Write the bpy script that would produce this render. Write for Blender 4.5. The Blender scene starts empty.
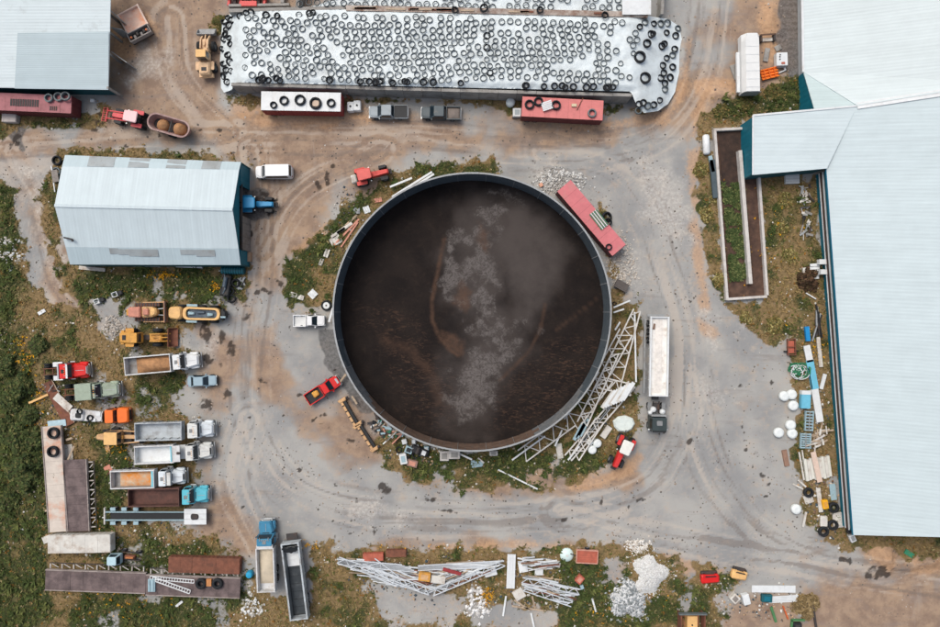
import bpy, math, random
import numpy as np
from mathutils import Vector, Matrix
random.seed(7); RNG = np.random.default_rng(11)
sc = bpy.context.scene
COL = sc.collection

# ------------------------------------------------------------------ camera, sky, sun, exposure
S, H = 0.145, 95.0                      # metres per photo pixel on the ground, drone height
cam = bpy.data.cameras.new('camera'); camo = bpy.data.objects.new('camera', cam); COL.objects.link(camo)
camo.location = (0, 0, H); camo.rotation_euler = (0, 0, 0)
cam.sensor_width = 36.0; cam.lens = 18.0 * H / (470 * S); cam.clip_end = 8000; cam.clip_start = 0.5
sc.camera = camo
SUN_EL, SUN_AZ = math.radians(58), math.radians(-38)     # azimuth from north (+y), negative = west
world = bpy.data.worlds.new('World'); sc.world = world; world.use_nodes = True
wn = world.node_tree
sky = wn.nodes.new('ShaderNodeTexSky'); sky.sky_type = 'NISHITA'; sky.sun_disc = False
sky.sun_elevation = SUN_EL; sky.sun_rotation = SUN_AZ
sky.air_density = 1.0; sky.dust_density = 6.0; sky.ozone_density = 1.0
hsv = wn.nodes.new('ShaderNodeHueSaturation'); hsv.inputs['Saturation'].default_value = 0.75      # thin even overcast
wn.links.new(sky.outputs[0], hsv.inputs['Color']); wn.links.new(hsv.outputs[0], wn.nodes['Background'].inputs[0]); wn.nodes['Background'].inputs[1].default_value = 0.15
sl = bpy.data.lights.new('sun', 'SUN'); sl.energy = 1.1; sl.angle = math.radians(32); sl.color = (1.0, 0.97, 0.93)
so = bpy.data.objects.new('sun', sl); COL.objects.link(so)
d = Vector((math.sin(SUN_AZ) * math.cos(SUN_EL), math.cos(SUN_AZ) * math.cos(SUN_EL), math.sin(SUN_EL)))
so.rotation_euler = d.to_track_quat('Z', 'Y').to_euler(); so.location = d * 300
vs = sc.view_settings; vs.view_transform = 'Standard'; vs.look = 'None'; vs.gamma = 1.0; vs.use_curve_mapping = False
vs.exposure = 0.02
sc.render.engine = 'CYCLES'

# ------------------------------------------------------------------ helpers
def P(px, py, z=0.0):
    """world point at height z that the photo shows at pixel (px, py)"""
    k = S * (H - z) / H
    return Vector(((px - 470) * k, (313.5 - py) * k, z))
def lin(c):
    return tuple((v / 255 / 12.92) if v / 255 <= 0.04045 else ((v / 255 + 0.055) / 1.055) ** 2.4 for v in c)

MATS = {}
def mat(name, c, rough=0.6, var=0.18, scale=1.2, metal=0.0, dirt=None, damt=0.35, dscale=0.7, rib=None, bump=0.0, spec=0.4):
    """procedural paint/metal/wood: base colour broken up by two noises, optional second colour in patches, optional ribs"""
    if name in MATS: return MATS[name]
    m = bpy.data.materials.new(name); m.use_nodes = True; MATS[name] = m
    nt = m.node_tree; N = nt.nodes; L = nt.links; b = N['Principled BSDF']
    geo = N.new('ShaderNodeNewGeometry')
    n1 = N.new('ShaderNodeTexNoise'); n1.inputs['Scale'].default_value = scale; n1.inputs['Detail'].default_value = 6; n1.inputs['Roughness'].default_value = 0.65
    L.new(geo.outputs['Position'], n1.inputs['Vector'])
    r1 = N.new('ShaderNodeMapRange'); r1.inputs[1].default_value = 0.3; r1.inputs[2].default_value = 0.7
    r1.inputs[3].default_value = 1 - var; r1.inputs[4].default_value = 1 + var * 0.6
    L.new(n1.outputs['Fac'], r1.inputs[0])
    base = N.new('ShaderNodeMix'); base.data_type = 'RGBA'; base.blend_type = 'MULTIPLY'; base.inputs[0].default_value = 1
    lc = lin(c); base.inputs[6].default_value = (*lc, 1); L.new(r1.outputs[0], base.inputs[7])
    out = base.outputs[2]
    if dirt is not None:
        n2 = N.new('ShaderNodeTexNoise'); n2.inputs['Scale'].default_value = dscale; n2.inputs['Detail'].default_value = 8; n2.inputs['Roughness'].default_value = 0.7
        L.new(geo.outputs['Position'], n2.inputs['Vector'])
        r2 = N.new('ShaderNodeMapRange'); r2.inputs[1].default_value = 0.62 - damt * 0.4; r2.inputs[2].default_value = 0.74 - damt * 0.2
        r2.inputs[4].default_value = min(1, 0.4 + damt)
        L.new(n2.outputs['Fac'], r2.inputs[0])
        mx = N.new('ShaderNodeMix'); mx.data_type = 'RGBA'; L.new(r2.outputs[0], mx.inputs[0]); L.new(out, mx.inputs[6]); mx.inputs[7].default_value = (*lin(dirt), 1)
        out = mx.outputs[2]
    L.new(out, b.inputs['Base Color'])
    b.inputs['Roughness'].default_value = rough; b.inputs['Metallic'].default_value = metal
    b.inputs['Specular IOR Level'].default_value = spec
    if rib:                                   # faint dirt streaks running along the ribs, then the ribs themselves
        ax_, per_, dep_ = rib; mp = N.new('ShaderNodeMapping'); mp.inputs['Scale'].default_value = (2.6 if ax_[0] > .5 else .07, 2.6 if ax_[1] > .5 else .07, .07); L.new(geo.outputs['Position'], mp.inputs[0])
        n3 = N.new('ShaderNodeTexNoise'); n3.inputs['Scale'].default_value = 1.0; n3.inputs['Detail'].default_value = 7; n3.inputs['Roughness'].default_value = .7; L.new(mp.outputs[0], n3.inputs['Vector'])
        r3 = N.new('ShaderNodeMapRange'); r3.inputs[1].default_value = .35; r3.inputs[2].default_value = .7; r3.inputs[3].default_value = 1.03; r3.inputs[4].default_value = .91; L.new(n3.outputs['Fac'], r3.inputs[0])
        m3 = N.new('ShaderNodeMix'); m3.data_type = 'RGBA'; m3.blend_type = 'MULTIPLY'; m3.inputs[0].default_value = 1; L.new(out, m3.inputs[6]); L.new(r3.outputs[0], m3.inputs[7]); L.new(m3.outputs[2], b.inputs['Base Color'])
    if rib:                                   # (axis vector, period m, depth)
        ax, per, dep = rib
        dt = N.new('ShaderNodeVectorMath'); dt.operation = 'DOT_PRODUCT'; L.new(geo.outputs['Position'], dt.inputs[0]); dt.inputs[1].default_value = ax
        mu = N.new('ShaderNodeMath'); mu.operation = 'MULTIPLY'; mu.inputs[1].default_value = 2 * math.pi / per; L.new(dt.outputs['Value'], mu.inputs[0])
        sn = N.new('ShaderNodeMath'); sn.operation = 'SINE'; L.new(mu.outputs[0], sn.inputs[0])
        bp = N.new('ShaderNodeBump'); bp.inputs['Distance'].default_value = dep; bp.inputs['Strength'].default_value = 0.2; L.new(sn.outputs[0], bp.inputs['Height']); L.new(bp.outputs[0], b.inputs['Normal'])
    elif bump:
        bp = N.new('ShaderNodeBump'); bp.inputs['Distance'].default_value = bump; bp.inputs['Strength'].default_value = 0.7; L.new(n1.outputs['Fac'], bp.inputs['Height']); L.new(bp.outputs[0], b.inputs['Normal'])
    return m

class MB:
    """collects shapes, then links them as ONE mesh object"""
    def __init__(s): s.v = []; s.f = []
    def add(s, vs_, fs):
        o = len(s.v); s.v += [tuple(p) for p in vs_]; s.f += [tuple(i + o for i in f) for f in fs]; return s
    def box(s, x0, x1, y0, y1, z0, z1):
        return s.add([(x0,y0,z0),(x1,y0,z0),(x1,y1,z0),(x0,y1,z0),(x0,y0,z1),(x1,y0,z1),(x1,y1,z1),(x0,y1,z1)],
                     [(3,2,1,0),(4,5,6,7),(0,1,5,4),(1,2,6,5),(2,3,7,6),(3,0,4,7)])
    def rings(s, rs, cap=True, close=True):
        n = len(rs[0]); o = len(s.v)
        for r in rs: s.v += [tuple(p) for p in r]
        for k in range(len(rs) - 1):
            for i in range(n if close else n - 1):
                a, b = o + k*n + i, o + k*n + (i+1) % n
                s.f.append((a, b, b + n, a + n))
        if cap:
            s.f.append(tuple(o + i for i in reversed(range(n)))); s.f.append(tuple(o + (len(rs)-1)*n + i for i in range(n)))
        return s
    def prism(s, out, z0, z1, ch=0.0):
        """outline (ccw) extruded; ch: chamfer at the top edge"""
        cx = sum(p[0] for p in out)/len(out); cy = sum(p[1] for p in out)/len(out)
        ex = max(abs(p[0]-cx) for p in out); ey = max(abs(p[1]-cy) for p in out)
        rs = [[(x, y, z0) for x, y in out]]
        if ch:
            rs.append([(x, y, z1 - ch) for x, y in out])
            kx, ky = max(0.2, 1 - ch/ex), max(0.2, 1 - ch/ey)
            rs.append([(cx+(x-cx)*kx, cy+(y-cy)*ky, z1) for x, y in out])
        else: rs.append([(x, y, z1) for x, y in out])
        return s.rings(rs)
    def cyl(s, c, axis, r, h, n=12, r2=None):
        """cylinder centred on c along axis 'x','y','z'"""
        r2 = r if r2 is None else r2; rs = []
        for t, q in ((-h/2, r), (h/2, r2)):
            ring = []
            for i in range(n):
                a = 2*math.pi*i/n; u, w = q*math.cos(a), q*math.sin(a)
                ring.append({'x': (c[0]+t, c[1]+u, c[2]+w), 'y': (c[0]+w, c[1]+t, c[2]+u), 'z': (c[0]+u, c[1]+w, c[2]+t)}[axis])
            rs.append(ring)
        return s.rings(rs)
    def bar(s, p, q, w, h=None):
        h = w if h is None else h; p, q = Vector(p), Vector(q); dd = q - p
        if dd.length < 1e-6: return s
        dd.normalize(); up = Vector((0,0,1)) if abs(dd.z) < 0.95 else Vector((1,0,0))
        a = dd.cross(up).normalized() * (w/2); b = a.cross(dd).normalized() * (h/2)
        return s.rings([[t-a-b, t+a-b, t+a+b, t-a+b] for t in (p, q)])
    def lathe(s, prof, n=20, axis='z', c=(0,0,0), closed=False):
        rs = []
        for (r, z) in prof + ([prof[0]] if closed else []):
            ring = []
            for i in range(n):
                a = 2*math.pi*i/n; u, w = r*math.cos(a), r*math.sin(a)
                ring.append((c[0]+u, c[1]+w, c[2]+z) if axis == 'z' else (c[0]+w, c[1]+z, c[2]+u))
            rs.append(ring)
        return s.rings(rs, cap=False)
    def plate(s, pts, t):
        """a quad or polygon in space thickened along its normal"""
        q = [Vector(p) for p in pts]; n = (q[1]-q[0]).cross(q[2]-q[0]).normalized() * t
        return s.rings([q, [p + n for p in q]])
    def mesh(s, name, m, smooth=False):
        me = bpy.data.meshes.new(name); me.from_pydata(s.v, [], s.f)
        for x in (m if isinstance(m, (list, tuple)) else [m]): me.materials.append(x)
        if smooth: me.polygons.foreach_set('use_smooth', [True]*len(me.polygons))
        me.update(); return me
    def build(s, name, m, parent=None, smooth=False, label=None, loc=None):
        return link(name, s.mesh(name, m, smooth), parent, label, loc)

def link(name, me, parent=None, label=None, loc=None):
    o = bpy.data.objects.new(name, me); COL.objects.link(o)
    if parent: o.parent = parent
    if label: o['label'] = label
    if loc is not None: o.location = loc
    return o
def tag(o, label=None, cat=None, group=None, kind=None):
    if label: o['label'] = label
    if cat: o['category'] = cat
    if group: o['group'] = group
    if kind: o['kind'] = kind
    return o
def thing(name, label, cat, loc=(0,0,0), ang=0.0, group=None):
    o = bpy.data.objects.new(name, None); COL.objects.link(o); o.empty_display_size = 0.2
    o.location = (loc[0], loc[1], loc[2] if len(loc) > 2 else 0); o.rotation_euler = (0, 0, math.radians(ang))
    return tag(o, label, cat, group)
def at(px, py, z=0.0, base=0.0):
    p = P(px, py, z); return (p.x, p.y, base)
def rr(x0, x1, w0, w1, r=0.2, n=3):
    """rounded outline from x0 (width w0) to x1 (width w1), ccw"""
    pts = []
    for (cx, cy, a0) in ((x1-r, w1/2-r, 0), (x0+r, w0/2-r, 90), (x0+r, -w0/2+r, 180), (x1-r, -w1/2+r, 270)):
        for k in range(n+1):
            a = math.radians(a0 + 90*k/n); pts.append((cx + r*math.cos(a), cy + r*math.sin(a)))
    return pts
UNIT = {}
def bar_part(name, parent, p, q, w, h, m, label=None):
    """a bar as an object of its own that shares one unit-box mesh per material"""
    key = m.name
    if key not in UNIT: UNIT[key] = MB().box(-.5,.5,-.5,.5,-.5,.5).mesh('bar', m)
    o = link(name, UNIT[key], parent, label); p, q = Vector(p), Vector(q); dd = q - p
    o.location = (p + q)/2; o.rotation_mode = 'QUATERNION'; o.rotation_quaternion = dd.to_track_quat('X', 'Z'); o.scale = (dd.length, w, h)
    return o

# ------------------------------------------------------------------ numpy noise and masks (material layout of the ground)
def vnoise(x, y, seed=0):
    xi, yi = np.floor(x).astype(np.int64), np.floor(y).astype(np.int64); fx, fy = x - xi, y - yi
    fx, fy = fx*fx*(3-2*fx), fy*fy*(3-2*fy)
    def h(a, b):
        n = (a*374761393 + b*668265263 + seed*1442695041) & 0xffffffff
        n = ((n ^ (n >> 13)) * 1274126177) & 0xffffffff
        return ((n ^ (n >> 16)) & 0xffff) / 65535.0
    return (h(xi,yi)*(1-fx)+h(xi+1,yi)*fx)*(1-fy) + (h(xi,yi+1)*(1-fx)+h(xi+1,yi+1)*fx)*fy
def fbm(x, y, seed=0, o=4):
    t = 0; a = 0.5; s_ = 0
    for k in range(o): t = t + a*vnoise(x*2**k, y*2**k, seed+k*17); s_ += a; a *= 0.5
    return t / s_
def poly_sd(px, py, poly):
    """signed distance in pixels (positive inside)"""
    p = np.array(poly, float); ins = np.zeros(px.shape, bool); dm = np.full(px.shape, 1e9)
    for i in range(len(p)):
        (x1, y1), (x2, y2) = p[i], p[(i+1) % len(p)]
        c = ((y1 > py) != (y2 > py)) & (px < (x2-x1)*(py-y1)/((y2-y1) if y2 != y1 else 1e-9) + x1); ins ^= c
        l2 = (x2-x1)**2 + (y2-y1)**2 + 1e-9; t = np.clip(((px-x1)*(x2-x1)+(py-y1)*(y2-y1))/l2, 0, 1)
        dm = np.minimum(dm, np.hypot(px-(x1+t*(x2-x1)), py-(y1+t*(y2-y1))))
    return np.where(ins, dm, -dm)
def sstep(a, b, x):
    t = np.clip((x-a)/(b-a), 0, 1); return t*t*(3-2*t)
# ------------------------------------------------------------------ ground: one sheet to the horizon, surfaces laid out by polygon
GRASS = [
 [(756,174),(785,172),(790,310),(764,306)],
 [(-60,160),(0,178),(14,190),(22,235),(30,285),(48,300),(80,306),(108,316),(128,296),(168,300),(226,268),(248,268),(246,298),(224,304),(222,322),(182,324),(176,332),(186,342),(205,350),(186,372),(182,398),(172,414),(200,420),(196,470),(198,482),(190,505),(150,522),(208,532),(248,555),(256,592),(310,600),(308,545),(330,542),(338,556),(352,600),(352,627),(345,720),(-80,720)],
 [(58,262),(248,266),(246,300),(225,300),(170,300),(120,300),(84,306),(62,285)],
 [(48,165),(62,150),(160,152),(246,158),(250,166),(200,170),(66,175),(56,240),(62,290),(50,255),(40,200)],
 [(286,307),(284,272),(296,252),(312,240),(330,224),(348,203),(380,180),(420,164),(462,158),(500,161),(500,176),(440,182),(390,205),(355,240),(340,280),(334,312),(318,316)],
 [(372,446),(384,466),(402,478),(440,486),(480,490),(540,490),(568,484),(594,472),(612,462),(636,434),(642,300),(634,290),(612,240),(598,200),(600,240),(612,290),(606,340),(580,395),(530,440),(470,452),(410,440),(385,428)],
 [(332,546),(350,552),(372,546),(430,549),(490,547),(520,553),(562,546),(600,541),(636,546),(660,552),(692,560),(722,572),(742,584),(728,600),(732,640),(735,720),(330,720),(336,600)],
 [(697,124),(706,110),(728,100),(752,92),(790,76),(806,72),(806,116),(745,120),(738,132),(714,130),(702,146),(696,140)],
 [(694,160),(702,150),(716,148),(720,225),(728,300),(772,302),(770,178),(816,178),(824,262),(838,352),(820,352),(800,340),(788,345),(782,352),(772,346),(757,332),(728,316),(706,262),(696,210)],
 [(798,478),(822,470),(850,530),(960,536),(960,556),(905,560),(880,545),(850,552),(826,541),(808,524)],
 [(228,96),(300,98),(420,100),(520,100),(640,106),(640,112),(600,114),(510,112),(470,104),(420,103),(360,103),(270,112),(232,104)],
 [(-60,112),(88,114),(106,104),(112,110),(100,132),(60,128),(20,128),(0,140),(-60,150)],
 [(210,18),(222,14),(222,30),(214,34),(208,26)],
 [(800,320),(836,320),(850,480),(800,480),(792,450),(800,400),(786,370),(788,345)],
]
HOLES = [  # bare ground inside the grass
 [(364,584),(380,575),(408,578),(440,590),(462,600),(452,627),(395,627),(372,606)],
 [(468,592),(500,600),(530,606),(560,612),(560,627),(520,640),(470,627)],
 [(104,318),(118,308),(132,318),(126,330),(110,338),(102,330)],
 [(606,560),(618,556),(622,575),(612,590),(604,580)], [(682,566),(690,562),(694,585),(684,605),(678,600)],
 [(176,345),(215,335),(215,352),(190,352)],
 [(722,590),(750,586),(800,592),(812,627),(720,640)],
 [(300,312),(330,308),(332,330),(310,340)],
 [(770,350),(786,342),(790,372),(776,392),(764,372)], [(610,236),(640,280),(640,300),(626,300),(606,262)],
 [(432,470),(444,468),(450,482),(430,486)], [(534,466),(556,462),(562,480),(548,490),(532,482)],
]
GREEN = [   # where the grass is darker and greener
 [(-80,170),(10,190),(20,260),(14,330),(30,350),(38,420),(48,470),(40,560),(60,627),(-80,720)],
 [(58,272),(246,270),(246,302),(90,300)], [(286,306),(284,270),(300,252),(330,224),(352,200),(384,182),(370,205),(346,228),(320,262),(306,290),(300,306)],
 [(420,166),(500,160),(500,176),(430,184)], [(410,450),(560,452),(600,440),(596,470),(540,486),(440,482),(404,470)],
 [(560,558),(604,552),(606,600),(620,560),(640,600),(690,590),(720,585),(700,627),(560,640)], [(120,540),(240,545),(250,600),(200,640),(60,640)],
 [(96,420),(110,440),(150,440),(120,520),(100,540),(90,500)], [(150,385),(180,380),(170,414),(120,404)], [(700,105),(760,92),(800,80),(800,112),(740,118)],
]
DIRT = [    # brown earth instead of grey gravel
 [(106,-40),(330,-40),(300,20),(222,20),(222,92),(235,104),(450,106),(470,125),(640,116),(672,100),(690,40),(720,-30),(800,-30),(806,70),(760,96),(700,112),(690,150),(672,140),(610,150),(540,152),(420,160),(340,200),(300,250),(280,300),(270,320),(225,330),(246,268),(250,150),(60,152),(-60,160),(-60,140),(20,130),(100,128)],
 [(255,320),(280,310),(300,360),(300,430),(262,400),(240,360)],
 [(280,395),(360,390),(386,460),(340,470),(290,440)], [(840,555),(860,535),(960,535),(960,600),(900,590)], [(806,555),(900,575),(960,590),(960,720),(800,720)],
 [(214,440),(232,440),(234,520),(250,545),(210,530)], [(400,478),(600,478),(640,470),(640,490),(560,500),(420,496)], [(330,535),(600,535),(660,545),(700,556),(560,550),(330,548)],
 [(725,590),(800,600),(808,660),(720,660)], [(210,330),(245,340),(240,400),(214,430)],
]
ORANGE = [  # warm orange-tan spill and sand
 [(226,98),(262,108),(340,116),(362,104),(372,118),(330,128),(262,126),(232,112)], [(505,112),(560,118),(606,120),(640,112),(672,108),(684,60),(690,40),(692,90),(664,124),(600,128),(510,122)],
 [(108,26),(120,30),(140,44),(128,58),(112,58)], [(138,10),(152,14),(158,26),(150,44),(140,38)], [(694,80),(730,78),(742,92),(712,106),(700,124),(690,140)], [(760,0),(776,0),(780,60),(764,64)],
 [(300,238),(325,228),(322,246),(300,256),(292,250)], [(866,540),(880,536),(896,558),(890,572),(868,560)], [(906,566),(950,552),(950,575),(910,575)],
 [(430,545),(500,540),(560,541),(556,550),(430,551)], [(688,150),(697,146),(700,255),(712,310),(706,312),(692,250)], [(700,320),(712,326),(720,336),(712,340),(704,334)],
 [(616,470),(638,452),(640,468),(590,490),(570,488)], [(120,48),(138,46),(140,56),(124,60)], [(660,552),(720,572),(716,578),(660,560)],
]
PALE = [
 [(122,55),(150,46),(185,50),(170,72),(150,90),(122,86)], [(20,160),(40,165),(60,250),(78,290),(62,300),(40,240)], [(532,172),(552,168),(586,196),(600,190),(604,205),(576,200),(548,190)],
 [(606,232),(622,236),(640,262),(646,292),(622,290),(610,260)], [(622,540),(640,536),(652,548),(634,556)], [(520,545),(560,541),(556,552),(530,553)], [(455,160),(470,158),(472,170),(458,172)],
 [(640,160),(690,170),(694,240),(660,240),(640,200)], [(700,380),(720,376),(730,400),(712,415),(698,400)], [(340,500),(420,505),(420,520),(350,515)], [(690,455),(712,450),(712,462),(694,466)], [(700,300),(716,318),(712,350),(700,340)],
 [(0,395),(20,392),(24,408),(4,410)], [(0,236),(14,232),(22,250),(4,262)], [(180,350),(215,336),(212,362),(190,366)], [(740,300),(752,304),(748,340),(740,332)], [(106,325),(116,318),(118,332),(108,338)],
]
DIRT += [[(-40,560),(8,560),(22,590),(34,640),(-40,680)], [(14,150),(34,158),(58,240),(84,308),(60,300),(36,230)]]
ORANGE += [[(-40,575),(4,572),(18,600),(24,650),(-40,660)], [(226,100),(340,112),(300,122),(240,118)]]
DARKG = [ # dark gravel by barn, shed, pit; patch round the blue tractor is its painted shadow
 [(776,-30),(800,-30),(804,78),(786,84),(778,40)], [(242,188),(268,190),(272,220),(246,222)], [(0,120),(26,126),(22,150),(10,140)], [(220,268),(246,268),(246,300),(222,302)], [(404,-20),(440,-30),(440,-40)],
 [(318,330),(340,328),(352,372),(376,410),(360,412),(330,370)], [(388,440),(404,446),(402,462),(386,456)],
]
GREY = [[(545,158),(690,150),(695,260),(720,330),(700,400),(690,470),(720,520),(800,540),(830,600),(700,560),(560,535),(330,532),(240,520),(230,440),(300,440),(420,500),(560,500),(640,480),(640,300),(600,210)], [(676,0),(740,-20),(738,60),(700,80)], [(290,316),(330,316),(352,380),(300,420)]]
STAINS_SHADE = [(318,184,3.2,8,-14),(327,178,2.8,10,-8),(333,166,2.5,4,0),(266,290,9,2.8,28),(280,284,7,3,35),(258,293,4,3,0),(383,488,8,5.5,20),(222,338,5,9,-10),(207,358,6,6,0),(220,364,4,4,0),(206,405,10,6,10),(172,500,4,3,0),
 (318,402,2.5,2,0),(325,415,3,2,0),(320,424,2.4,2,0),(328,428,3,2.6,0),(313,421,2,2,0),(352,442,6,2.6,25),(300,430,1.6,1.6,0),(310,444,1.6,1.4,0),(757,456,3,5,0),(762,475,3.5,3,30),(768,484,4,3,0),(766,497,2,2,0),(740,386,2.6,2.2,0),(742,427,1.6,2,0),(772,382,1.5,4,15),
 (602,503,2.2,4,0),(628,506,1.6,2.4,0),(375,532,2.6,3.4,0),(404,540,2.6,2.6,0),(335,536,2,3,0),(350,534,2,2,0),(318,524,1.6,2,0),(872,576,7,5,0),(884,574,6,4,0),(127,147,5,2,0),(220,206,2,2,0),(262,200,10,8,0),(237,290,8,8,0),(206,330,6,10,0),  # broad spot beside the blue tractor is its cast shadow, painted
 (246,305,3,2,0),(252,300,2.5,2,10),(232,345,5,3,40),(618,178,1,1,0),(625,180,1,1,0),(632,179,1,1,0),(746,450,2,2,0),(752,466,2,2,0),(98,122,5,12,25),(16,138,5,12,20)]
STAINS_SHADE += [(232,352,7,5,10),(246,318,6,4,0),(228,395,6,5,0),(262,380,5,3,20),(300,395,3,2,0),(265,205,12,9,0),(250,232,6,8,0),(300,470,4,2.5,0),(430,500,5,3,0),(450,512,8,2.5,5),(560,520,9,2,-4),(640,500,5,2.5,0),(690,440,3,6,10),(880,570,10,6,0),(845,560,9,3,10)]  # includes more of the tractor's painted shadow by the shed doorway
STAINS_SHADE += [(random.uniform(230,460), random.uniform(170,545), random.uniform(.8,2.0), random.uniform(.8,2.2), random.uniform(0,90)) for _ in range(70)]
STAINS_SHADE += [(random.uniform(110,320), random.uniform(100,160), random.uniform(1,3.0), random.uniform(.8,2.0), random.uniform(-20,20)) for _ in range(24)]
STAINS_SHADE += [(random.uniform(40,330)*1.0, random.uniform(400,530), random.uniform(.5,1.4), random.uniform(.5,1.4), 0) for _ in range(40)]
STAINS_SHADE += [(random.uniform(560,790), random.uniform(160,540), random.uniform(.5,1.3), random.uniform(.5,1.3), 0) for _ in range(60)]
MOUNDS = [(884,553,9,16,1.1,-30),(905,566,14,5,.7,0),(926,560,14,6,1.0,10),(305,243,12,8,.5,30),(720,95,18,8,.7,10),(270,113,22,4,.4,0),(560,118,30,4,.45,0),(684,70,5,30,.5,0),(770,20,7,18,.5,0),(150,26,7,9,.5,0),(545,475,12,6,.4,0),(648,573,18,18,.3,0)]
R_TANK = 139.0 * S * (H - 5.4) / H
TCX, TCY = 472.0, 312.0
tcw = P(TCX, TCY, 5.4)

ax = np.concatenate([[-4000,-1500,-600,-250,-130], np.arange(-88, 88.01, 0.3), [130,250,600,1500,4000]])
ay = np.concatenate([[-4000,-1500,-600,-250,-100], np.arange(-64, 64.01, 0.3), [100,250,600,1500,4000]])
GX, GY = np.meshgrid(ax, ay)
PX, PY = GX/S + 470, 313.5 - GY/S
def layer(polys, soft, amp, sc_=0.06, seed=0):
    n = (fbm(PX*sc_, PY*sc_, seed, 5) - 0.5) * amp
    v = np.zeros(PX.shape)
    for p in polys: v = np.maximum(v, sstep(-soft, soft, poly_sd(PX, PY, p) + n))
    return v
grass = layer(GRASS, 5, 22, .12, 1) * (1 - .85*layer(HOLES, 8, 34, .11, 2))
patch = fbm(PX*.045, PY*.045, 5, 5)
worn = sstep(.54, .66, patch) * sstep(60, 110, PX + 0*PY) * (PX < 250)          # worn bare patches in the truck yard
grass = grass * (1 - .6*worn)
green = np.clip(layer(GREEN, 9, 26, .05, 3) * .8 + .2 + (fbm(PX*.07, PY*.07, 9, 5) - .47) * 2.0, 0, 1)
dirt = np.clip(layer(DIRT, 24, 60, .03, 4) - .6*layer(GREY, 24, 60, .03, 14) + (fbm(PX*.035, PY*.035, 44, 6) - .5)*1.1, 0, 1)
TRK = [[(-40,152),(110,141),(250,136),(420,142),(560,152),(655,134),(700,70),(716,-20)],[(252,150),(264,260),(252,330),(250,420),(300,492),(420,516),(560,512),(655,480),(688,380),(668,260),(620,172),(545,150)],[(688,380),(716,480),(800,555),(990,590)],[(560,512),(700,545),(960,582)],[(10,152),(40,205),(58,280),(84,312)],[(170,20),(180,80),(230,132)],[(262,250),(300,190),(380,150)],[(250,420),(236,480),(262,545)]]
def pdist(pts):
    dm = np.full(PX.shape, 1e9)
    for (x1, y1), (x2, y2) in zip(pts[:-1], pts[1:]):
        l2 = (x2-x1)**2 + (y2-y1)**2; t = np.clip(((PX-x1)*(x2-x1)+(PY-y1)*(y2-y1))/l2, 0, 1); dm = np.minimum(dm, np.hypot(PX-(x1+t*(x2-x1)), PY-(y1+t*(y2-y1))))
    return dm
track = np.full(PX.shape, .47)
def smooth_line(p, n=8):
    p = np.array(p, float); q = np.vstack([2*p[0]-p[1], p, 2*p[-1]-p[-2]]); out = []
    for i in range(1, len(q)-2):
        for t in np.linspace(0, 1, n, endpoint=False):
            out.append(.5*(2*q[i] + (q[i+1]-q[i-1])*t + (2*q[i-1]-5*q[i]+4*q[i+1]-q[i+2])*t*t + (3*q[i]-q[i-1]-3*q[i+1]+q[i+2])*t**3))
    return [tuple(v) for v in out] + [tuple(p[-1])]
for k_, pl_ in enumerate(TRK):          # wheel streaks: noise stretched along each lane
    pl_ = smooth_line(pl_, 6); dm = np.full(PX.shape, 1e9); sg = np.zeros(PX.shape); al = np.zeros(PX.shape); run = 0
    for (x1, y1), (x2, y2) in zip(pl_[:-1], pl_[1:]):
        l_ = math.hypot(x2-x1, y2-y1); t = np.clip(((PX-x1)*(x2-x1)+(PY-y1)*(y2-y1))/l_**2, 0, 1); q_ = np.hypot(PX-(x1+t*(x2-x1)), PY-(y1+t*(y2-y1)))
        cr = (x2-x1)*(PY-y1) - (y2-y1)*(PX-x1); near_ = q_ < dm; dm = np.where(near_, q_, dm); sg = np.where(near_, np.sign(cr)*q_, sg); al = np.where(near_, run + t*l_, al); run += l_
    wob_ = 8*(fbm(PX*.012, PY*.012, 60+k_, 3) - .5)
    w_ = np.exp(-(dm/24)**4); track = np.where(dm < 40, track + w_*(-.47 + fbm((sg+wob_)*.27+50, al*.012+k_*7, 80+k_, 5)), track); track = np.clip(track, 0, 1)
orange = layer(ORANGE, 8, 18, .07, 6)
pale = layer(PALE, 16, 40, .07, 7)
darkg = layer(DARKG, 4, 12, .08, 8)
rim = .8*np.exp(-((grass - .28)/.22)**2) * (PX > 240) * sstep(.4, .6, fbm(PX*.02+3, PY*.02, 12, 3) + .12)     # sandy shoulder where gravel meets weeds
orange = np.clip(orange + .6*rim, 0, 1)
stain_shade = np.zeros(PX.shape)
sn = fbm(PX*.3, PY*.3, 21, 3) - .5
for (cx, cy, a, b, an) in STAINS_SHADE:
    t = math.radians(an); dx, dy = PX - cx, PY - cy
    u, w = dx*math.cos(t) + dy*math.sin(t), -dx*math.sin(t) + dy*math.cos(t)
    stain_shade = np.maximum(stain_shade, sstep(.75, -.2, np.hypot(u/a, w/b)*.5 + sn*1.2 - .05))
far = (np.abs(GX) > 90) | (np.abs(GY) > 66); grass[far] = 1; green[far] = .5
GZ = .03*(fbm(GX*.8, GY*.8, 31, 3) - .5) + .10*grass*(fbm(GX*.5, GY*.5, 33, 4) - .5)
for (cx, cy, a, b, hh, an) in MOUNDS:
    t = math.radians(an); dx, dy = PX - cx, PY - cy
    u, w = dx*math.cos(t) + dy*math.sin(t), -dx*math.sin(t) + dy*math.cos(t)
    GZ += hh * np.exp(-(u/a)**2 - (w/b)**2) * (.6 + .8*fbm(GX*.9, GY*.9, 35, 4))
GZ[far] = 0
GZ -= .02
def field(arr):
    """bilinear lookup of a ground layer at a photo pixel"""
    def f(px, py):
        x = np.clip((np.asarray(px) - 470)*S, -87.9, 87.6); y = np.clip((313.5 - np.asarray(py))*S, -63.9, 63.6)
        i = ((x + 88)/.3).astype(int) + 5; j = ((y + 64)/.3).astype(int) + 5
        return arr[j, i]
    return f
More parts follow.
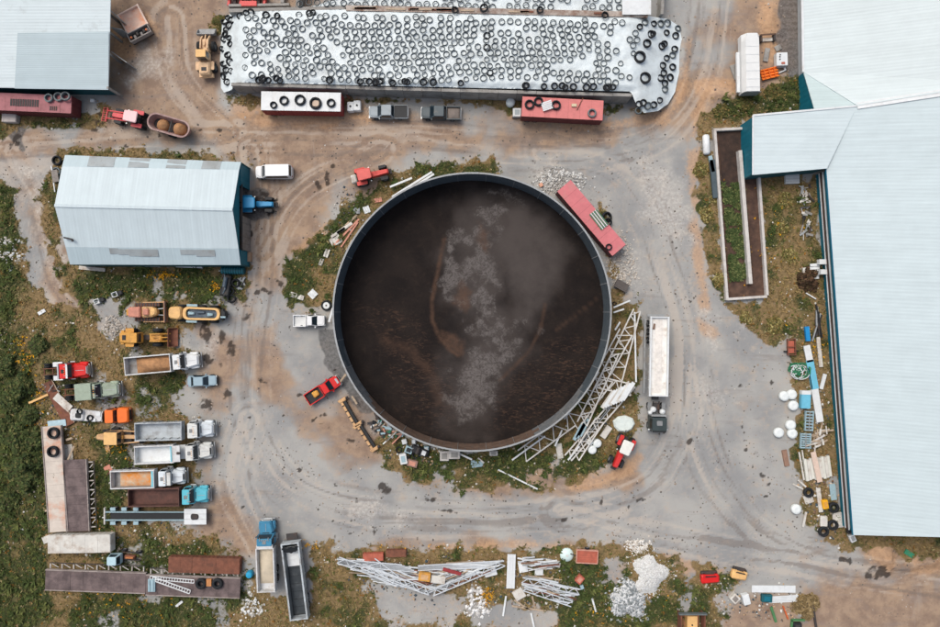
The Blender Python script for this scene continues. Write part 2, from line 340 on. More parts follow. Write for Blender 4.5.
Fgrass, Fgreen, Fz = field(grass), field(green), field(GZ)

nx, ny = len(ax), len(ay)
me = bpy.data.meshes.new('ground')
idx = np.arange(nx*ny).reshape(ny, nx)
quads = np.stack([idx[:-1,:-1], idx[:-1,1:], idx[1:,1:], idx[1:,:-1]], -1).reshape(-1, 4)
cxg = (GX[:-1,:-1] + GX[1:,1:])/2 - tcw.x; cyg = (GY[:-1,:-1] + GY[1:,1:])/2 - tcw.y
me.vertices.add(nx*ny); me.vertices.foreach_set('co', np.stack([GX, GY, GZ], -1).astype(np.float32).ravel())
me.loops.add(len(quads)*4); me.loops.foreach_set('vertex_index', quads.astype(np.int32).ravel())
me.polygons.add(len(quads)); me.polygons.foreach_set('loop_start', np.arange(0, len(quads)*4, 4, dtype=np.int32))
me.polygons.foreach_set('use_smooth', np.ones(len(quads), bool)); me.update()
def cattr(me, name, a, b, c):
    at_ = me.attributes.new(name, 'FLOAT_COLOR', 'POINT')
    at_.data.foreach_set('color', np.stack([a, b, c, np.ones_like(a)], -1).astype(np.float32).ravel())
cattr(me, 'lay1', grass, green, dirt); cattr(me, 'lay2', orange, pale, stain_shade); cattr(me, 'lay3', darkg, track, patch)

def ground_mat():
    m = bpy.data.materials.new('ground_mix'); m.use_nodes = True; nt = m.node_tree; N, L = nt.nodes, nt.links; b = N['Principled BSDF']
    geo = N.new('ShaderNodeNewGeometry')
    def attr(n):
        a = N.new('ShaderNodeAttribute'); a.attribute_name = n; s = N.new('ShaderNodeSeparateColor'); L.new(a.outputs['Color'], s.inputs[0]); return s.outputs
    l1, l2, l3 = attr('lay1'), attr('lay2'), attr('lay3')
    def noise(sc_, det=6, ro=.6, st=None):
        n = N.new('ShaderNodeTexNoise'); n.inputs['Scale'].default_value = sc_; n.inputs['Detail'].default_value = det; n.inputs['Roughness'].default_value = ro
        if st:
            mp = N.new('ShaderNodeMapping'); mp.inputs['Scale'].default_value = st; L.new(geo.outputs['Position'], mp.inputs[0]); L.new(mp.outputs[0], n.inputs['Vector'])
        else: L.new(geo.outputs['Position'], n.inputs['Vector'])
        return n.outputs['Fac']
    def rng(x, a, b_, c=0, d_=1):
        r = N.new('ShaderNodeMapRange'); r.interpolation_type = 'SMOOTHSTEP'
        for i, v in enumerate((a, b_, c, d_)): r.inputs[i+1].default_value = v
        L.new(x, r.inputs[0]); return r.outputs[0]
    def mth(op, x, y):
        n = N.new('ShaderNodeMath'); n.operation = op
        for i, v in enumerate((x, y)):
            if isinstance(v, (int, float)): n.inputs[i].default_value = v
            else: L.new(v, n.inputs[i])
        return n.outputs[0]
    def mix(f, a, c, bt='MIX'):
        n = N.new('ShaderNodeMix'); n.data_type = 'RGBA'; n.blend_type = bt
        if isinstance(f, (int, float)): n.inputs[0].default_value = f
        else: L.new(f, n.inputs[0])
        for i, v in ((6, a), (7, c)):
            if isinstance(v, tuple): n.inputs[i].default_value = (*lin(v), 1)
            else: L.new(v, n.inputs[i])
        return n.outputs[2]
    def fine(v, n, k): return mth('ADD', v, mth('MULTIPLY', mth('SUBTRACT', n, .5), k))
    nf = noise(2.2, 8, .7); nm = noise(.55, 8, .65); nl = noise(.12, 5, .6); ng = noise(9, 4, .7)
    nh = noise(.35, 7, .65, (.25, 1.6, 1)); nv = noise(.35, 7, .65, (1.6, .25, 1))
    grav = mix(rng(nl, .35, .65), (140,141,140), (164,163,158))
    grav = mix(rng(nm, .5, .72, 0, .55), grav, (178,163,146))
    grav = mix(rng(nh, .56, .72, 0, .5), grav, (124,116,110)); grav = mix(rng(nv, .58, .74, 0, .4), grav, (174,170,162))
    br = mix(rng(nm, .35, .65), (134,114,99), (160,138,117))
    br = mix(rng(nh, .5, .7, 0, .7), br, (140,126,116)); br = mix(rng(nl, .52, .7, 0, .6), br, (172,146,120)); br = mix(rng(nv, .58, .72, 0, .5), br, (166,154,142))
    col = mix(rng(fine(l1[2], nm, .8), .1, .9), grav, br)
    col = mix(rng(fine(l3[1], nf, .18), .5, .7, 0, .5), col, (186,175,162)); col = mix(rng(fine(l3[1], nf, .18), .44, .28, 0, .5), col, (114,104,97)); col = mix(rng(nv, .62, .8, 0, .35), col, (104,98,94))
    col = mix(rng(fine(l2[0], nf, .9), .2, 1.0, 0, .65), col, mix(rng(nf, .35, .65), (172,134,100), (196,158,120)))
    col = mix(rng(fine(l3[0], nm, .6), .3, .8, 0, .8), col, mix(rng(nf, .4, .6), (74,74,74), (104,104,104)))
    col = mix(rng(fine(l2[1], nm, 1.3), .3, 1.3, 0, .62), col, mix(rng(nf, .4, .65), (170,164,156), (206,202,194)))
    col = mix(rng(ng, .60, .72, 0, .3), col, (176,168,156)); col = mix(rng(ng, .26, .38, .35, 0), col, (80,72,66))
    dk = mix(rng(nf, .35, .65), (50,58,36), (76,80,48)); dry = mix(rng(nf, .35, .65), (106,90,62), (142,120,86))
    soil = mix(rng(fine(l1[1], nm, .6), .25, .75), dry, dk)
    soil = mix(rng(ng, .56, .7, 0, .5), soil, (128,112,84))
    col = mix(rng(fine(fine(l1[0], nf, .7), nm, .5), .32, .72), col, soil)
    col = mix(rng(fine(l2[2], nf, .5), .25, .7, 0, .85), col, (50,43,39))
    L.new(col, b.inputs['Base Color']); b.inputs['Roughness'].default_value = .93; b.inputs['Specular IOR Level'].default_value = .2
    bp = N.new('ShaderNodeBump'); bp.inputs['Distance'].default_value = .12; bp.inputs['Strength'].default_value = .6
    L.new(mth('ADD', nf, mth('MULTIPLY', ng, .4)), bp.inputs['Height']); L.new(bp.outputs[0], b.inputs['Normal'])
    return m
me.materials.append(ground_mat())
tag(link('ground', me), kind='structure')

# ------------------------------------------------------------------ weeds, flowers, stones as stuff
def attr_mat(name, rough=.8, trans=0):
    m = bpy.data.materials.new(name); m.use_nodes = True; nt = m.node_tree; b = nt.nodes['Principled BSDF']
    a = nt.nodes.new('ShaderNodeAttribute'); a.attribute_name = 'tint'; nt.links.new(a.outputs['Color'], b.inputs['Base Color'])
    b.inputs['Roughness'].default_value = rough; b.inputs['Specular IOR Level'].default_value = .15
    return m
def soup(name, tri, col, m, kind='stuff', parent=None):
    """tri (n,3,3) triangles, col (n,3) linear colours -> one mesh"""
    n = len(tri); me = bpy.data.meshes.new(name); me.vertices.add(n*3); me.vertices.foreach_set('co', tri.astype(np.float32).ravel())
    me.loops.add(n*3); me.loops.foreach_set('vertex_index', np.arange(n*3, dtype=np.int32)); me.polygons.add(n); me.polygons.foreach_set('loop_start', np.arange(0, n*3, 3, dtype=np.int32))
    me.update(); c = np.repeat(col, 3, 0); cattr(me, 'tint', c[:,0], c[:,1], c[:,2]); me.materials.append(m)
    o = link(name, me, parent)
    if kind: o['kind'] = kind
    return o
def blades(px, py, base_z, size, hgt, nb, cols, spread=.6):
    """tufts at pixels: nb leaf triangles each, fanning out"""
    n = len(px); cx = (px-470)*S; cy = (313.5-py)*S
    a = RNG.uniform(0, 2*math.pi, (n, nb)); ln = size[:,None]*RNG.uniform(.5, 1.1, (n, nb)); hh = hgt[:,None]*RNG.uniform(.35, 1, (n, nb)); wd = ln*RNG.uniform(.22, .42, (n, nb))
    ox = cx[:,None] + RNG.normal(0, 1, (n, nb))*size[:,None]*spread*.5; oy = cy[:,None] + RNG.normal(0, 1, (n, nb))*size[:,None]*spread*.5
    z0 = np.broadcast_to(base_z[:,None], a.shape)
    p0 = np.stack([ox - np.sin(a)*wd, oy + np.cos(a)*wd, z0 + hh*.35], -1); p1 = np.stack([ox + np.sin(a)*wd, oy - np.cos(a)*wd, z0 + hh*.35], -1)
    p2 = np.stack([ox + np.cos(a)*ln, oy + np.sin(a)*ln, z0 + hh], -1)
    tri = np.stack([p0, p1, p2], 2).reshape(-1, 3, 3)
    c = np.repeat(cols, nb, 0) * RNG.uniform(.65, 1.35, (n*nb, 1))
    return tri, c
LEAF = attr_mat('leaf_green')
def pick(n, x0=-40, x1=980, y0=-40, y1=667): return RNG.uniform(x0, x1, n), RNG.uniform(y0, y1, n)
px, py = pick(230000); g = Fgrass(px, py); keep = RNG.uniform(0, 1, len(px)) < np.clip(g*1.15 - .18, 0, 1)*(.42 + .58*Fgreen(px, py)); px, py = px[keep], py[keep]
gr = np.clip(Fgreen(px, py) + RNG.normal(0, .22, len(px)), 0, 1)[:,None]
C = lambda *c: np.array(lin(c))
cols = C(142,120,80)*(1-gr)*1.0 + gr*C(62,76,40)
k = RNG.uniform(0, 1, len(px)); cols[k > .94] = C(146,134,96); cols[k < .12] = C(88,94,44); cols[(k > .90) & (k < .93)] = C(130,92,42)
sz = RNG.uniform(.14, .34, len(px)); tri, cc = blades(px, py, Fz(px, py), sz, sz*RNG.uniform(.5, 1.5, len(px)), 5, cols)
soup('grass', tri, cc, LEAF)
# taller dark weeds
px, py = pick(16000); keep = RNG.uniform(0, 1, len(px)) < Fgrass(px, py)*np.clip(Fgreen(px, py)*1.2 - .55, 0, 1); px, py = px[keep], py[keep]
cols = np.where(RNG.uniform(0, 1, (len(px), 1)) < .6, C(68,80,42), C(92,98,54)); sz = RNG.uniform(.35, .7, len(px))
tri, cc = blades(px, py, Fz(px, py), sz, sz*1.1, 12, cols); soup('tall_weeds', tri, cc, LEAF)
# yellow flowers
fp = []
for (cx, cy, rx, ry, n) in ((163,276,14,4,70),(215,286,5,4,30),(28,360,10,22,40),(24,345,8,10,25),(488,594,6,8,60),(120,448,14,10,30),(95,520,8,8,20),(640,600,40,14,20),(40,395,6,16,30),(56,492,4,10,20),(310,545,14,6,20),(760,240,40,60,60),(420,545,60,5,20),(120,600,90,20,60),(50,440,20,40,40),(815,345,10,20,30),(600,612,30,10,20)):
    fp.append(np.stack([RNG.normal(cx, rx*.5, n), RNG.normal(cy, ry*.5, n)], -1))
fp = np.concatenate(fp); px, py = fp[:,0], fp[:,1]
tri, cc = blades(px, py, Fz(px, py)+.25, RNG.uniform(.1, .22, len(px)), np.full(len(px), .2), 5, np.where(RNG.uniform(0,1,(len(px),1)) < .7, C(214,158,26), C(196,140,60))); soup('wildflowers', tri, cc, LEAF)
# loose stones on the yard, pale litter in the weeds
def octs(px, py, z, r, cols):
    n = len(px); c = np.stack([(px-470)*S, (313.5-py)*S, z], -1)
    u = np.array([[1,0,0],[0,1,0],[-1,0,0],[0,-1,0],[0,0,1.0]]); j = u[None]*r[:,None,None]*RNG.uniform(.6, 1.3, (n,5,1)); a = RNG.uniform(0, 6.28, n)
    ca, sa = np.cos(a)[:,None], np.sin(a)[:,None]; x = j[...,0]*ca - j[...,1]*sa; y = j[...,0]*sa + j[...,1]*ca; v = np.stack([x, y, j[...,2]*.6], -1) + c[:,None]
    t = np.stack([v[:,[0,1,4]], v[:,[1,2,4]], v[:,[2,3,4]], v[:,[3,0,4]]], 1).reshape(-1, 3, 3)
    return t, np.repeat(cols, 4, 0)
STONE = attr_mat('loose_stone', .9)
px, py = pick(26000); keep = (Fgrass(px, py) < .4) & (fbm(px*.04, py*.04, 77, 3) + RNG.uniform(-.2,.2,len(px)) > .5) & (np.hypot(px-472, py-312) > 140); px, py = px[keep], py[keep]
k = RNG.uniform(0, 1, (len(px), 1)); cols = np.where(k < .6, C(104,98,92), np.where(k < .93, C(152,138,124), C(184,178,170)))
t, c = octs(px, py, Fz(px, py), RNG.uniform(.03, .12, len(px))*RNG.choice([1,1,1.6], len(px)), cols); soup('gravel_stones', t, c, STONE)
px, py = pick(9000, 0, 850, 100, 640); keep = (Fgrass(px, py) > .3) & (fbm(px*.03, py*.03, 78, 3) > .47); px, py = px[keep], py[keep]
k = RNG.uniform(0, 1, (len(px), 1)); cols = np.where(k < .45, C(176,166,148), np.where(k < .8, C(150,122,92), C(206,204,196)))
t, c = octs(px, py, Fz(px, py)+.06, RNG.uniform(.05, .22, len(px)), cols); soup('litter', t, c, STONE)
# white stony rubble heaps
def heap(name, label, cx, cy, rx, ry, hh, n, pal, r0, r1, cat='rubble heap'):
    a = RNG.uniform(0, 6.28, n); q = np.sqrt(RNG.uniform(0, 1, n)); q = np.where(RNG.uniform(0, 1, n) < .14, q*RNG.uniform(1, 1.5, n), q);  wob = 1 + .16*np.sin(a*3 + cx) + .12*np.sin(a*5 + cy)
    px = cx + rx*q*np.cos(a)*wob; py = cy + ry*q*np.sin(a)*wob; z = hh*np.maximum(0, 1 - q**2)*(.7 + .5*RNG.uniform(0, 1, n)) + .02
    cols = np.array([lin(p) for p in pal])[RNG.integers(0, len(pal), n)]
    t, c = octs(px, py, z, RNG.uniform(r0, r1, n), cols); root = thing(name, label, cat, at(cx, cy))
    o = soup('rubble', t - np.array([root.location.x, root.location.y, 0]), c, STONE, 'stuff', root)
heap('lime_heap', 'rounded heap of white lime near the bottom edge of the yard', 649, 574, 16, 19, .9, 7000, [(214,216,214),(206,206,204),(198,198,194)], .06, .2)
heap('rubble_heap', 'grey and white heap of broken stone among weeds, below the white lime heap', 628, 600, 17, 17, .8, 2200, [(190,192,192),(150,156,158),(206,208,208),(120,126,126)], .1, .32)
heap('rubble_heap', 'thin spread of white rubble against the north east rim of the round tank', 560, 180, 26, 12, .15, 420, [(204,204,200),(160,158,152)], .05, .24)
heap('rubble_heap', 'broken white stone scattered along the verge south of the pink container', 622, 262, 14, 26, .12, 420, [(200,194,184),(178,168,156)], .04, .2)
heap('plastic_litter', 'white plastic scraps strewn in the weeds under the steel parts pile', 478, 604, 12, 16, .12, 130, [(222,222,220),(190,188,184)], .1, .35, 'litter')
heap('plastic_litter', 'white scraps in the grass below the blue barrel beside the brown deck', 252, 606, 11, 14, .1, 110, [(214,216,214),(180,176,166)], .08, .3, 'litter')
JUNKP = [(206,206,200),(150,140,126),(120,96,78),(92,92,92),(176,150,120),(70,84,92)]
heap('scrap_litter', 'mixed small debris along the barn wall beside the white bales', 812, 410, 14, 44, .12, 150, JUNKP, .06, .26, 'litter')
heap('scrap_litter', 'mixed small debris between planks and tyres near the barn corner', 822, 500, 16, 36, .12, 170, JUNKP, .06, .28, 'litter')
heap('scrap_litter', 'small debris under the lattice girders beside the tank rim', 604, 400, 20, 40, .12, 130, JUNKP, .06, .24, 'litter')
heap('scrap_litter', 'small debris around the V shaped steel pile', 420, 578, 70, 22, .1, 220, JUNKP, .05, .24, 'litter')
heap('scrap_litter', 'small debris around the shorter steel pile and white panel', 540, 585, 44, 28, .1, 240, JUNKP, .05, .26, 'litter')
heap('scrap_litter', 'small debris between the flatbed, olive lorry and rusty plate', 62, 415, 26, 24, .12, 150, JUNKP, .05, .26, 'litter')
heap('scrap_litter', 'small debris among the decks in the lower left yard', 130, 545, 60, 26, .1, 200, JUNKP, .05, .24, 'litter')
heap('scrap_litter', 'small debris along the planks on the north west tank verge', 352, 232, 26, 40, .1, 130, JUNKP, .05, .22, 'litter')
heap('scrap_litter', 'small debris below the junk corner at the south west tank rim', 420, 452, 36, 14, .1, 150, JUNKP, .05, .24, 'litter')
heap('scrap_litter', 'small debris around the white boxes near the bottom right', 765, 605, 44, 18, .1, 150, JUNKP, .05, .24, 'litter')
heap('plastic_litter', 'white scraps in the far west field edge beside the gravel track', 10, 252, 14, 16, .1, 90, [(214,216,214),(180,176,166)], .08, .35, 'litter')
heap('lime_heap', 'pale spill of lime on the gravel shoulder above the white heap', 638, 546, 12, 7, .2, 260, [(218,216,210),(200,192,180)], .06, .2, 'lime spill')
heap('rubble_heap', 'sandy grey stone spill on the bare patch left of the yellow loader', 113, 327, 10, 11, .15, 320, [(190,184,174),(164,156,146)], .06, .22)
# ------------------------------------------------------------------ round slurry tank
STEEL = mat('vitreous_steel', (80,90,96), .5, .2, .8, dirt=(98,104,106), damt=.25)
STEEL_S = mat('stained_steel', (112,92,78), .7, .3, 1.2, dirt=(84,64,52), damt=.4)
STEEL_M = mat('streaked_steel', (112,116,118), .6, .25, 1.0, dirt=(150,146,140), damt=.3)
GALV = mat('galvanised_rim', (150,154,155), .5, .15, 2, dirt=(120,112,104), damt=.25)
CONC = mat('concrete', (150,148,143), .9, .2, .8, dirt=(110,104,96), damt=.35)
CONC_P = mat('pale_concrete', (196,192,186), .9, .15, .8, dirt=(150,142,132), damt=.3)
R, ZR = R_TANK, 5.4
tank = thing('slurry_tank', 'large round open steel tank of dark slurry in the middle of the yard', 'tank', (tcw.x, tcw.y, 0))
MB().lathe([(R+.02, 0), (R+.02, ZR-.06), (R-.02, ZR-.06), (R-.02, 0)], 144, closed=True).build('tank_wall', STEEL, tank, True)
MB().lathe([(R-.11, ZR-.05), (R-.11, ZR+.02), (R+.12, ZR+.02), (R+.12, ZR-.05)], 144, closed=True).build('rim', GALV, tank)
MB().lathe([(R+.03, -.1), (R+.9, -.1), (R+.9, .09), (R+.03, .09)], 96, closed=True).build('footing', CONC, tank)
for zz in (1.3, 2.7, 4.1): MB().lathe([(R+.03, zz), (R+.15, zz), (R+.15, zz+.12), (R+.03, zz+.12)], 96, closed=True).build('stiffener_ring', GALV, tank)
NP = 60
panel_me = {}
for mk, mm in (('a', STEEL), ('b', STEEL_S), ('c', STEEL_M)):
    b = MB(); hw = math.pi/NP - .0016; r0, r1 = R-.055, R-.025; rs = []
    for i in range(4):
        a = -hw + 2*hw*i/3; rs.append([(r1*math.cos(a), r1*math.sin(a), .015), (r0*math.cos(a), r0*math.sin(a), .015), (r0*math.cos(a), r0*math.sin(a), 1.735), (r1*math.cos(a), r1*math.sin(a), 1.735)])
    b.rings(rs); panel_me[mk] = b.mesh('wall_panel', mm)
for lv in range(3):
    for i in range(NP):
        a = 360*(i + .5*(lv % 2))/NP; dd = (a + 98) % 360; dd = min(dd, 360-dd)      # manure splash dried onto the south wall
        o = link('wall_panel', panel_me['b' if dd < 38 + random.uniform(-4, 4) else 'c' if (dd < 62 + random.uniform(-4, 4)) else 'a'], tank)
        o.location = (0, 0, .02 + 1.78*lv); o.rotation_euler = (0, 0, math.radians(a))
for i in range(NP):      # bolted seams on the rim
    a = 2*math.pi*i/NP; c_, s_ = math.cos(a), math.sin(a)
    if i % 2 == 0: bar_part('seam_strip', tank, ((R-.08)*c_, (R-.08)*s_, .1), ((R-.08)*c_, (R-.08)*s_, ZR-.06), .10, .04, GALV)
# slurry
ns, nr = 180, 110
rr_ = np.linspace(0, R-.06, nr)**1.0; th = np.linspace(0, 2*np.pi, ns, endpoint=False)
RRr, TT = np.meshgrid(rr_, th, indexing='ij'); sx, sy = RRr*np.cos(TT), RRr*np.sin(TT); zsl = .55
spx = (sx + tcw.x)/(S*(H-zsl)/H) + 470; spy = 313.5 - (sy + tcw.y)/(S*(H-zsl)/H)
def sl_layer(polys, soft, amp, sc_=.07, seed=0):
    n = (fbm(spx*sc_, spy*sc_, seed, 5) - .5)*amp; v = np.zeros(spx.shape)
    for p in polys: v = np.maximum(v, sstep(-soft, soft, poly_sd(spx, spy, p) + n))
    return v
scum = sl_layer([[(450,238),(462,230),(474,236),(475,248),(462,250),(452,246)], [(478,206),(496,202),(504,210),(500,222),(484,222),(476,216)], [(448,262),(470,252),(484,256),(480,268),(466,272),(462,282),(452,290),(444,300),(440,290),(446,276)],
 [(470,300),(478,280),(486,258),(496,270),(492,300),(500,310),(488,330),(498,340),(512,334),(520,345),(506,358),(490,346),(478,350),(468,330),(476,316)], [(474,352),(490,350),(496,362),(492,384),(486,398),(470,412),(452,408),(452,390),(458,376),(468,366)], [(505,196),(514,196),(514,202),(506,202)],
 [(472,224),(480,220),(484,236),(480,250),(474,240)], [(500,326),(510,320),(522,322),(528,330),(516,336),(504,334)]], 13.0, 46, .10, 41)
haze_ = sl_layer([[(500,206),(520,204),(545,220),(560,250),(552,280),(540,310),(528,318),(512,304),(500,290),(496,260),(490,240)]], 18, 40, .04, 42); haze_ = np.maximum(haze_, .8*sl_layer([[(462,200),(505,196),(520,230),(505,300),(525,345),(500,380),(485,425),(445,425),(450,370),(470,330),(455,290),(445,250)]], 22, 40, .05, 46))
rip = sl_layer([[(385,335),(360,310),(350,300),(400,310),(430,330),(445,356),(470,400),(440,430),(400,420)], [(490,400),(520,370),(560,340),(592,330),(590,370),(560,410),(520,430),(490,430)]], 14, 40, .04, 43)
def arc(pts, w, a0=1.0):
    dm = np.full(spx.shape, 1e9)
    for (x1, y1), (x2, y2) in zip(pts[:-1], pts[1:]):
        l2 = (x2-x1)**2 + (y2-y1)**2; t = np.clip(((spx-x1)*(x2-x1)+(spy-y1)*(y2-y1))/l2, 0, 1); dm = np.minimum(dm, np.hypot(spx-(x1+t*(x2-x1)), spy-(y1+t*(y2-y1))))
    return a0*sstep(w, 0, dm + 1.5*(fbm(spx*.15, spy*.15, 47, 3)-.5))
rust = np.maximum(arc([(444,240),(438,270),(432,300),(432,320),(440,338),(450,350),(458,355)], 3.4), arc([(545,305),(540,330),(530,350),(515,366),(500,380)], 3, .6))
rust = np.maximum(rust, .9*sl_layer([[(440,330),(452,336),(463,344),(462,354),(452,352),(442,342)], [(462,280),(472,292),(466,312),(456,304)], [(478,222),(490,232),(486,252),(480,244)]], 3, 12, .08, 48))
rust = np.maximum(rust, arc([(556,330),(580,312),(600,296)], 2.5, .5)); rust = np.maximum(rust, arc([(385,340),(410,350),(430,372),(440,400)], 10, .45))
slb = bpy.data.meshes.new('slurry'); ii = np.arange(nr*ns).reshape(nr, ns)
q = np.stack([ii[:-1], np.roll(ii[:-1], -1, 1), np.roll(ii[1:], -1, 1), ii[1:]], -1).reshape(-1, 4)[:, ::-1]
slb.from_pydata(np.stack([sx, sy, 0*sx + .02*(fbm(spx*.1, spy*.1, 50, 3)-.5) + .02*scum], -1).reshape(-1, 3).tolist(), [], q.tolist())
slb.polygons.foreach_set('use_smooth', np.ones(len(q), bool)); cattr(slb, 'lay', scum.ravel(), haze_.ravel(), rust.ravel()); cattr(slb, 'lay_b', rip.ravel(), 0*rip.ravel(), 0*rip.ravel())
def slurry_mat():
    m = bpy.data.materials.new('slurry'); m.use_nodes = True; nt = m.node_tree; N, L = nt.nodes, nt.links; b = N['Principled BSDF']
    a = N.new('ShaderNodeAttribute'); a.attribute_name = 'lay'; s_ = N.new('ShaderNodeSeparateColor'); L.new(a.outputs['Color'], s_.inputs[0])
    a2 = N.new('ShaderNodeAttribute'); a2.attribute_name = 'lay_b'; s2 = N.new('ShaderNodeSeparateColor'); L.new(a2.outputs['Color'], s2.inputs[0])
    geo = N.new('ShaderNodeNewGeometry')
    def noise(sc_, ro=.65, dist=0, rot=None):
        n = N.new('ShaderNodeTexNoise'); n.inputs['Scale'].default_value = sc_; n.inputs['Detail'].default_value = 8; n.inputs['Roughness'].default_value = ro; n.inputs['Distortion'].default_value = dist
        if rot is not None:
            mp = N.new('ShaderNodeMapping'); mp.inputs['Rotation'].default_value = (0, 0, rot); mp.inputs['Scale'].default_value = (1, 3.0, 1); L.new(geo.outputs['Position'], mp.inputs[0]); L.new(mp.outputs[0], n.inputs['Vector'])
        else: L.new(geo.outputs['Position'], n.inputs['Vector'])
        return n.outputs['Fac']
    def rng(x, a_, b_, c=0, d_=1):
        r = N.new('ShaderNodeMapRange'); r.interpolation_type = 'SMOOTHSTEP'
        for i, v in enumerate((a_, b_, c, d_)): r.inputs[i+1].default_value = v
        L.new(x, r.inputs[0]); return r.outputs[0]
    def mth(op, x, y):
        n = N.new('ShaderNodeMath'); n.operation = op
        for i, v in enumerate((x, y)):
            if isinstance(v, (int, float)): n.inputs[i].default_value = v
            else: L.new(v, n.inputs[i])
        return n.outputs[0]
    def mix(f, x, y):
        n = N.new('ShaderNodeMix'); n.data_type = 'RGBA'; L.new(f, n.inputs[0])
        for i, v in ((6, x), (7, y)):
            if isinstance(v, tuple): n.inputs[i].default_value = (*lin(v), 1)
            else: L.new(v, n.inputs[i])
        return n.outputs[2]
    n1, n2, n3, n4 = noise(.25), noise(1.1, .7), noise(1.6, .75, 1.5), noise(1.0, .7, 1.2, .6)
    col = mix(rng(n1, .35, .7), (29,25,24), (40,34,31))
    col = mix(rng(n2, .5, .72, 0, .5), col, (52,43,37))
    col = mix(mth('MULTIPLY', s2.outputs[0], rng(n4, .5, .66)), col, (72,55,45))
    col = mix(mth('MULTIPLY', s_.outputs[1], rng(n1, .2, .6, .55, .9)), col, (78,72,69))
    sc_ = rng(mth('ADD', s_.outputs[0], mth('MULTIPLY', mth('SUBTRACT', n3, .5), 1.7)), .2, 1.15, 0, .9)
    col = mix(sc_, col, mix(rng(n3, .35, .6), (70,65,63), (104,99,96)))
    col = mix(mth('MULTIPLY', s_.outputs[2], rng(n2, .2, .65, .1, .8)), col, (86,65,52))
    L.new(col, b.inputs['Base Color']); b.inputs['Roughness'].default_value = .85; b.inputs['Specular IOR Level'].default_value = .12
    bp = N.new('ShaderNodeBump'); bp.inputs['Distance'].default_value = .08; bp.inputs['Strength'].default_value = .7; L.new(mth('ADD', n2, mth('MULTIPLY', n4, .8)), bp.inputs['Height']); L.new(bp.outputs[0], b.inputs['Normal'])
    return m
slb.materials.append(slurry_mat()); tag(link('slurry', slb, loc=(tcw.x, tcw.y, zsl)), kind='structure')

# ------------------------------------------------------------------ sheds
def roofm(name, c, axv, per, **k): return mat(name, c, .55, .05, .35, rib=(axv, per*.5, .02), spec=.35, **k)
TEAL = mat('teal_cladding', (10,104,122), .6, .15, 1.0, rib=((.7,.7,0), .5, .04))
TEAL_D = mat('dark_shaded_teal', (22,84,92), .6, .2, 1.0)  # darker teal: wall shade mixed into the colour; plain paint on pipe and box
WHITE = mat('white_paint', (214,218,218), .5, .12, 1.4, dirt=(170,164,154), damt=.18)
WOOD = mat('grey_boards', (134,128,122), .85, .25, 2.5, dirt=(100,90,80), damt=.3)
TIMB = mat('weathered_timber', (176,158,136), .85, .25, 3, dirt=(128,108,88), damt=.3)
SKYL = mat('fibreglass_sheet', (158,166,168), .6, .22, 1.4, dirt=(120,118,112), damt=.35)
DARK = mat('black_rubber', (40,43,46), .8, .3, 3)
IRON = mat('dark_iron', (58,56,56), .7, .3, 3, dirt=(88,66,52), damt=.35)
RUST = mat('rusty_steel', (122,78,60), .85, .3, 2, dirt=(84,58,48), damt=.4)
GLASS = mat('tinted_glass', (30,42,50), .12, .1, 2, spec=.6)
def surf(b, pts, t=.12):
    """a roof plane given by (px, py, z) corners, ccw seen from above, thickened downwards"""
    q = [P(*p) for p in pts]; return b.rings([[v - Vector((0,0,t)) for v in q], q])
def wallp(b, p, q, z0a, z1a, z1b=None, th=.15, inn=None):
    """wall standing between two ground points, top heights z1a and z1b"""
    z1b = z1a if z1b is None else z1b; p, q = Vector(p[:2]), Vector(q[:2]); n = Vector((-(q-p).y, (q-p).x)).normalized()*th
    A = [(p.x,p.y,z0a),(q.x,q.y,z0a),(q.x,q.y,z1b),(p.x,p.y,z1a)]; B = [(x+n.x, y+n.y, z) for x, y, z in A]; return b.rings([A, B])

# left shed: gambrel roof of four long planes
sh = thing('machine_shed', 'pale blue gambrel roofed shed left of the yard with its east doors open', 'shed', at(148,210,4))
o0 = sh.location
def sub(b): b.v = [(x-o0.x, y-o0.y, z-o0.z) for x, y, z in b.v]; return b
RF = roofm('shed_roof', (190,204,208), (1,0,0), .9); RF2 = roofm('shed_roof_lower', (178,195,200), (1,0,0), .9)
nw, sw, ne, se = (65,155,3.9), (70,264.5,3.9), (241,162,3.9), (240.5,265,3.9)
na, sa, nb_, sb_ = (62,166.5,4.9), (65.5,247,4.9), (239,170,4.9), (238.5,248.5,4.9)
ra, rb = (54.5,205.5,6.4), (232.5,209.5,6.4)
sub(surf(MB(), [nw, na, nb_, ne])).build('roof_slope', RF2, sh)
sub(surf(MB(), [na, ra, rb, nb_])).build('roof_slope', RF, sh)
sub(surf(MB(), [ra, sa, sb_, rb])).build('roof_slope', RF, sh)
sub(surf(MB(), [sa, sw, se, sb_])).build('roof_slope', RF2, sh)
b = MB()
pa, pb = P(*ra), P(*rb); b.bar(pa + Vector((0,0,.03)), pb + Vector((0,0,.03)), .4, .08); sub(b).build('ridge_cap', RF, sh)
def lerp(p, q, t): return tuple(a + (c-a)*t for a, c in zip(p, q))
for (t0, t1, u0, u1) in ((.14,.29,.02,.98), (.37,.485,.02,.98), (.585,.695,.02,.98), (.785,.89,.02,.98)):
    c1, c2, c3, c4 = lerp(nw,ne,t0), lerp(na,nb_,t0), lerp(na,nb_,t1), lerp(nw,ne,t1)
    q = [(x, y, z+.07) for x, y, z in (c1, lerp(c1,c2,.94), lerp(c4,c3,.94), c4)]; sub(surf(MB(), q, .05)).build('skylight_panel', SKYL, sh)
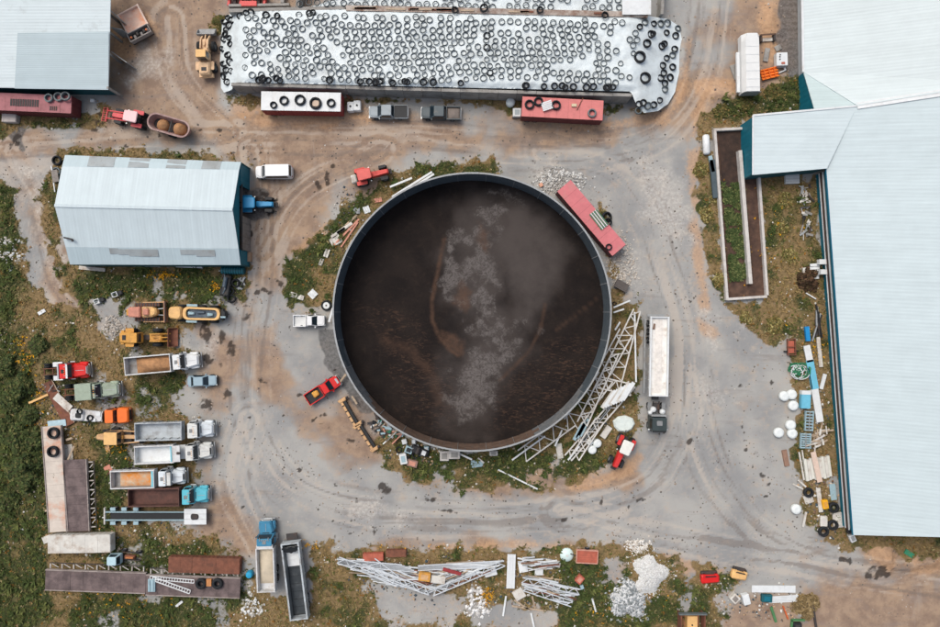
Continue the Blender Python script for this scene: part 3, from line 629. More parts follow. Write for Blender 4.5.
for (t0, t1, u0, u1) in ((.25,.30,.05,.38), (.30,.36,.10,.42), (.36,.41,.10,.50), (.41,.53,.10,.52), (.66,.75,.1,.4), (.75,.86,.10,.5)):
    c1, c2, c3, c4 = lerp(sa,sb_,t0), lerp(sw,se,t0), lerp(sw,se,t1), lerp(sa,sb_,t1)
    q = [(x, y, z+.07) for x, y, z in (lerp(c1,c2,u0), lerp(c1,c2,u1), lerp(c4,c3,u1), lerp(c4,c3,u0))]; sub(surf(MB(), q, .05)).build('skylight_panel', SKYL, sh)
sub(MB().bar(P(64,237.5,5.6), P(72.5,239.5,5.6), .22).bar(P(72.5,239.5,5.6), P(72.5,241.5,5.6), .22)).build('flue_pipe', IRON, sh)
G = lambda p, z=0: Vector((P(*p).x, P(*p).y))
b = MB()
wallp(b, G(sw), G(se), 0, 3.75); wallp(b, G(nw), G(sw), 0, 3.75)
sub(b).build('wall', TEAL_D, sh); b = MB(); wallp(b, G(ne), G(nw), 0, 3.75); sub(b).build('wall', TEAL_D, sh)
gx = P(240.6,205,3.9).x
yn, y1, y2, y3, ys = P(0,162,3.9).y, P(0,185,3.9).y, P(0,219,0).y, P(0,252,0).y, P(0,265,3.9).y
b = MB().box(gx-.25, gx-.05, y1, yn-.1, 0, 3.8); sub(b).build('gable_wall', TEAL, sh)
b = MB().box(gx-.25, gx-.05, ys+.1, y3-.02, 0, 3.8); sub(b).build('gable_wall', TEAL, sh)
b = MB(); zt = [(yn,3.8),((P(*nb_)).y,4.75),(P(*rb).y,6.2),(P(*sb_).y,4.75),(ys,3.8)]
A = [(gx-.2, y, z) for y, z in zt]; b.rings([[(x-.12, y, z) for x, y, z in A], A]); sub(b).build('gable_wall', TEAL, sh)
for i in range(5):
    w = (y2 - y3)/5; y = y3 + w*i
    sub(MB().box(gx+.02 + .015*(i%2), gx+.11, y+.02, y+w-.02, .1, 3.4)).build('door_board', WOOD, sh)
sub(MB().box(gx-.03, gx+.14, y3-.1, y1+.2, 3.45, 3.6)).build('door_track', IRON, sh)
# north west barn
nb = thing('cattle_barn', 'big pale barn in the top left corner, its east side open in bays', 'barn', at(55,30,4)); o0 = nb.location
BR = roofm('barn_roof', (202,214,216), (0,1,0), .8, dirt=(160,168,168), damt=.12, dscale=.5); BR2 = roofm('barn_roof_sheet', (176,192,196), (0,1,0), .55)
sub(surf(MB(), [(-90,86,3.6),(108.5,89.5,3.6),(111.5,-40,6.2),(-90,-40,6.2)])).build('roof', BR, nb)
sub(surf(MB(), [(14.5,88.5,3.78),(108.3,89.8,3.72),(108.9,31.5,4.9),(17.5,33,4.9)], .06)).build('roof_panel', BR2, nb)
e0, e1 = P(108,89,3.5), P(111,-40,5)
b = MB(); wallp(b, P(-90,86,3.6)+Vector((0,.3,0)), e0 + Vector((-.1,.3,0)), 0, 3.45); sub(b).build('wall', TEAL_D, nb)
for (yy, dx, dy, zz) in ((8,1.0,-1.0,3.4), (25,1.5,-.2,3.2), (49,2.0,-1.4,3.0)):
    p = P(110,yy,4); sub(wallp(MB(), (p.x-.4, p.y), (p.x-.4+dx, p.y+dy), 0, zz, zz-.3, .1)).build('open_door', mat('grey_door', (150,154,154), .7, .2, 1), nb)
for yy in (-20, 12, 30, 52, 87):
    p = P(109,yy,4); sub(MB().box(p.x-.45, p.x-.2, p.y-.15, p.y+.15, 0, 3.8)).build('post', CONC, nb)
sub(MB().box(P(-90,0).x, P(96,0).x, e0.y+.6, P(0,-60).y, 0, .1)).build('floor_slab', CONC, nb)
sub(MB().box(P(60,0).x-.2, P(60,0).x, e0.y+.6, P(0,-60).y, 0, 3.4)).build('partition', CONC, nb)
# right-hand barns
R_C = roofm('wing_roof', (201,214,216), (0,1,0), 1.0); R_D = roofm('long_roof', (188,202,205), (.07,1,0), 1.0); R_A = roofm('north_roof', (196,207,208), (0,1,0), .9); R_B = roofm('hip_roof', (182,198,198), (0,1,0), .9)
lb = thing('dairy_barn', 'long pale roofed barn down the right edge with teal side wall', 'barn', at(880,360,3)); o0 = lb.location
N2, N3 = (857,106,4.8), (1000,84,9.2); SE2 = (1000,538.5,8.4)
sub(surf(MB(), [(826,168,3.4), (853,535,3.4), SE2, (1000,168,9.0)])).build('roof_slope', R_D, lb)
sub(surf(MB(), [(1000,168,9.0), SE2, (1180,522,3.4), (1150,160,3.4)])).build('roof_slope', R_D, lb)
sub(surf(MB(), [N2, (826,168.05,3.4), (1000,168.05,9.0), N3])).build('roof_slope', R_D, lb)
b = MB(); b.bar(P(*N2)+Vector((0,0,.1)), P(*N3)+Vector((0,0,.1)), .9, .12); sub(b).build('ridge_flashing', WHITE, lb)
g1, g2 = G((826,170,3.4)) + Vector((.35,0)), G((853,535,3.4)) + Vector((.35,.3))
dv = (g2 - g1).normalized(); nv_ = Vector((dv.y, -dv.x)); nv_ = nv_ if nv_.x < 0 else -nv_
def strip(o_, z0, z1, th=.1): return sub(wallp(MB(), g1 + nv_*o_, g2 + nv_*o_, z0, z1, th=th if False else .1))
strip(0, 0, 1.15).build('lower_wall', TEAL, lb); strip(0, 2.2, 3.32).build('upper_wall', TEAL, lb)
strip(-.12, 1.15, 2.2).build('side_curtain', mat('white_curtain', (190,190,186), .8, .15, 2), lb)
for zz, mm in ((1.2, WHITE), (1.62, RUST), (1.75, IRON), (2.15, WHITE)):
    b = MB(); b.bar((*(g1 + nv_*.16), zz), (*(g2 + nv_*.16), zz), .12, .1); sub(b).build('curtain_rail', mm, lb)
sub(wallp(MB(), g2 + Vector((.1,0)), G((1000,535,5)), 0, 3.3, 7.5)).build('gable_wall', TEAL, lb)
b = MB(); q1, q2 = P(826,168,3.4), P(853,535,3.4); b.bar(q1 + Vector((-.05,0,-.02)), q2 + Vector((-.05,0,-.02)), .14, .16); sub(b).build('gutter', mat('teal_trim', (8,92,116), .5, .1, 2), lb)
for k_, (px_, py_) in enumerate(((822.5,262),(824,272))): sub(MB().box(P(px_,0,1).x-.7, P(px_,0,1).x+.5, P(0,py_,1).y-.35, P(0,py_,1).y+.35, .8, 1.5)).build('fan_housing', WHITE, lb)
wing = thing('barn_wing', 'pale roofed wing with teal end wall reaching over the concrete pit', 'barn', at(800,145,4)); o0 = wing.location
sub(surf(MB(), [(752.8,115.6,4.5), (752.6,175,4.0), (827,168.5,3.9), N2])).build('roof', R_C, wing)
wa, wb, wc, wd = G((752.8,115.6,4.5))+Vector((.1,-.1)), G((752.6,175,4.0))+Vector((.1,.1)), G((827,168.5,3.9))+Vector((0,.15)), G((857,106,4.8))
sub(wallp(MB(), wa, wb, 0, 4.35, 3.85)).build('end_wall', TEAL, wing); sub(wallp(MB(), wb, wc, 0, 3.6)).build('side_wall', TEAL_D, wing); sub(wallp(MB(), wd, wa, 0, 4.5, 4.35)).build('side_wall', TEAL_D, wing)
sub(MB().bar(P(752.8,115.5,4.5)+Vector((0,0,.06)), P(*N2)+Vector((0,0,.06)), .25, .06).bar(P(752.8,115.5,4.5)+Vector((0,0,.06)), P(752.6,175,4.0)+Vector((0,0,.06)), .2, .06)).build('verge_trim', WHITE, wing)
north = thing('feed_barn', 'pale roofed barn in the top right corner with a white lower wall', 'barn', at(860,40,2)); o0 = north.location
sub(surf(MB(), [(802,-40,1.7), (803.5,72,1.7), (857.5,105.6,5.0), (1000,83,9.4), (1000,-40,9.4)])).build('roof', R_A, north)
sub(surf(MB(), [(803.6,72.2,1.66), (814.5,109.5,4.55), (857.3,106,4.9)])).build('hip_roof', R_B, north)
wa, wb, wc = G((802.3,-40,1.7))+Vector((.1,0)), G((803.7,72,1.7))+Vector((.1,0)), G((814.6,109.5,4.5))+Vector((.1,0))
sub(wallp(MB(), wa, wb, 0, 1.6)).build('wall', mat('pale_grey_wall', (176,180,180), .8, .15, 1), north); sub(wallp(MB(), wb, wc, 0, 1.55, 4.4)).build('wall', TEAL, north)
sub(MB().bar(P(801.6,-40,1.72), P(803.2,72,1.72), .3, .12)).build('fascia', WHITE, north)
sub(MB().bar(P(800.2,74,.1), P(801.5,110,.1), .25, .2)).build('kerb', CONC_P, north)

# ------------------------------------------------------------------ concrete pit
pit = thing('concrete_pit', 'narrow walled concrete pit with a dividing wall under the barn wing', 'pit', at(742,215)); o0 = pit.location
def wl(p, q, h, w=.36, m=CONC_P, n='wall'):
    a, c = P(*p, h), P(*q, h); b = MB(); dd = (c - a).normalized()*w*.5; b.bar((a.x-dd.x, a.y-dd.y, h/2), (c.x+dd.x, c.y+dd.y, h/2), w, h); sub(b).build(n, m, pit)
wl((715,129.5), (727.5,299), .75); wl((717.5,129.5), (744,128.2), .73); wl((729.8,299), (766,296.5), .71); wl((759.5,178), (767.5,294), .75); wl((740.5,152), (750.8,282), 1.1, .5)
soilm = mat('manure_crust', (92,70,58), .95, .35, 1.2, dirt=(62,48,42), damt=.5, bump=.2); soild = mat('dark_manure', (68,52,44), .95, .35, 1.5, dirt=(44,36,33), damt=.5, bump=.2)
b = MB(); pts = [P(716,131), P(728,298), P(767,295), P(760,178), P(742,152), P(742,130)]; b.rings([[(p.x,p.y,-.05) for p in pts], [(p.x,p.y,.12) for p in pts]]); sub(b).build('floor', soilm, pit)
b = MB(); pts = [P(717.5,131), P(722,188), P(741,186), P(739,152), P(741,131)]; b.rings([[(p.x,p.y,.05) for p in pts], [(p.x,p.y,.18) for p in pts]]); sub(b).build('manure_bed', soild, pit)
n = 3400; py = RNG.uniform(184, 280, n); px = RNG.uniform(0, 1, n)*19 + 722.5 + (py-190)*.085; k = fbm(px*.15, py*.15, 61, 3) > .40; px, py = px[k], py[k]
gcol = np.where(RNG.uniform(0,1,(len(px),1)) < .7, C(66,82,46), C(110,116,72)); sz = RNG.uniform(.15, .45, len(px)); tri, cc = blades(px, py, np.full(len(px), .15), sz, sz, 6, gcol); soup('pit_weeds', tri, cc, LEAF)

# ------------------------------------------------------------------ silage clamp: walls, tarpaulin, tyres
clamp = thing('silage_clamp', 'long concrete silage clamp walls along the top of the yard', 'silage clamp', at(430,60)); o0 = clamp.location
def cw(p, q, h, w, m=CONC, n='wall'):
    a, c = P(*p, h), P(*q, h); a.z = c.z = h/2; b = MB(); b.bar(a, c, w, h); sub(b).build(n, m, clamp)
PW = 21
for i in range(PW):                       # precast wall panels with open joints
    x0 = 231 + (632-231)*i/PW; x1 = 231 + (632-231)*(i+1)/PW; y0 = 84.2 + (x0-231)*.027; y1 = 84.2 + (x1-231)*.027
    cw((x0+.15, y0 + random.uniform(-.2,.2)), (x1-.15, y1), 3.2 + random.uniform(-.03,.03), .42, CONC, 'wall_panel')
cw((229,10.5), (345,7.5), 3.0, .5, CONC, 'wall'); cw((346,7.8), (648,14.5), 3.35, .75, mat('stained_concrete', (176,166,156), .9, .3, 1, dirt=(112,78,60), damt=.5), 'wall')
cw((297,10), (300,-30), 2.6, .5); cw((662,14), (664,-20), 2.2, .4)
TARP = mat('white_tarpaulin', (210,220,222), .45, .07, .5, bump=.25, spec=.4, dirt=(178,184,184), damt=.3, dscale=.35)
def tz(px, py):
    """height of the main tarp over the clamp"""
    d_ = poly_sd(px, py, [(222,24),(234,12),(345,10),(648,17),(668,19),(680,30),(681,62),(674,92),(660,110),(644,113),(634,100),(632,92),(232,85),(222,92),(219,60)])
    zc = 3.35 + .35*fbm(px*.02, py*.05, 71, 3)
    end = np.minimum(sstep(216, 250, px), sstep(684, 628, px))
    return .08 + zc*end*np.clip(.86 + .02*np.clip(d_, 0, 8), 0, 1) + .22*(fbm(px*.15, py*.15, 72, 4)-.5)*np.clip(end+.2, 0, 1), d_
def tarp(name, label, poly, zfun, step=1.6):
    xs = np.arange(min(p[0] for p in poly)-2, max(p[0] for p in poly)+2.1, step); ys = np.arange(min(p[1] for p in poly)-2, max(p[1] for p in poly)+2.1, step)
    X, Y = np.meshgrid(xs, ys); d_ = poly_sd(X, Y, poly)
    # pull the outermost row onto the outline so the edge is clean
    gx_ = poly_sd(X+.5, Y, poly) - poly_sd(X-.5, Y, poly); gy_ = poly_sd(X, Y+.5, poly) - poly_sd(X, Y-.5, poly)
    near = (d_ < 0) & (d_ > -step*1.5); X = np.where(near, X - gx_*d_, X); Y = np.where(near, Y - gy_*d_, Y)
    Z = zfun(X, Y); kk = S*(H-Z)/H; vx, vy = (X-470)*kk, (313.5-Y)*kk; ok = d_ > -step*1.5
    id_ = np.arange(X.size).reshape(X.shape); f = []
    a, b_, c, d2 = id_[:-1,:-1], id_[:-1,1:], id_[1:,1:], id_[1:,:-1]; good = ok[:-1,:-1] & ok[:-1,1:] & ok[1:,1:] & ok[1:,:-1]
    f = np.stack([d2[good], c[good], b_[good], a[good]], -1)
    used, inv = np.unique(f, return_inverse=True); V = np.stack([vx, vy, Z], -1).reshape(-1, 3)[used]
    m_ = bpy.data.meshes.new(name); m_.from_pydata(V.tolist(), [], inv.reshape(-1, 4).tolist()); m_.polygons.foreach_set('use_smooth', np.ones(len(f), bool)); m_.materials.append(TARP); m_.update()
    return tag(link(name, m_), label, 'tarpaulin')
MAINP = [(222,24),(228,15),(238,11.5),(345,9.5),(648,16),(668,19),(679,26),(682,40),(681,64),(675,92),(668,104),(658,111),(644,113),(636,104),(632,94),(630,91.5),(234,82.3),(232,90),(224,92.5),(221,88),(220,60)]
tarp('tarpaulin', 'huge white sheet weighed down by hundreds of tyres over the long clamp', MAINP, lambda x, y: tz(x, y)[0])
UPP = [(302,8),(318,5),(334,-1),(345,-14),(640,-14),(640,12),(560,10),(420,6.5),(345,5.5)]
tarp('tarpaulin', 'second white tyre covered sheet at the top edge behind the dividing wall', UPP, lambda x, y: 2.75 + .25*fbm(x*.04, y*.08, 73, 3))
p0 = tag(MB().box(-1,1,-1,1,0,.06).build('flat_sheet', WHITE), 'clean white flat panel at the top edge beside the clamp end', 'panel'); a_, c_ = P(620.5,-6,2.6), P(649,18,2.6)
p0.location = ((a_.x+c_.x)/2, (a_.y+c_.y)/2, 3.6); p0.scale = ((c_.x-a_.x)/2, (a_.y-c_.y)/2, 1)
TY = [mat('tyre_rubber', (88,96,98), .85, .25, 2, dirt=(112,116,114), damt=.2), mat('tyre_faded', (110,118,119), .85, .2, 2, dirt=(118,120,118), damt=.3), mat('tyre_dark', (30,33,36), .8, .25, 3)]
def tyre_mb(Ro, Ri, w, n=18):
    return MB().lathe([(Ri, -w*.36), (Ri+(Ro-Ri)*.5, -w*.5), (Ro*.96, -w*.42), (Ro, -w*.2), (Ro, w*.2), (Ro*.96, w*.42), (Ri+(Ro-Ri)*.5, w*.5), (Ri, w*.36), (Ri+(Ro-Ri)*.55, w*.25), (Ri+(Ro-Ri)*.55, -w*.25)], n, closed=True)
TYM = {}
def tyre_mesh(Ro, ri=.66, w=.30, k=0, n=18):
    key = (round(Ro, 2), ri, w, k)
    if key not in TYM: TYM[key] = tyre_mb(Ro, Ro*ri, w, n).mesh('tyre', TY[k], True)
    return TYM[key]
def tyre(px, py, z, Ro, label, k=0, w=.3, tilt=(0,0), group=None, ri=.62):
    o = link('tyre', tyre_mesh(Ro, ri, w, k), None); p = P(px, py, z + w/2); o.location = p; o.rotation_euler = (math.radians(tilt[0]), math.radians(tilt[1]), random.uniform(0, 6))
    return tag(o, label, 'tyre', group)
pts = []
row = 0; y = 21.0
while y < 82:
    x = 247 + (4.5 if row % 2 else 0) + random.uniform(-2, 2)
    while x < 640:
        yy = y + random.uniform(-1.0, 1.0) + (x-247)*.012 + 3*math.sin(x*.021); xx = x + random.uniform(-.9, .9)
        if random.random() > .05 and fbm(np.array(xx*.03), np.array(yy*.06), 90, 3) > .25 and yy < 80.5 + (x-247)*.02: pts.append((xx, yy))
        x += 8.5 + random.uniform(-.8, .8)
    y += 6.2; row += 1
pts = [p for p in pts if not (p[0] > 612 and random.random() < .55)]
for x in np.arange(252, 625, 9.5):     # bottom row and top row by the walls
    pts.append((x + random.uniform(-3, 3), 15.5 + (x-250)*.016 + random.uniform(-1.5, 1.5)))
for x in np.arange(300, 640, 8.4):
    for yb in (3.2, -4.5):
        if fbm(np.array(x*.05), np.array(yb*.1), 93, 2) > .36: pts.append((x + random.uniform(-2,2), yb + (x-300)*.014 + random.uniform(-1.2,1.2)))
keep_ = []
for p in pts:
    if all((p[0]-q[0])**2 + (p[1]-q[1])**2 > (27 if random.random() > .08 else 14) for q in keep_): keep_.append(p)
pts = keep_
pts.sort(key=lambda p: (p[0]-470)**2*.15 + (p[1]-313)**2)
bulk = MB(); nind = 0; TM = [tyre_mesh(r_, .78, .2, k_) for r_ in (.39,.43,.46,.5) for k_ in (0,1,0,1)]
for (x, y) in pts:
    z = float(tz(np.array(x), np.array(y))[0]) if y > 12 + (x-300)*.012 else 2.95
    if nind < 255:
        o = link('tyre', random.choice(TM)); o.location = P(x, y, z + .16); o.rotation_euler = (random.gauss(0,.1), random.gauss(0,.1), random.uniform(0,6))
        tag(o, 'worn lorry tyre lying flat among the rows on the white silage sheet', 'tyre', 'tyres in rows on the silage sheet'); nind += 1
    else:
        p = P(x, y, z + .16); t = tyre_mb(.46, .358, .2, 14); bulk.add([(a+p.x, b_+p.y, c+p.z) for a, b_, c in t.v], t.f)
tag(bulk.build('tyre_rows', TY[0], None, True), kind='stuff')
edge = [(775,115),(828,110),(866,95),(858,120),(820,148),(812,155),(855,165),(848,185),(828,195),(815,220),(848,225),(818,245),(808,262),(840,260),(822,280),(822,300),(805,337),(785,352),(765,355),(750,345),(735,350),(733,372),(738,90),(755,75),(785,80),(808,80),(830,78)]
for i, (a, b_) in enumerate(edge):
    x, y = 420 + a/3.357, b_/3.357; z = float(tz(np.array(x), np.array(y))[0])
    tyre(x, y, z, random.choice((.46,.52,.52,.56)), 'dark tyre lying on the rounded east apron of the white silage sheet', random.choice((0,2,2)), .3, (random.gauss(0,6), random.gauss(4,6)), 'tyres on the east apron')
for x, y, r_, lb_ in ((639.8,57,.86,'huge tractor tyre on the east apron, upper of the two biggest'), (645,78,.84,'huge tractor tyre on the east apron, lower of the two biggest'), (647,43.5,.62,'medium large tyre on the east apron above the two biggest'), (653,34,.44,'small tyre on the east apron north of the medium large one')):
    tyre(x, y, float(tz(np.array(x), np.array(y))[0]), r_, lb_, 2, .42)
for i, (x, y) in enumerate([(224,22),(226,30),(229,25),(232,20),(224,39),(229,38),(230,44),(222,49),(228,55),(224,64),(230,62),(226,70),(231,71),(223,76),(227,82),(240,16),(246,13),(251,12),(228,18),(225,34)]):
    tyre(x, y, float(tz(np.array(x), np.array(y))[0]) + .05*(i % 3), random.choice((.44,.5,.58)), 'black tyre heaped along the sloping west edge of the silage sheet', 2, .32, (random.gauss(0,25), random.gauss(0,25)), 'tyres along the west edge')
for i in range(34):    # doubled-up darker tyres by the south wall and north wall
    if i < 30: x = random.uniform(250, 620); y = 79.6 + (x-231)*.024 - random.uniform(0, 2.5)
    else: x = random.uniform(262, 345); y = 14 + random.uniform(-2, 3)
    tyre(x, y, float(tz(np.array(x), np.array(y))[0]) + .1, random.choice((.46,.5,.54)), 'darker tyre doubled up against the wall edge of the silage sheet', 2, .3, (random.gauss(0,8), random.gauss(0,8)), 'darker tyres by the walls')
for x, y, r_, lb_ in ((484,8,.62,'dark tyre on the dividing wall of the clamp, left of the pair'), (455,10,.5,'dark tyre on the dividing wall nearest the western end'), (540,10,.5,'dark tyre leaning at the dividing wall, above the middle of the sheet'), (605,15,.5,'dark tyre at the wall beside the clean white panel'), (487,36,.55,'dark double tyre in the middle of the sheet, upper one'), (487,48,.55,'dark double tyre in the middle of the sheet, lower one'), (490,73,.5,'dark tyre near the south wall at the middle of the sheet')):
    tyre(x, y, 3.5, r_, lb_, 2, .3, (8, 5))
for i in range(12):
    x = random.uniform(350, 600); b = MB(); b.bar((0,0,0), (random.uniform(1,3.5), random.uniform(-.1,.1), 0), .25, .08); o = b.build('timber', RUST if i % 2 else TIMB); o.location = P(x, 8.0 + (x-346)*.021, 3.42); tag(o, 'weathered timber offcut lying on top of the clamp dividing wall', 'timber', 'offcuts on the dividing wall')
# ------------------------------------------------------------------ vehicle parts
RIMW = mat('rim_white', (200,200,196), .5, .15, 3); RIMG = mat('rim_grey', (110,112,112), .5, .2, 3, dirt=(96,78,64), damt=.3)
BLACK = mat('black_plastic', (34,36,38), .6, .2, 3); CHROME = mat('dull_chrome', (176,180,182), .3, .15, 3, metal=.6)
LAMP = mat('headlamp_glass', (214,218,214), .15, .05, 5); YLAMP = mat('amber_lamp', (220,150,50), .3, .05, 5); GREYP = mat('grey_plastic', (128,130,130), .6, .2, 3); TAIL = mat('tail_lamp', (140,24,20), .3, .1, 5)
WH = {}
def wheel(par, x, y, Ro, w, rim=None, name='wheel', z=None):
    rim = rim or RIMG; key = (Ro, w, rim.name)
    if key not in WH:
        t = MB().lathe([(Ro*.58,-w*.4),(Ro*.8,-w*.5),(Ro*.97,-w*.4),(Ro,0),(Ro*.97,w*.4),(Ro*.8,w*.5),(Ro*.58,w*.4)], 18, 'y', closed=True).mesh('wheel', TY[2], True)
        r = MB().lathe([(.02,-w*.18),(Ro*.2,-w*.22),(Ro*.45,-w*.1),(Ro*.58,-w*.38),(Ro*.58,w*.38),(Ro*.45,w*.1),(Ro*.2,w*.22),(.02,w*.18)], 14, 'y').mesh('rim', rim)
        WH[key] = (t, r)
    o = link(name, WH[key][0], par); o.location = (x, y, Ro if z is None else z); link('rim', WH[key][1], o); return o
def cabin(par, x0, x1, w, z0, z1, sf, sr, body, name='cab', side=.14, roofm=None, belt=.45, glass=True, winname=True):
    """cab shell: vertical to the belt line, then tapering glasshouse with its own window panes and roof panel"""
    zb = z0 + (z1-z0)*belt; r = .14
    lo, hi = rr(x0, x1, w, w, r), rr(x0+sr, x1-sf, w-2*side, w-2*side, r)
    b = MB().rings([[(x,y,z0) for x,y in lo], [(x,y,zb) for x,y in lo], [(x,y,z1) for x,y in hi]]); cab = b.build(name, body, par)
    g = .025; e = .12
    def pane(n, P4):
        MB().plate(P4, g).build(n, GLASS, par)
    def L3(a, c, t): return tuple(p + (q-p)*t for p, q in zip(a, c))
    def panel(n, a, b_, c, d_):     # a,b bottom, c,d top
        a2, b2 = L3(a,d_,e), L3(b_,c,e); c2, d2 = L3(c,b_,e*.6), L3(d_,a,e*.6)
        pane(n, [L3(a2,b2,.05), L3(b2,a2,.05), L3(c2,d2,.05), L3(d2,c2,.05)])
    hw, ht = w/2 - r*.4, w/2 - side - r*.4
    panel('windshield', (x1,-hw,zb), (x1,hw,zb), (x1-sf,ht,z1), (x1-sf,-ht,z1))
    panel('rear_window', (x0,hw,zb), (x0,-hw,zb), (x0+sr,-ht,z1), (x0+sr,ht,z1))
    panel('side_window', (x1-r*1.2,w/2,zb), (x0+r*1.2,w/2,zb), (x0+sr+r,w/2-side,z1), (x1-sf-r,w/2-side,z1))
    panel('side_window', (x0+r*1.2,-w/2,zb), (x1-r*1.2,-w/2,zb), (x1-sf-r,-w/2+side,z1), (x0+sr+r,-w/2+side,z1))
    MB().prism([(x*1, y*1) for x, y in rr(x0+sr-.03, x1-sf+.04, w-2*side+.04, w-2*side+.04, r)], z1+.002, z1+.07, .05).build('roof', roofm or body, par)
    return cab
def lamps(par, xf, xr, w, zf, zr=None):
    for s in (-1, 1):
        MB().box(xf-.06, xf+.03, s*w-.13, s*w+.13, zf-.09, zf+.09).build('headlight', LAMP, par)
        if xr is not None: MB().box(xr-.03, xr+.04, s*w-.1, s*w+.1, zr-.12, zr+.12).build('tail_light', TAIL, par)
def mirrors(par, x, w, z, m):
    for s in (-1, 1): MB().box(x-.06, x+.08, s*(w+.02)-.0, s*(w+.24), z-.15, z+.12).build('mirror', m, par) if s > 0 else MB().box(x-.06, x+.08, -(w+.24), -(w+.02), z-.15, z+.12).build('mirror', m, par)
def open_box(par, x0, x1, w, z0, z1, t, out, inn, name='dump_box', floor=None, shield=0, tail=True):
    """open load body: floor, side walls with ribs, head board, tailgate"""
    fl = MB().box(x0, x1, -w/2, w/2, z0, z0+.1).build('floor', floor or inn, par)
    for s in (-1, 1):
        ys = sorted((s*w/2, s*(w/2-t))); sw_ = MB().box(x0, x1, ys[0], ys[1], z0+.1, z1)
        n_ = max(3, int((x1-x0)/1.1))
        for k in range(n_+1):
            xx = x0 + .06 + (x1-x0-.12)*k/n_; yo = sorted((s*w/2+s*.002, s*(w/2+.07))); sw_.box(xx-.05, xx+.05, yo[0], yo[1], z0, z1-.05)
        so_ = sw_.build('side_wall', out, par)
        MB().box(x0-.02, x1+.02, min(s*w/2+s*.04, s*(w/2-t-.02)), max(s*w/2+s*.04, s*(w/2-t-.02)), z1+.002, z1+.07).build('top_rail', out, so_)
        yi = sorted((s*(w/2-t)-s*.003, s*(w/2-t)-s*.02)); MB().box(x0+t, x1-t, yi[0], yi[1], z0+.11, z1-.03).build('liner', inn, so_)
    h = MB().box(x1-t, x1, -w/2+t+.003, w/2-t-.003, z0+.1, z1+.09)
    if shield: h.box(x1+.003, x1+shield, -w/2+.1, w/2-.1, z1+.0, z1+.07)
    h.build('head_board', out, par)
    if tail: MB().box(x0, x0+t, -w/2+t+.003, w/2-t-.003, z0+.1, z1+.05).build('tailgate', out, par)
def loadm(par, x0, x1, w, z0, hh, m, name='load', seed=0):
    nx_, ny_ = 14, 8; rs = []
    for i in range(nx_+1):
        u = i/nx_; row = []
        for j in range(ny_+1):
            v = j/ny_; h_ = hh*(math.sin(math.pi*min(1,max(0,u)))**.5)*(math.sin(math.pi*v)**.5)*(.6+.7*float(fbm(np.array(u*4+seed), np.array(v*3.), seed+5, 3)))
            row.append((x0+(x1-x0)*u, -w/2+w*v, z0+.02+h_))
        rs.append(row)
    b = MB(); b.rings(rs, cap=False, close=False); b.f = [tuple(reversed(f)) for f in b.f]; return b.build(name, m, par, True)
def chassis(par, x0, x1, y=.42, z=.85, m=None):
    for s in (-1, 1): MB().box(x0, x1, s*y-.05, s*y+.05, z-.14, z+.12).build('frame_rail', m or IRON, par)
    b = MB()
    for k in range(5): xx = x0 + .3 + (x1-x0-.6)*k/4; b.box(xx-.06, xx+.06, -y+.05, y-.05, z-.1, z+.06)
    b.build('cross_member', m or IRON, par)
def conv_cab(par, xf, w, body, roof=None, hood=1.75, cab=1.55, zr=2.65, grille=CHROME, hoodw=1.55, sleeper=0, hz=1.75):
    """bonneted lorry cab; xf: front bumper x"""
    x1 = xf - .12; xc = x1 - hood
    MB().rings([[(x,y,.75) for x,y in rr(xc+.02, x1, w*.92, hoodw, .28)], [(x,y,hz-.25) for x,y in rr(xc+.02, x1, w*.88, hoodw, .28)], [(x,y,hz) for x,y in rr(xc+.02, x1-.14, w*.72, hoodw*.8, .25)]]).build('hood', body, par)
    MB().box(x1+.003, x1+.06, -hoodw*.36, hoodw*.36, .85, hz-.2).build('grille', grille, par)
    for s in (-1, 1):
        MB().prism([(x, y + s*(w/2-.22)) for x, y in rr(x1-1.35, x1-.15, .5, .42, .18)], .72, 1.22, .12).build('fender', body, par)
        MB().cyl((xc-.15, s*(w/2-.05), 2.1), 'z', .08, 2.0, 8).build('exhaust_stack', CHROME, par) if s > 0 and cab > 1.3 else None
        MB().cyl((xc-cab*.5, s*(w/2-.25), .72), 'x', .3, 1.1, 10).build('fuel_tank', CHROME, par)
    cabin(par, xc-cab-sleeper, xc-.004, w, .85, zr, .45, .12, body, roofm=roof, belt=.52)
    MB().box(x1+.07, xf+.05, -w*.47, w*.47, .45, .75).build('bumper', grille, par); lamps(par, x1-.02, None, hoodw*.42, 1.0); mirrors(par, xc-.35, w/2, 1.9, BLACK)
    b = MB()
    for k in range(5): b.cyl((xc-.62, -.6+.3*k, zr+.1), 'x', .05, .12, 6)
    b.build('marker_light', YLAMP, par); MB().prism([(x+xc-cab*.62, y) for x, y in rr(-.22,.22,.55,.5,.08)], zr+.072, zr+.12, .03).build('roof_hatch', BLACK if grille is CHROME and hood > 1.8 else GREYP, par)
    MB().box(xc+.35, x1-.35, -.03, .03, hz+.001, hz+.03).build('bonnet_trim', CHROME, par); MB().box(xc+.06, xc+.16, -.5, .5, hz+.001, hz+.03).build('cowl_vent', BLACK, par)
    for s in (-1, 1):
        MB().box(xc-1.1, xc-.3, min(s*(w/2+.01), s*(w/2+.16)), max(s*(w/2+.01), s*(w/2+.16)), .5, .58).build('step', CHROME, par); MB().cyl((xc-cab*.3, s*.62, zr+.13), 'x', .05, .5, 6).build('air_horn', CHROME, par)
    wheel(par, x1-.75, w/2-.2, .52, .32, RIMW); wheel(par, x1-.75, -w/2+.2, .52, .32, RIMW)
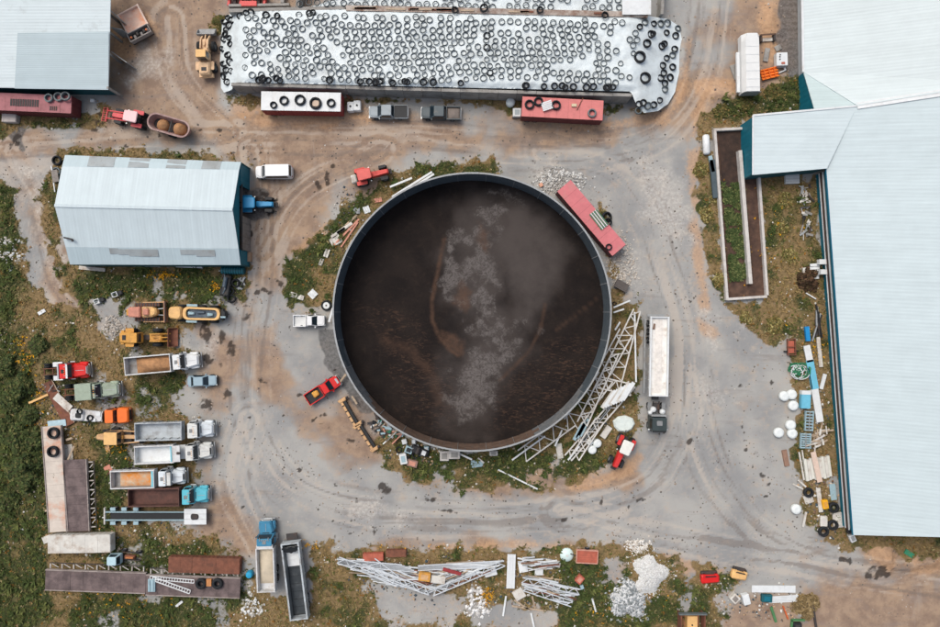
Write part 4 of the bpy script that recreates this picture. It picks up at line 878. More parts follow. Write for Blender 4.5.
def dump_truck(px, py, ang, label, L=10.1, cabc=WHITE, out=WHITE, inn=WHITE, load=None, boxL=6.6, w=2.5, floor=None, roof=None, z1=2.55, shield=0, hood=1.75, gap=.25, lh=.6, group=None, lx=(0,1), cabl=1.55):
    t = thing('dump_truck', label, 'dump truck', at(px, py, 1.6), ang, group); xf, xr = L/2, -L/2
    chassis(t, xr+.4, xf-2.0); conv_cab(t, xf, 2.35, cabc, roof, hood=hood, cab=cabl)
    bx1 = xf-.12-hood-cabl-gap; bx0 = max(xr, bx1-boxL)
    open_box(t, bx0, bx1, w, 1.45, z1, .1, out, inn, floor=floor, shield=shield)
    if load: loadm(t, bx0+.15+lx[0]*boxL, bx0+boxL*lx[1]-.15, w-.26, 1.55, lh, load)
    for xx in (xr+1.3, xr+2.65):
        for s in (-1, 1):
            wheel(t, xx, s*1.05, .52, .28); wheel(t, xx, s*.72, .52, .28)
    lamps(t, xf-5, xr+.35, .9, .9, .95) if False else None
    for s in (-1, 1): MB().box(xr+.32, xr+.4, s*.8-.12, s*.8+.12, .8, 1.0).build('tail_light', TAIL, t)
    return t
PW_ = mat('car_white', (222,224,224), .3, .06, 1.5); PSIL = mat('car_silver', (168,180,184), .3, .08, 1.5, metal=.2); PRED = mat('car_red', (206,34,32), .35, .1, 1.5)
PSLATE = mat('car_slate', (62,76,82), .35, .12, 1.5, dirt=(112,108,100), damt=.2); PBLUE = mat('car_pale_blue', (150,172,182), .3, .08, 1.5, metal=.2)
def car_low(par, L, w, zs, body, hoodx, name='body', ch=.14, front=.82):
    lo = rr(-L/2, L/2, w*.94, w*front, .38, 4)
    MB().rings([[(x,y,.28) for x,y in lo], [(x*1.0,y*1.02,.55) for x,y in lo], [(x,y,zs-.06) for x,y in lo], [(x*.985,y*.93,zs) for x,y in lo]]).build(name, body, par)
    for s in (-1, 1):
        MB().box(s*(L/2)-.06, s*(L/2)+.05, -w*.4, w*.4, .35, .6).build('bumper', BLACK, par)
    MB().box(L/2+.005, L/2+.04, -w*.22, w*.22, .6, zs-.12).build('grille', BLACK, par)
    lamps(par, L/2-.02, -L/2, w*.34, zs-.18, zs-.15)
def pickup(px, py, ang, label, body, L=5.6, w=1.95, bed='open', cabl=2.1, hood=1.45, roofm=None, bedm=None, group=None, crew=True):
    t = thing('pickup_truck', label, 'pickup truck', at(px, py, .9), ang, group); xh = L/2-hood; xb = xh-cabl
    lo = rr(xb-.02, L/2, w*.97, w*.84, .32, 4)
    MB().rings([[(x,y,.35) for x,y in lo], [(x,y,.95) for x,y in lo], [(x,y*.94,1.08) for x,y in lo]]).build('body', body, t)
    MB().prism(rr(xh-.1, L/2-.12, w*.74, w*.62, .2), 1.083, 1.15, .06).build('hood', body, t)
    cabin(t, xb, xh+.28, w-.1, 1.0, 1.82, .68, .32, body, belt=.12, side=.18, roofm=roofm)
    x0, x1 = -L/2, xb-.05
    MB().box(x0, x1, -w/2+.03, w/2-.03, .5, .72).build('bed_floor', bedm or BLACK, t)
    for s in (-1, 1):
        ys = sorted((s*(w/2-.02), s*(w/2-.14))); MB().box(x0, x1, ys[0], ys[1], .52, 1.12).build('bed_side', body, t)
        MB().box(x0-.1 if s < 0 else L/2-.02, x0-.005 if s < 0 else L/2+.1, -w*.42, w*.42, .42, .62).build('bumper', CHROME, t)
    MB().box(x1-.06, x1, -w/2+.15, w/2-.15, .52, 1.1).build('bed_front', body, t); MB().box(x0, x0+.07, -w/2+.15, w/2-.15, .52, 1.12).build('tailgate', body, t)
    if bed == 'cover': MB().box(x0+.05, x1-.02, -w/2+.1, w/2-.1, 1.123, 1.17).build('bed_cover', bedm or BLACK, t)
    elif bed == 'dull': loadm(t, x0+.12, x1-.1, w-.36, .75, .3, bedm or IRON)
    MB().box(L/2-.03, L/2+.03, -w*.28, w*.28, .65, .98).build('grille', BLACK, t); lamps(t, L/2-.05, x0, w*.36, .88, .85); mirrors(t, xh-.05, w/2-.08, 1.2, body)
    for xx in (L/2-.95, -L/2+1.15):
        for s in (-1, 1): wheel(t, xx, s*(w/2-.13), .38, .26)
    return t
def car(px, py, ang, label, body, L=4.4, w=1.76):
    t = thing('parked_car', label, 'car', at(px, py, .7), ang); car_low(t, L, w, .92, body, 0)
    MB().prism(rr(L/2-1.25, L/2-.1, w*.78, w*.62, .2), .922, .97, .04).build('hood', body, t); MB().prism(rr(-L/2+.08, -L/2+.6, w*.66, w*.72, .15), .922, .96, .03).build('boot_lid', body, t)
    cabin(t, -L/2+.5, L/2-1.05, w-.1, .86, 1.42, .75, .6, body, belt=.08, side=.2); mirrors(t, L/2-1.45, w/2-.08, .98, body)
    for xx in (L/2-.8, -L/2+.85):
        for s in (-1, 1): wheel(t, xx, s*(w/2-.12), .31, .2)
    return t
def tractor(px, py, ang, label, body, roofc, L=5.2, front=None, z=1.6, hoodc=None, fw=None, rimc=None):
    t = thing('tractor', label, 'tractor', at(px, py, z), ang); rimc = rimc or RIMG; hoodc = hoodc or body
    for s in (-1, 1):
        wheel(t, -L/2+.95, s*.92, .9, .52, rimc, 'rear_wheel'); wheel(t, L/2-.8, s*.85, .62, .42, rimc, 'front_wheel')
        MB().rings([[(x, y + s*.92, z_) for x, y in rr(-L/2+.25, -L/2+1.75, .58, .58, .12)] for z_ in (1.75, 1.92)]).build('rear_fender', body, t)
        MB().rings([[(x, y + s*.85, z_) for x, y in rr(L/2-1.35, L/2-.3, .4, .4, .1)] for z_ in (1.27, 1.33)]).build('front_fender', BLACK, t)
    MB().rings([[(x,y,.8) for x,y in rr(-.1, L/2-.05, .85, .66, .15)], [(x,y,1.5) for x,y in rr(-.1, L/2-.05, .85, .66, .15)], [(x,y,1.72) for x,y in rr(-.1, L/2-.2, .72, .52, .15)]]).build('hood', hoodc, t)
    MB().box(L/2-.04, L/2+.02, -.28, .28, .8, 1.5).build('grille', BLACK, t); MB().box(-L/2+.3, L/2-.2, -.28, .28, .55, .85).build('transmission', IRON, t)
    MB().cyl((.55, .42, 2.0), 'z', .05, 1.0, 8).build('exhaust_pipe', IRON, t); MB().box(L/2+.02, L/2+.35, -.35, .35, .6, 1.0).build('front_weight', IRON, t)
    cabin(t, -L/2+.75, -.05, 1.55, 1.1, 2.7, .18, .12, BLACK, belt=.2, side=.06, roofm=BLACK)
    MB().prism(rr(-L/2+.6, .08, 1.6, 1.5, .2), 2.775, 2.93, .08).build('roof_panel', roofc, t)
    for s in (-1, 1): MB().bar((-L/2+.2, s*.35, .6), (-L/2-.55, s*.42, .55), .09).build('link_arm', IRON, t); MB().cyl((-.15, s*.95, 2.1), 'z', .1, .06, 8).build('work_light', LAMP, t)
    if front == 'loader':
        for s in (-1, 1): MB().bar((.1, s*.55, 1.6), (L/2+.6, s*.55, 1.1), .14, .2).bar((L/2+.6, s*.55, 1.1), (L/2+1.25, s*.55, .6), .14, .2).build('loader_arm', body, t)
        b = MB(); 
        for k in range(7): b.bar((L/2+1.25, -.95+.316*k, .55), (L/2+2.0, -.95+.316*k, .35), .06)
        b.bar((L/2+1.25,-1,.55), (L/2+1.25,1,.55), .14, .25).bar((L/2+2.0,-1,.35), (L/2+2.0,1,.35), .07); b.build('bale_fork', body, t)
    return t
YEL = mat('machine_yellow', (206,150,66), .55, .2, 1.5, dirt=(140,104,70), damt=.3); TAN = mat('machine_tan', (204,164,118), .6, .18, 1.5, dirt=(150,116,86), damt=.3)
YPALE = mat('faded_yellow', (222,178,116), .6, .15, 1.2, dirt=(170,130,90), damt=.2); PINKT = mat('faded_red_hood', (196,132,112), .65, .2, 1.5, dirt=(150,110,90), damt=.3)
def wheel_loader(px, py, ang, label, body, cabc, L=7.4, bucket=None, raise_=.35, bw=2.7):
    t = thing('wheel_loader', label, 'wheel loader', at(px, py, 1.4), ang); xr, xf = -L/2, L/2
    MB().prism(rr(xr, xr+1.9, 1.5, 1.75, .25), .9, 1.95, .2).build('engine_hood', body, t); MB().box(xr-.12, xr+.35, -1.0, 1.0, .7, 1.15).build('counterweight', body, t)
    MB().box(xr+.5, xr+1.0, -.35, .35, 1.953, 2.0).build('intake_grille', BLACK, t)
    cabin(t, xr+1.95, xr+3.2, 1.5, 1.3, 3.0, .12, .1, body, belt=.35, side=.06, roofm=cabc)
    MB().box(xr+3.15, xf-2.2, -.35, .35, .75, 1.25).build('articulation_joint', IRON, t); MB().prism(rr(xf-3.1, xf-1.35, 1.15, .9, .15), .75, 1.5, .15).build('front_frame', body, t)
    for s in (-1, 1):
        wheel(t, xr+1.35, s*1.02, .72, .55, RIMG); wheel(t, xf-2.2, s*1.02, .72, .55, RIMG)
        MB().prism([(x, y + s*1.02) for x, y in rr(xr+.75, xr+1.95, .6, .6, .15)], 1.5, 1.6).build('fender', body, t)
        MB().bar((xf-2.9, s*.5, 1.8), (xf-1.5, s*.52, 1.5), .18, .34).bar((xf-1.5, s*.52, 1.5), (xf-.55, s*.52, raise_+.25), .18, .3).build('lift_arm', body, t)
        MB().bar((xf-2.9, s*.24, 1.3), (xf-1.7, s*.3, 1.4), .11).build('hydraulic_ram', CHROME, t)
    MB().bar((xf-2.5, 0, 1.75), (xf-.6, 0, raise_+.7), .14, .18).build('tilt_link', body, t)
    bk = bucket or body; z = raise_; h = bw/2
    b = MB(); prof = [(-.55,.95),(-.62,.45),(-.5,.08),(-.25,-.02),(.55,.0),(.55,.04),(-.22,.06),(-.42,.16),(-.52,.47),(-.46,.93)]
    b.rings([[(xf-.05+x, y, z+zz) for x, zz in prof] for y in (-h, h)]); b.build('bucket', bk, t)
    for s in (-1, 1): y0, y1 = sorted((s*(h-.002), s*(h+.05))); MB().rings([[(xf-.05+x, y, z+zz) for x, zz in [(-.5,.95),(-.6,.45),(-.46,.05),(.5,.02),(.3,.4)]] for y in (y0, y1)]).build('bucket_side', bk, t)
    return t
# ------------------------------------------------------------------ the truck yard on the left
SAND = mat('sandy_load', (176,132,92), .95, .3, 1.6, dirt=(120,92,68), damt=.35, bump=.15); GRAIN = mat('pale_grain', (196,184,162), .95, .12, 1.5, bump=.08)
BODYW = mat('old_white_box', (204,206,206), .6, .15, 1.2, dirt=(152,140,126), damt=.28); GREYL = mat('grey_steel_box', (176,184,188), .55, .18, 1.0, dirt=(126,124,120), damt=.42)
RUSTB = mat('rust_brown_box', (96,66,58), .8, .25, 1.5, dirt=(66,50,46), damt=.4); CYAN = mat('cyan_cab', (92,182,198), .4, .1, 1.5); BLUEC = mat('blue_cab', (62,128,160), .4, .15, 1.5, dirt=(96,120,130), damt=.2)
ORLOAD = mat('orange_stained_floor', (196,176,150), .8, .2, 1.2, dirt=(214,132,44), damt=.6, dscale=.8); STEELIN = mat('worn_inner_steel', (150,150,148), .7, .2, 1.5, dirt=(108,98,88), damt=.35)
MINT = mat('blue_stripe', (120,190,204), .5, .1, 2)
TW = mat('truck_white', (216,219,219), .4, .12, 1.5, dirt=(168,160,150), damt=.2); TW2 = mat('truck_cream_white', (208,210,206), .45, .14, 1.5, dirt=(156,146,134), damt=.28); TW3 = mat('truck_cool_white', (210,218,222), .4, .12, 1.5, dirt=(150,148,146), damt=.15)
dump_truck(163.5, 363, 5, 'white dump truck carrying a brown sandy load, uppermost of the parked row', 10.2, TW, BODYW, STEELIN, SAND, 6.7, lx=(.17,1.0), lh=.7)
d2 = dump_truck(176, 430, 1.5, 'white bonneted dump truck with an empty pale grey steel box', 10.8, TW3, GREYL, GREYL, None, 7.0, gap=.75, roof=TW2)
d3 = dump_truck(175, 452.5, 2.5, 'white dump truck with a pale box and a blue stripe behind its cab', 10.6, TW2, BODYW, WHITE, None, 5.6, gap=1.7, shield=.95)
MB().box(5.3-.12-1.75-1.55-1.7-.35, 5.3-.12-1.75-1.55-1.7-.2, -1.1, 1.1, 2.66, 2.7).build('blue_stripe', MINT, d3)
b = MB(); b.box(.7,1.25,-.1,.25,2.63,2.7); b.build('hatch', IRON, d3)
d4 = dump_truck(149.5, 477.5, 1.5, 'white dump truck with an orange stained box floor and blue head board', 10.2, TW3, BODYW, STEELIN, ORLOAD, 6.2, lx=(.12,.98), lh=.25, gap=.55)
MB().box(-.1-1.75-1.55-.5+5.1-.5, 5.1-.12-1.75-1.55-.7, -1.1, 1.1, 2.48, 2.6).build('head_shelf', MINT, d4)
dump_truck(170, 495.5, 1, 'cyan cab dump truck with a rusty brown box', 11.0, CYAN, RUSTB, RUSTB, None, 7.3, floor=RUSTB, gap=.35)
dump_truck(267, 555, 92, 'blue cab dump truck facing up the photo with a pale grain load', 9.9, BLUEC, BODYW, BODYW, GRAIN, 6.2, lx=(.12,1.0), lh=.5, shield=.5)
car(202.5, 380.8, 2, 'small silver hatchback parked below the sandy dump truck', PBLUE, 4.2)
# skeletal trailer with white deck
t = thing('skeletal_trailer', 'long bare trailer chassis with pale blue pads and a white front deck', 'trailer', at(157,516,1)); PAD = mat('pale_blue_pad', (150,176,184), .6, .15, 2)
for s in (-1, 1): MB().box(-7.4, 4.0, s*.58-.07, s*.58+.07, .85, 1.1).build('frame_rail', PAD, t)
for x in (-6.3, -4.7, -3.0):
    for s in (-1, 1): MB().prism([(x_+x, y_+s*1.0) for x_, y_ in rr(-.38,.38,.5,.5,.08)], 1.0, 1.12, .03).build('mud_guard', PAD, t); wheel(t, x, s*1.0, .48, .3)
MB().box(-7.6, -7.42, -1.2, 1.2, .8, 1.1).build('rear_beam', CONC_P, t); MB().box(-7.9, -7.6, -.3, -.2, .8, .95).build('hitch_bar', WHITE, t)
for s in (-1, 0, 1): MB().box(4.02, 7.2, s*.76-.36, s*.76+.36, 1.2, 1.32).build('deck_plank', WHITE, t)
MB().box(4.0, 7.2, -1.1, 1.1, .9, 1.195).build('deck_frame', IRON, t); MB().prism(rr(5.0, 6.1, .9, .8, .3), 1.325, 1.5, .1).build('fifth_wheel_plate', IRON, t)
MB().box(-6.8, 4.0, -.5, .5, .7, .75).build('under_tray', BLACK, t)
# red tractor unit, olive lorry
def tractor_unit(px, py, ang, label, body, L, roofc=None, hood=1.9, cabl=1.7, rear=2.6, box=0, tank=True):
    t = thing('tractor_unit', label, 'lorry', at(px, py, 1.5), ang); xf = L/2; chassis(t, -L/2, xf-1.5, .42, .85, RUST)
    conv_cab(t, xf, 2.3, body, roofc, hood=hood, cab=cabl, zr=2.6, hoodw=1.7)
    x = xf-.12-hood-cabl
    if box: MB().prism(rr(x-box-.06, x-.06, 2.35, 2.35, .06), .95, 2.75, .04).build('sleeper_box', body, t)
    for xx in (-L/2+.6, -L/2+1.75):
        for s in (-1, 1): wheel(t, xx, s*1.0, .5, .28); wheel(t, xx, s*.68, .5, .28)
    return t, x
t, x = tractor_unit(64, 371, 3, 'bright red bonneted lorry cab without a trailer, white grille', PRED, 7.0, None, 2.0, 1.45)
for s in (-1, 1): MB().box(x-1.7, x-.35, s*.98-.33, s*.98+.33, .75, 1.15).build('tool_box', WHITE, t)
MB().box(x-.3, x-.1, -1.1, 1.1, .8, 2.5).build('cab_guard', CHROME, t); MB().box(3.15,3.35,-.5,.5,1.2,1.72).build('bonnet_panel', CHROME, t); MB().box(x+1.05, x+1.3, -1.0, 1.0, 2.672, 2.76).build('sun_visor', WHITE, t)
OLIVE = mat('pale_olive_paint', (150,164,146), .6, .12, 1.2, dirt=(120,126,108), damt=.25)
t, x = tractor_unit(90, 391, 4, 'pale olive bonneted lorry with a boxy sleeper and bare rear chassis', OLIVE, 8.4, None, 2.3, .9, 2.6, 2.3)
# white stripped car shell with tyre, orange cab halves, tan grader
t = thing('stripped_car', 'stripped white car shell with holes in its top, in front of the orange cab', 'car wreck', at(86.5,415.5,.7), -4)
car_low(t, 4.6, 1.8, .85, BODYW, 0); MB().prism(rr(-2.0,-.2,1.5,1.5,.3), .853, 1.15, .15).build('deck', BODYW, t); MB().prism(rr(-1.35,-.5,.7,.75,.2), 1.153, 1.2, .02).build('open_hatch', BLACK, t)
MB().box(.9,1.5,-.75,-.3,.855,1.0).box(1.55,2.1,.05,.7,.855,.95).build('bracket', WHITE, t)
tyre(90, 418, .87, .48, 'black tyre lying on the stripped white car shell', 2, .25); tyre(79.5, 411.5, 1.2, .42, 'tyre sunk in the rear of the stripped white car shell', 2, .25)
ORG = mat('orange_cab', (232,112,40), .45, .1, 1.5)
t = thing('lorry_cab', 'bright orange lorry cab shell without wheels standing in the grass', 'lorry cab', at(117.5,415.5,1), 2)
MB().rings([[(x,y,.1) for x,y in rr(.05,1.65,2.25,2.1,.3)], [(x,y,1.1) for x,y in rr(.05,1.65,2.25,2.1,.3)], [(x,y,1.3) for x,y in rr(.1,1.5,2.0,1.8,.3)]]).build('hood', ORG, t)
cabin(t, -1.5, -.06, 2.1, .1, 1.75, .22, .1, ORG, belt=.5); MB().box(1.66,1.72,-.7,.7,.3,.9).build('grille', BLACK, t); mirrors(t, -.25, 1.05, 1.0, BLACK); lamps(t, 1.62, None, .8, .6)
wheel_loader(195-.5+10.6, 52.5, 91, 'tan wheel loader with grey bucket beside the west end of the silage sheet', mat('dusty_tan',(214,180,142),.65,.2,1.5,dirt=(160,126,98),damt=.35), YPALE, 6.6, mat('grey_bucket', (150,152,152), .6, .2, 2, dirt=(110,98,86), damt=.3), .35, 2.5)
wheel_loader(146, 337.5, 0, 'yellow wheel loader with its bucket resting near the sandy dump truck', YEL, YEL, 7.2, RUST, .3, 2.6)
t = thing('road_grader', 'tan road grader with a pale square cab behind the white dump truck', 'grader', at(117,437,1.4), 180)
MB().prism(rr(1.3,2.9,1.0,.8,.3), .8, 1.7, .2).build('front_body', TAN, t); cabin(t, -.75, 1.3, 1.85, .9, 2.7, .15, .1, TAN, belt=.4, side=.05, roofm=YPALE); MB().box(-3.2,-.8,-.25,.25,1.0,1.35).build('main_beam', TAN, t)
MB().bar((-2.4,-1.3,.4), (-1.2,1.3,.4), .12, .55).build('blade', RUST, t); MB().prism(rr(-1.9,-.85,1.9,1.9,.1),.7,1.0,.1).build('rear_axle', IRON, t)
for s in (-1,1):
    MB().bar((-3.1,s*.7,1.2), (-.9,s*.9,1.3), .16,.2).build('side_beam', TAN, t); wheel(t,-2.9,s*.8,.55,.4); wheel(t,.6,s*1.0,.6,.4); wheel(t,2.0,s*.75,.5,.35)
MB().prism(rr(-1.0,.1,.5,.5,.1),1.4,1.75,.08).build('gear_housing', YEL, t)
# bulldozer and articulated loader with round tank
t = thing('bulldozer', 'rusty tan bulldozer with faded red engine cover and wide blade', 'bulldozer', at(147,312,1.3), 1)
for s in (-1,1):
    b = MB(); rs=[]; 
    for y in (s*1.05-.25, s*1.05+.25): rs.append([(x,y,z) for x,z in [(-2.2,.45),(-1.95,.1),(1.5,.1),(1.75,.45),(1.5,.8),(-1.95,.8)]])
    b.rings(rs).build('track', IRON, t); MB().bar((-.9,s*1.4,.5),(2.4,s*1.4,.5),.14,.24).build('push_arm', TAN, t)
    for k in range(9): MB().box(-1.9+.42*k,-1.8+.42*k,s*1.05-.26,s*1.05+.26,.803,.86).build('track_shoe', RUST, t)
MB().prism(rr(-2.5,-.75,1.4,1.55,.2), .7, 1.85, .15).build('engine_cover', PINKT, t); MB().prism(rr(-.7,1.0,1.6,1.5,.3), .7, 1.6, .2).build('body', TAN, t); MB().prism(rr(-2.85,-2.45,.9,1.0,.1),.7,1.6,.1).build('radiator_guard', YEL, t)
MB().prism(rr(-.35,.45,.9,.9,.15),1.6,1.95,.1).build('seat', PINKT, t); MB().prism(rr(.55,1.5,1.35,1.1,.35),.72,1.75,.2).build('fuel_tank', YPALE, t)
for s in (-1,1):
    MB().bar((.3,s*.6,1.6),(.3,s*.6,2.1),.08).build('lever',IRON,t)
b = MB(); b.rings([[(2.35+x,y,z) for x,z in [(0,.05),(-.2,.3),(-.2,.9),(0,1.25),(.12,1.27),(-.06,.9),(-.06,.35),(.12,.03)]] for y in (-1.55,1.55)]).build('blade', mat('worn_blade',(170,128,104),.7,.25,2,dirt=(110,80,64),damt=.4), t)
MB().box(2.5,2.6,-1.45,1.45,1.1,1.25).build('blade_edge', IRON, t); MB().bar((1.2,-.4,.9),(2.1,-.5,.7),.12).bar((1.2,.4,.9),(2.1,.5,.7),.12).build('tilt_ram', CHROME, t)
t = thing('articulated_hauler', 'articulated hauler with pale rounded bonnet and dark open body ringed in yellow', 'hauler', at(195.5,313.5,1.5), -2)
MB().rings([[(x,y,.7) for x,y in rr(-3.7,-1.85,1.7,1.9,.5)],[(x,y,1.8) for x,y in rr(-3.7,-1.85,1.7,1.9,.5)],[(x,y,2.05) for x,y in rr(-3.5,-2.0,1.4,1.6,.45)]]).build('bonnet', YPALE, t)
NAVY = mat('dark_blue_body', (58,74,88), .5, .25, 1.5, dirt=(96,108,116), damt=.35)
MB().prism(rr(-1.6,3.4,1.5,1.1,.5), .8, 1.35, .1).build('body_floor', NAVY, t)
o_, i_ = rr(-1.75,3.55,1.85,1.75,.75,6), rr(-1.3,3.15,1.3,1.2,.5,6); b = MB(); b.rings([[(x,y,1.0) for x,y in o_],[(x,y,1.75) for x,y in o_],[(x,y,1.75) for x,y in i_],[(x,y,1.36) for x,y in i_]],cap=False).build('body_rim', YPALE, t)
for s in (-1,1):
    wheel(t,-2.2,s*1.0,.65,.45); wheel(t,.6,s*1.05,.65,.45); wheel(t,2.4,s*1.05,.65,.45); MB().box(-1.3,.2,s*1.15-.16,s*1.15+.16,1.2,1.5).build('side_tank', PAD, t)
for x,y,l in ((-.6,0,.9),(.8,.2,1.1),(2.1,-.1,.8)): MB().prism([(a+x,c+y) for a,c in rr(-l/2,l/2,.5,.35,.12)],1.353,1.65,.1).build('pump_unit', PAD if l<1 else NAVY, t)
MB().prism(rr(3.5,4.3,1.7,1.2,.4), .6, 1.5, .15).build('rear_guard', BLACK, t); MB().cyl((4.0,-.4,1.6),'x',.15,.7,8).build('hose_coupling', PAD, t)
# deck trailers and boxes
DECK = mat('rusty_deck', (112,98,96), .85, .3, 1.0, dirt=(74,64,64), damt=.45); PALEWH = mat('chalky_white', (204,202,194), .8, .15, .8, dirt=(150,128,108), damt=.35)
def deck(px, py, ang, label, L, w, lattice=1, z=1.2, m=DECK, n=9, name='deck_trailer', cat='deck trailer', side=mat('faded_lattice',(184,180,174),.7,.2,2,dirt=(128,112,100),damt=.35), boards=8):
    t = thing(name, label, cat, at(px, py, z), ang)
    for k in range(boards): x = -L/2 + L*k/boards; MB().box(x+.01, x+L/boards-.012, -w/2, w/2, z-.1, z + random.uniform(-.012,.012)).build('deck_plate', m, t)
    for s in (-1,1): MB().box(-L/2,L/2,s*w/2-.06+s*.07,s*w/2+.06+s*.07,z-.35,z+.10).build('side_rail', mat('pale_rail',(158,148,142),.8,.2,1.5,dirt=(110,96,90),damt=.4), t)
    if lattice:
        y0, y1 = lattice*(w/2+.2), lattice*(w/2+.85)
        for k in range(n):
            x = -L/2 + .5 + (L-1)*k/(n-1); bar_part('lattice_post', t, (x,y0,z-.3), (x,y1,z-.3), .16,.12, side)
            if k < n-1: bar_part('lattice_brace', t, (x+.25,y1,z-.32), (x+(L-1)/(n-1)-.5,y0+.15,z-.32), .10,.10, side)
        bar_part('lattice_chord', t, (-L/2+.3,y1+.1,z-.35), (L/2-.3,y1+.1,z-.35), .1,.1, IRON)
    for x in (-L/2+1.2,-L/2+2.3,L/2-1.6):
        for s in (-1,1): wheel(t,x,s*(w/2-.35),.45,.28)
    return t
deck(95.5, 581.5, -2, 'rusty brown deck with lattice side, left of the two along the bottom', 14.4, 2.75, 1)
deck(193, 586.5, -2, 'rusty deck carrying two big tyres and ladder beams along the bottom', 13.5, 2.7, 1)
deck(76.5, 495.5, -87.5, 'rusty brown deck standing crosswise with a lattice on its right side', 10.3, 3.1, 1, n=8)
t = deck(55, 479, -86, 'long chalky white flatbed with orange rust stains and tyres at its top', 15.2, 2.6, 0, m=mat('rust_stained_white',(200,190,178),.8,.15,.8,dirt=(196,116,66),damt=.32,dscale=.35), boards=9, side=WHITE)
tyre(53.5, 433, 1.25, .85, 'upper of two big black tyres on the chalky white flatbed', 2, .5); tyre(53, 451.5, 1.25, .82, 'lower of two big black tyres on the chalky white flatbed', 2, .5)
tyre(201, 583.5, 1.25, .78, 'left of two large dark tyres on the bottom rusty deck', 2, .5, ri=.4); tyre(217.5, 583.5, 1.25, .78, 'right of two large dark tyres on the bottom rusty deck', 2, .5, ri=.4)
def lattice_beam(name, label, cat, p, q, w, z, n, m=WHITE, bw=.12, group=None, h=0.0, taper=1.0, zig=True, z2=None):
    """flat lattice girder between two photo points: two chords and braces, each bar a part"""
    z2 = z if z2 is None else z2; a, c = P(*p, z), P(*q, z2); t = thing(name, label, cat, (a.x, a.y, 0), 0, group); A, Cc = Vector((0,0,z)), Vector((c.x-a.x, c.y-a.y, z2))
    dd = (Cc - A).normalized(); nrm = Vector((-dd.y, dd.x, 0)).normalized()*w/2
    bar_part('chord', t, A+nrm, Cc+nrm*taper, bw, bw, m); bar_part('chord', t, A-nrm, Cc-nrm*taper, bw, bw, m)
    for k in range(n+1):
        f = k/n; g = 1 + (taper-1)*f; pt = A + (Cc-A)*f
        if not zig: bar_part('rung', t, pt+nrm*g, pt-nrm*g, bw*.7, bw*.7, m); continue
        if k < n:
            f2 = (k+1)/n; g2 = 1 + (taper-1)*f2; p2 = A + (Cc-A)*f2; s = 1 if k % 2 else -1
            bar_part('brace', t, pt+nrm*s*g, p2-nrm*s*g2, bw*.7, bw*.7, m)
    return t
lattice_beam('ladder_beam', 'white ladder beam lying straight along the bottom rusty deck', 'ladder beam', (150,577.5), (194,581.5), .45, 1.42, 16, zig=False, bw=.1)
lattice_beam('ladder_beam', 'white ladder beam lying askew across the bottom rusty deck', 'ladder beam', (153,578.5), (190,592), .5, 1.42, 14, zig=False, bw=.12)
o = MB().box(-.35,.35,-.5,.5,0,.35).build('crate', mat('orange_crate',(190,130,80),.7,.2,2)); o.location = at(209.5,582,1.3,1.23); tag(o, 'small orange brown block between the two large tyres on the rusty deck', 'block')
b = MB().box(-.5,.5,-.9,.9,0,.25).box(-.4,-.2,-.8,.8,.253,.35).box(.1,.3,-.8,.8,.253,.35).build('frame', PAD); b.location = at(152,585,1.3,1.23); tag(b, 'pale blue pallet frame at the left end of the bottom rusty deck', 'pallet frame')
def trailer_box(px, py, ang, label, L, w, h, m, name='box_trailer', cat='trailer', base=.9, roofm=None, ribs=0, wheels=True, ends=None):
    t = thing(name, label, cat, at(px, py, base+h), ang)
    b = MB().box(-L/2,L/2,-w/2,w/2,base,base+h-.004); b.build('body', ends or m, t)
    n_ = max(4, int(L/1.5))
    for k in range(n_): x = -L/2+L*k/n_; MB().box(x+.01,x+L/n_-.01,-w/2-.02,w/2+.02,base+h,base+h+.04+.01*(k%2)).build('roof_sheet', roofm or m, t)
    for s in (-1,1):
        b = MB(); nn = int(L/.6)
        for k in range(nn): x = -L/2+.1+(L-.2)*k/nn; y0,y1 = sorted((s*(w/2+.003),s*(w/2+.04))); b.box(x,x+.28,y0,y1,base+.1,base+h-.1)
        b.build('side_corrugation', ends or m, t)
        y0,y1 = sorted((s*.04,s*(w/2-.05))); MB().box(L/2+.003,L/2+.05,y0,y1,base+.08,base+h-.08).build('end_door', ends or m, t)
    if wheels:
        for x in (-L/2+1.0,-L/2+2.1):
            for s in (-1,1): wheel(t,x,s*(w/2-.2),.45,.28)
    return t
trailer_box(79, 544, 1, 'chalky white box body with rust at its right end, above the long decks', 8.9, 2.5, 1.3, PALEWH, base=.4, wheels=False, name='truck_box', cat='truck box')
trailer_box(204, 565.5, -1.5, 'rusty red brown container lying beside the bottom deck', 10.2, 2.2, 1.0, RUST, base=.15, wheels=False, name='rusty_container', cat='container')
t = thing('lorry_cab', 'pale blue lorry cab beside a rusty engine between the decks', 'lorry cab', at(115,559.5,1.2), 0); cabin(t,-.85,.75,1.45,.5,1.9,.25,.1,mat('pale_blue_cab',(176,204,212),.5,.1,2)); MB().box(-.9,.8,-.6,.6,.2,.49).build('chassis',IRON,t)
t = thing('engine_block', 'rusty engine with a small chassis beside the pale blue cab', 'engine', at(130,557,.7), -4); MB().prism(rr(-.75,.75,.55,.5,.1),.3,.9,.1).build('block',RUST,t); MB().cyl((.1,.0,1.0),'x',.16,1.1,8).build('manifold',mat('orange_rust',(176,112,70),.8,.25,2),t); MB().box(-1.3,1.3,-.6,-.45,.2,.4).box(-1.3,1.3,.45,.6,.2,.4).build('frame',IRON,t); wheel(t,1.1,.75,.42,.25); wheel(t,-1.0,.9,.42,.25)
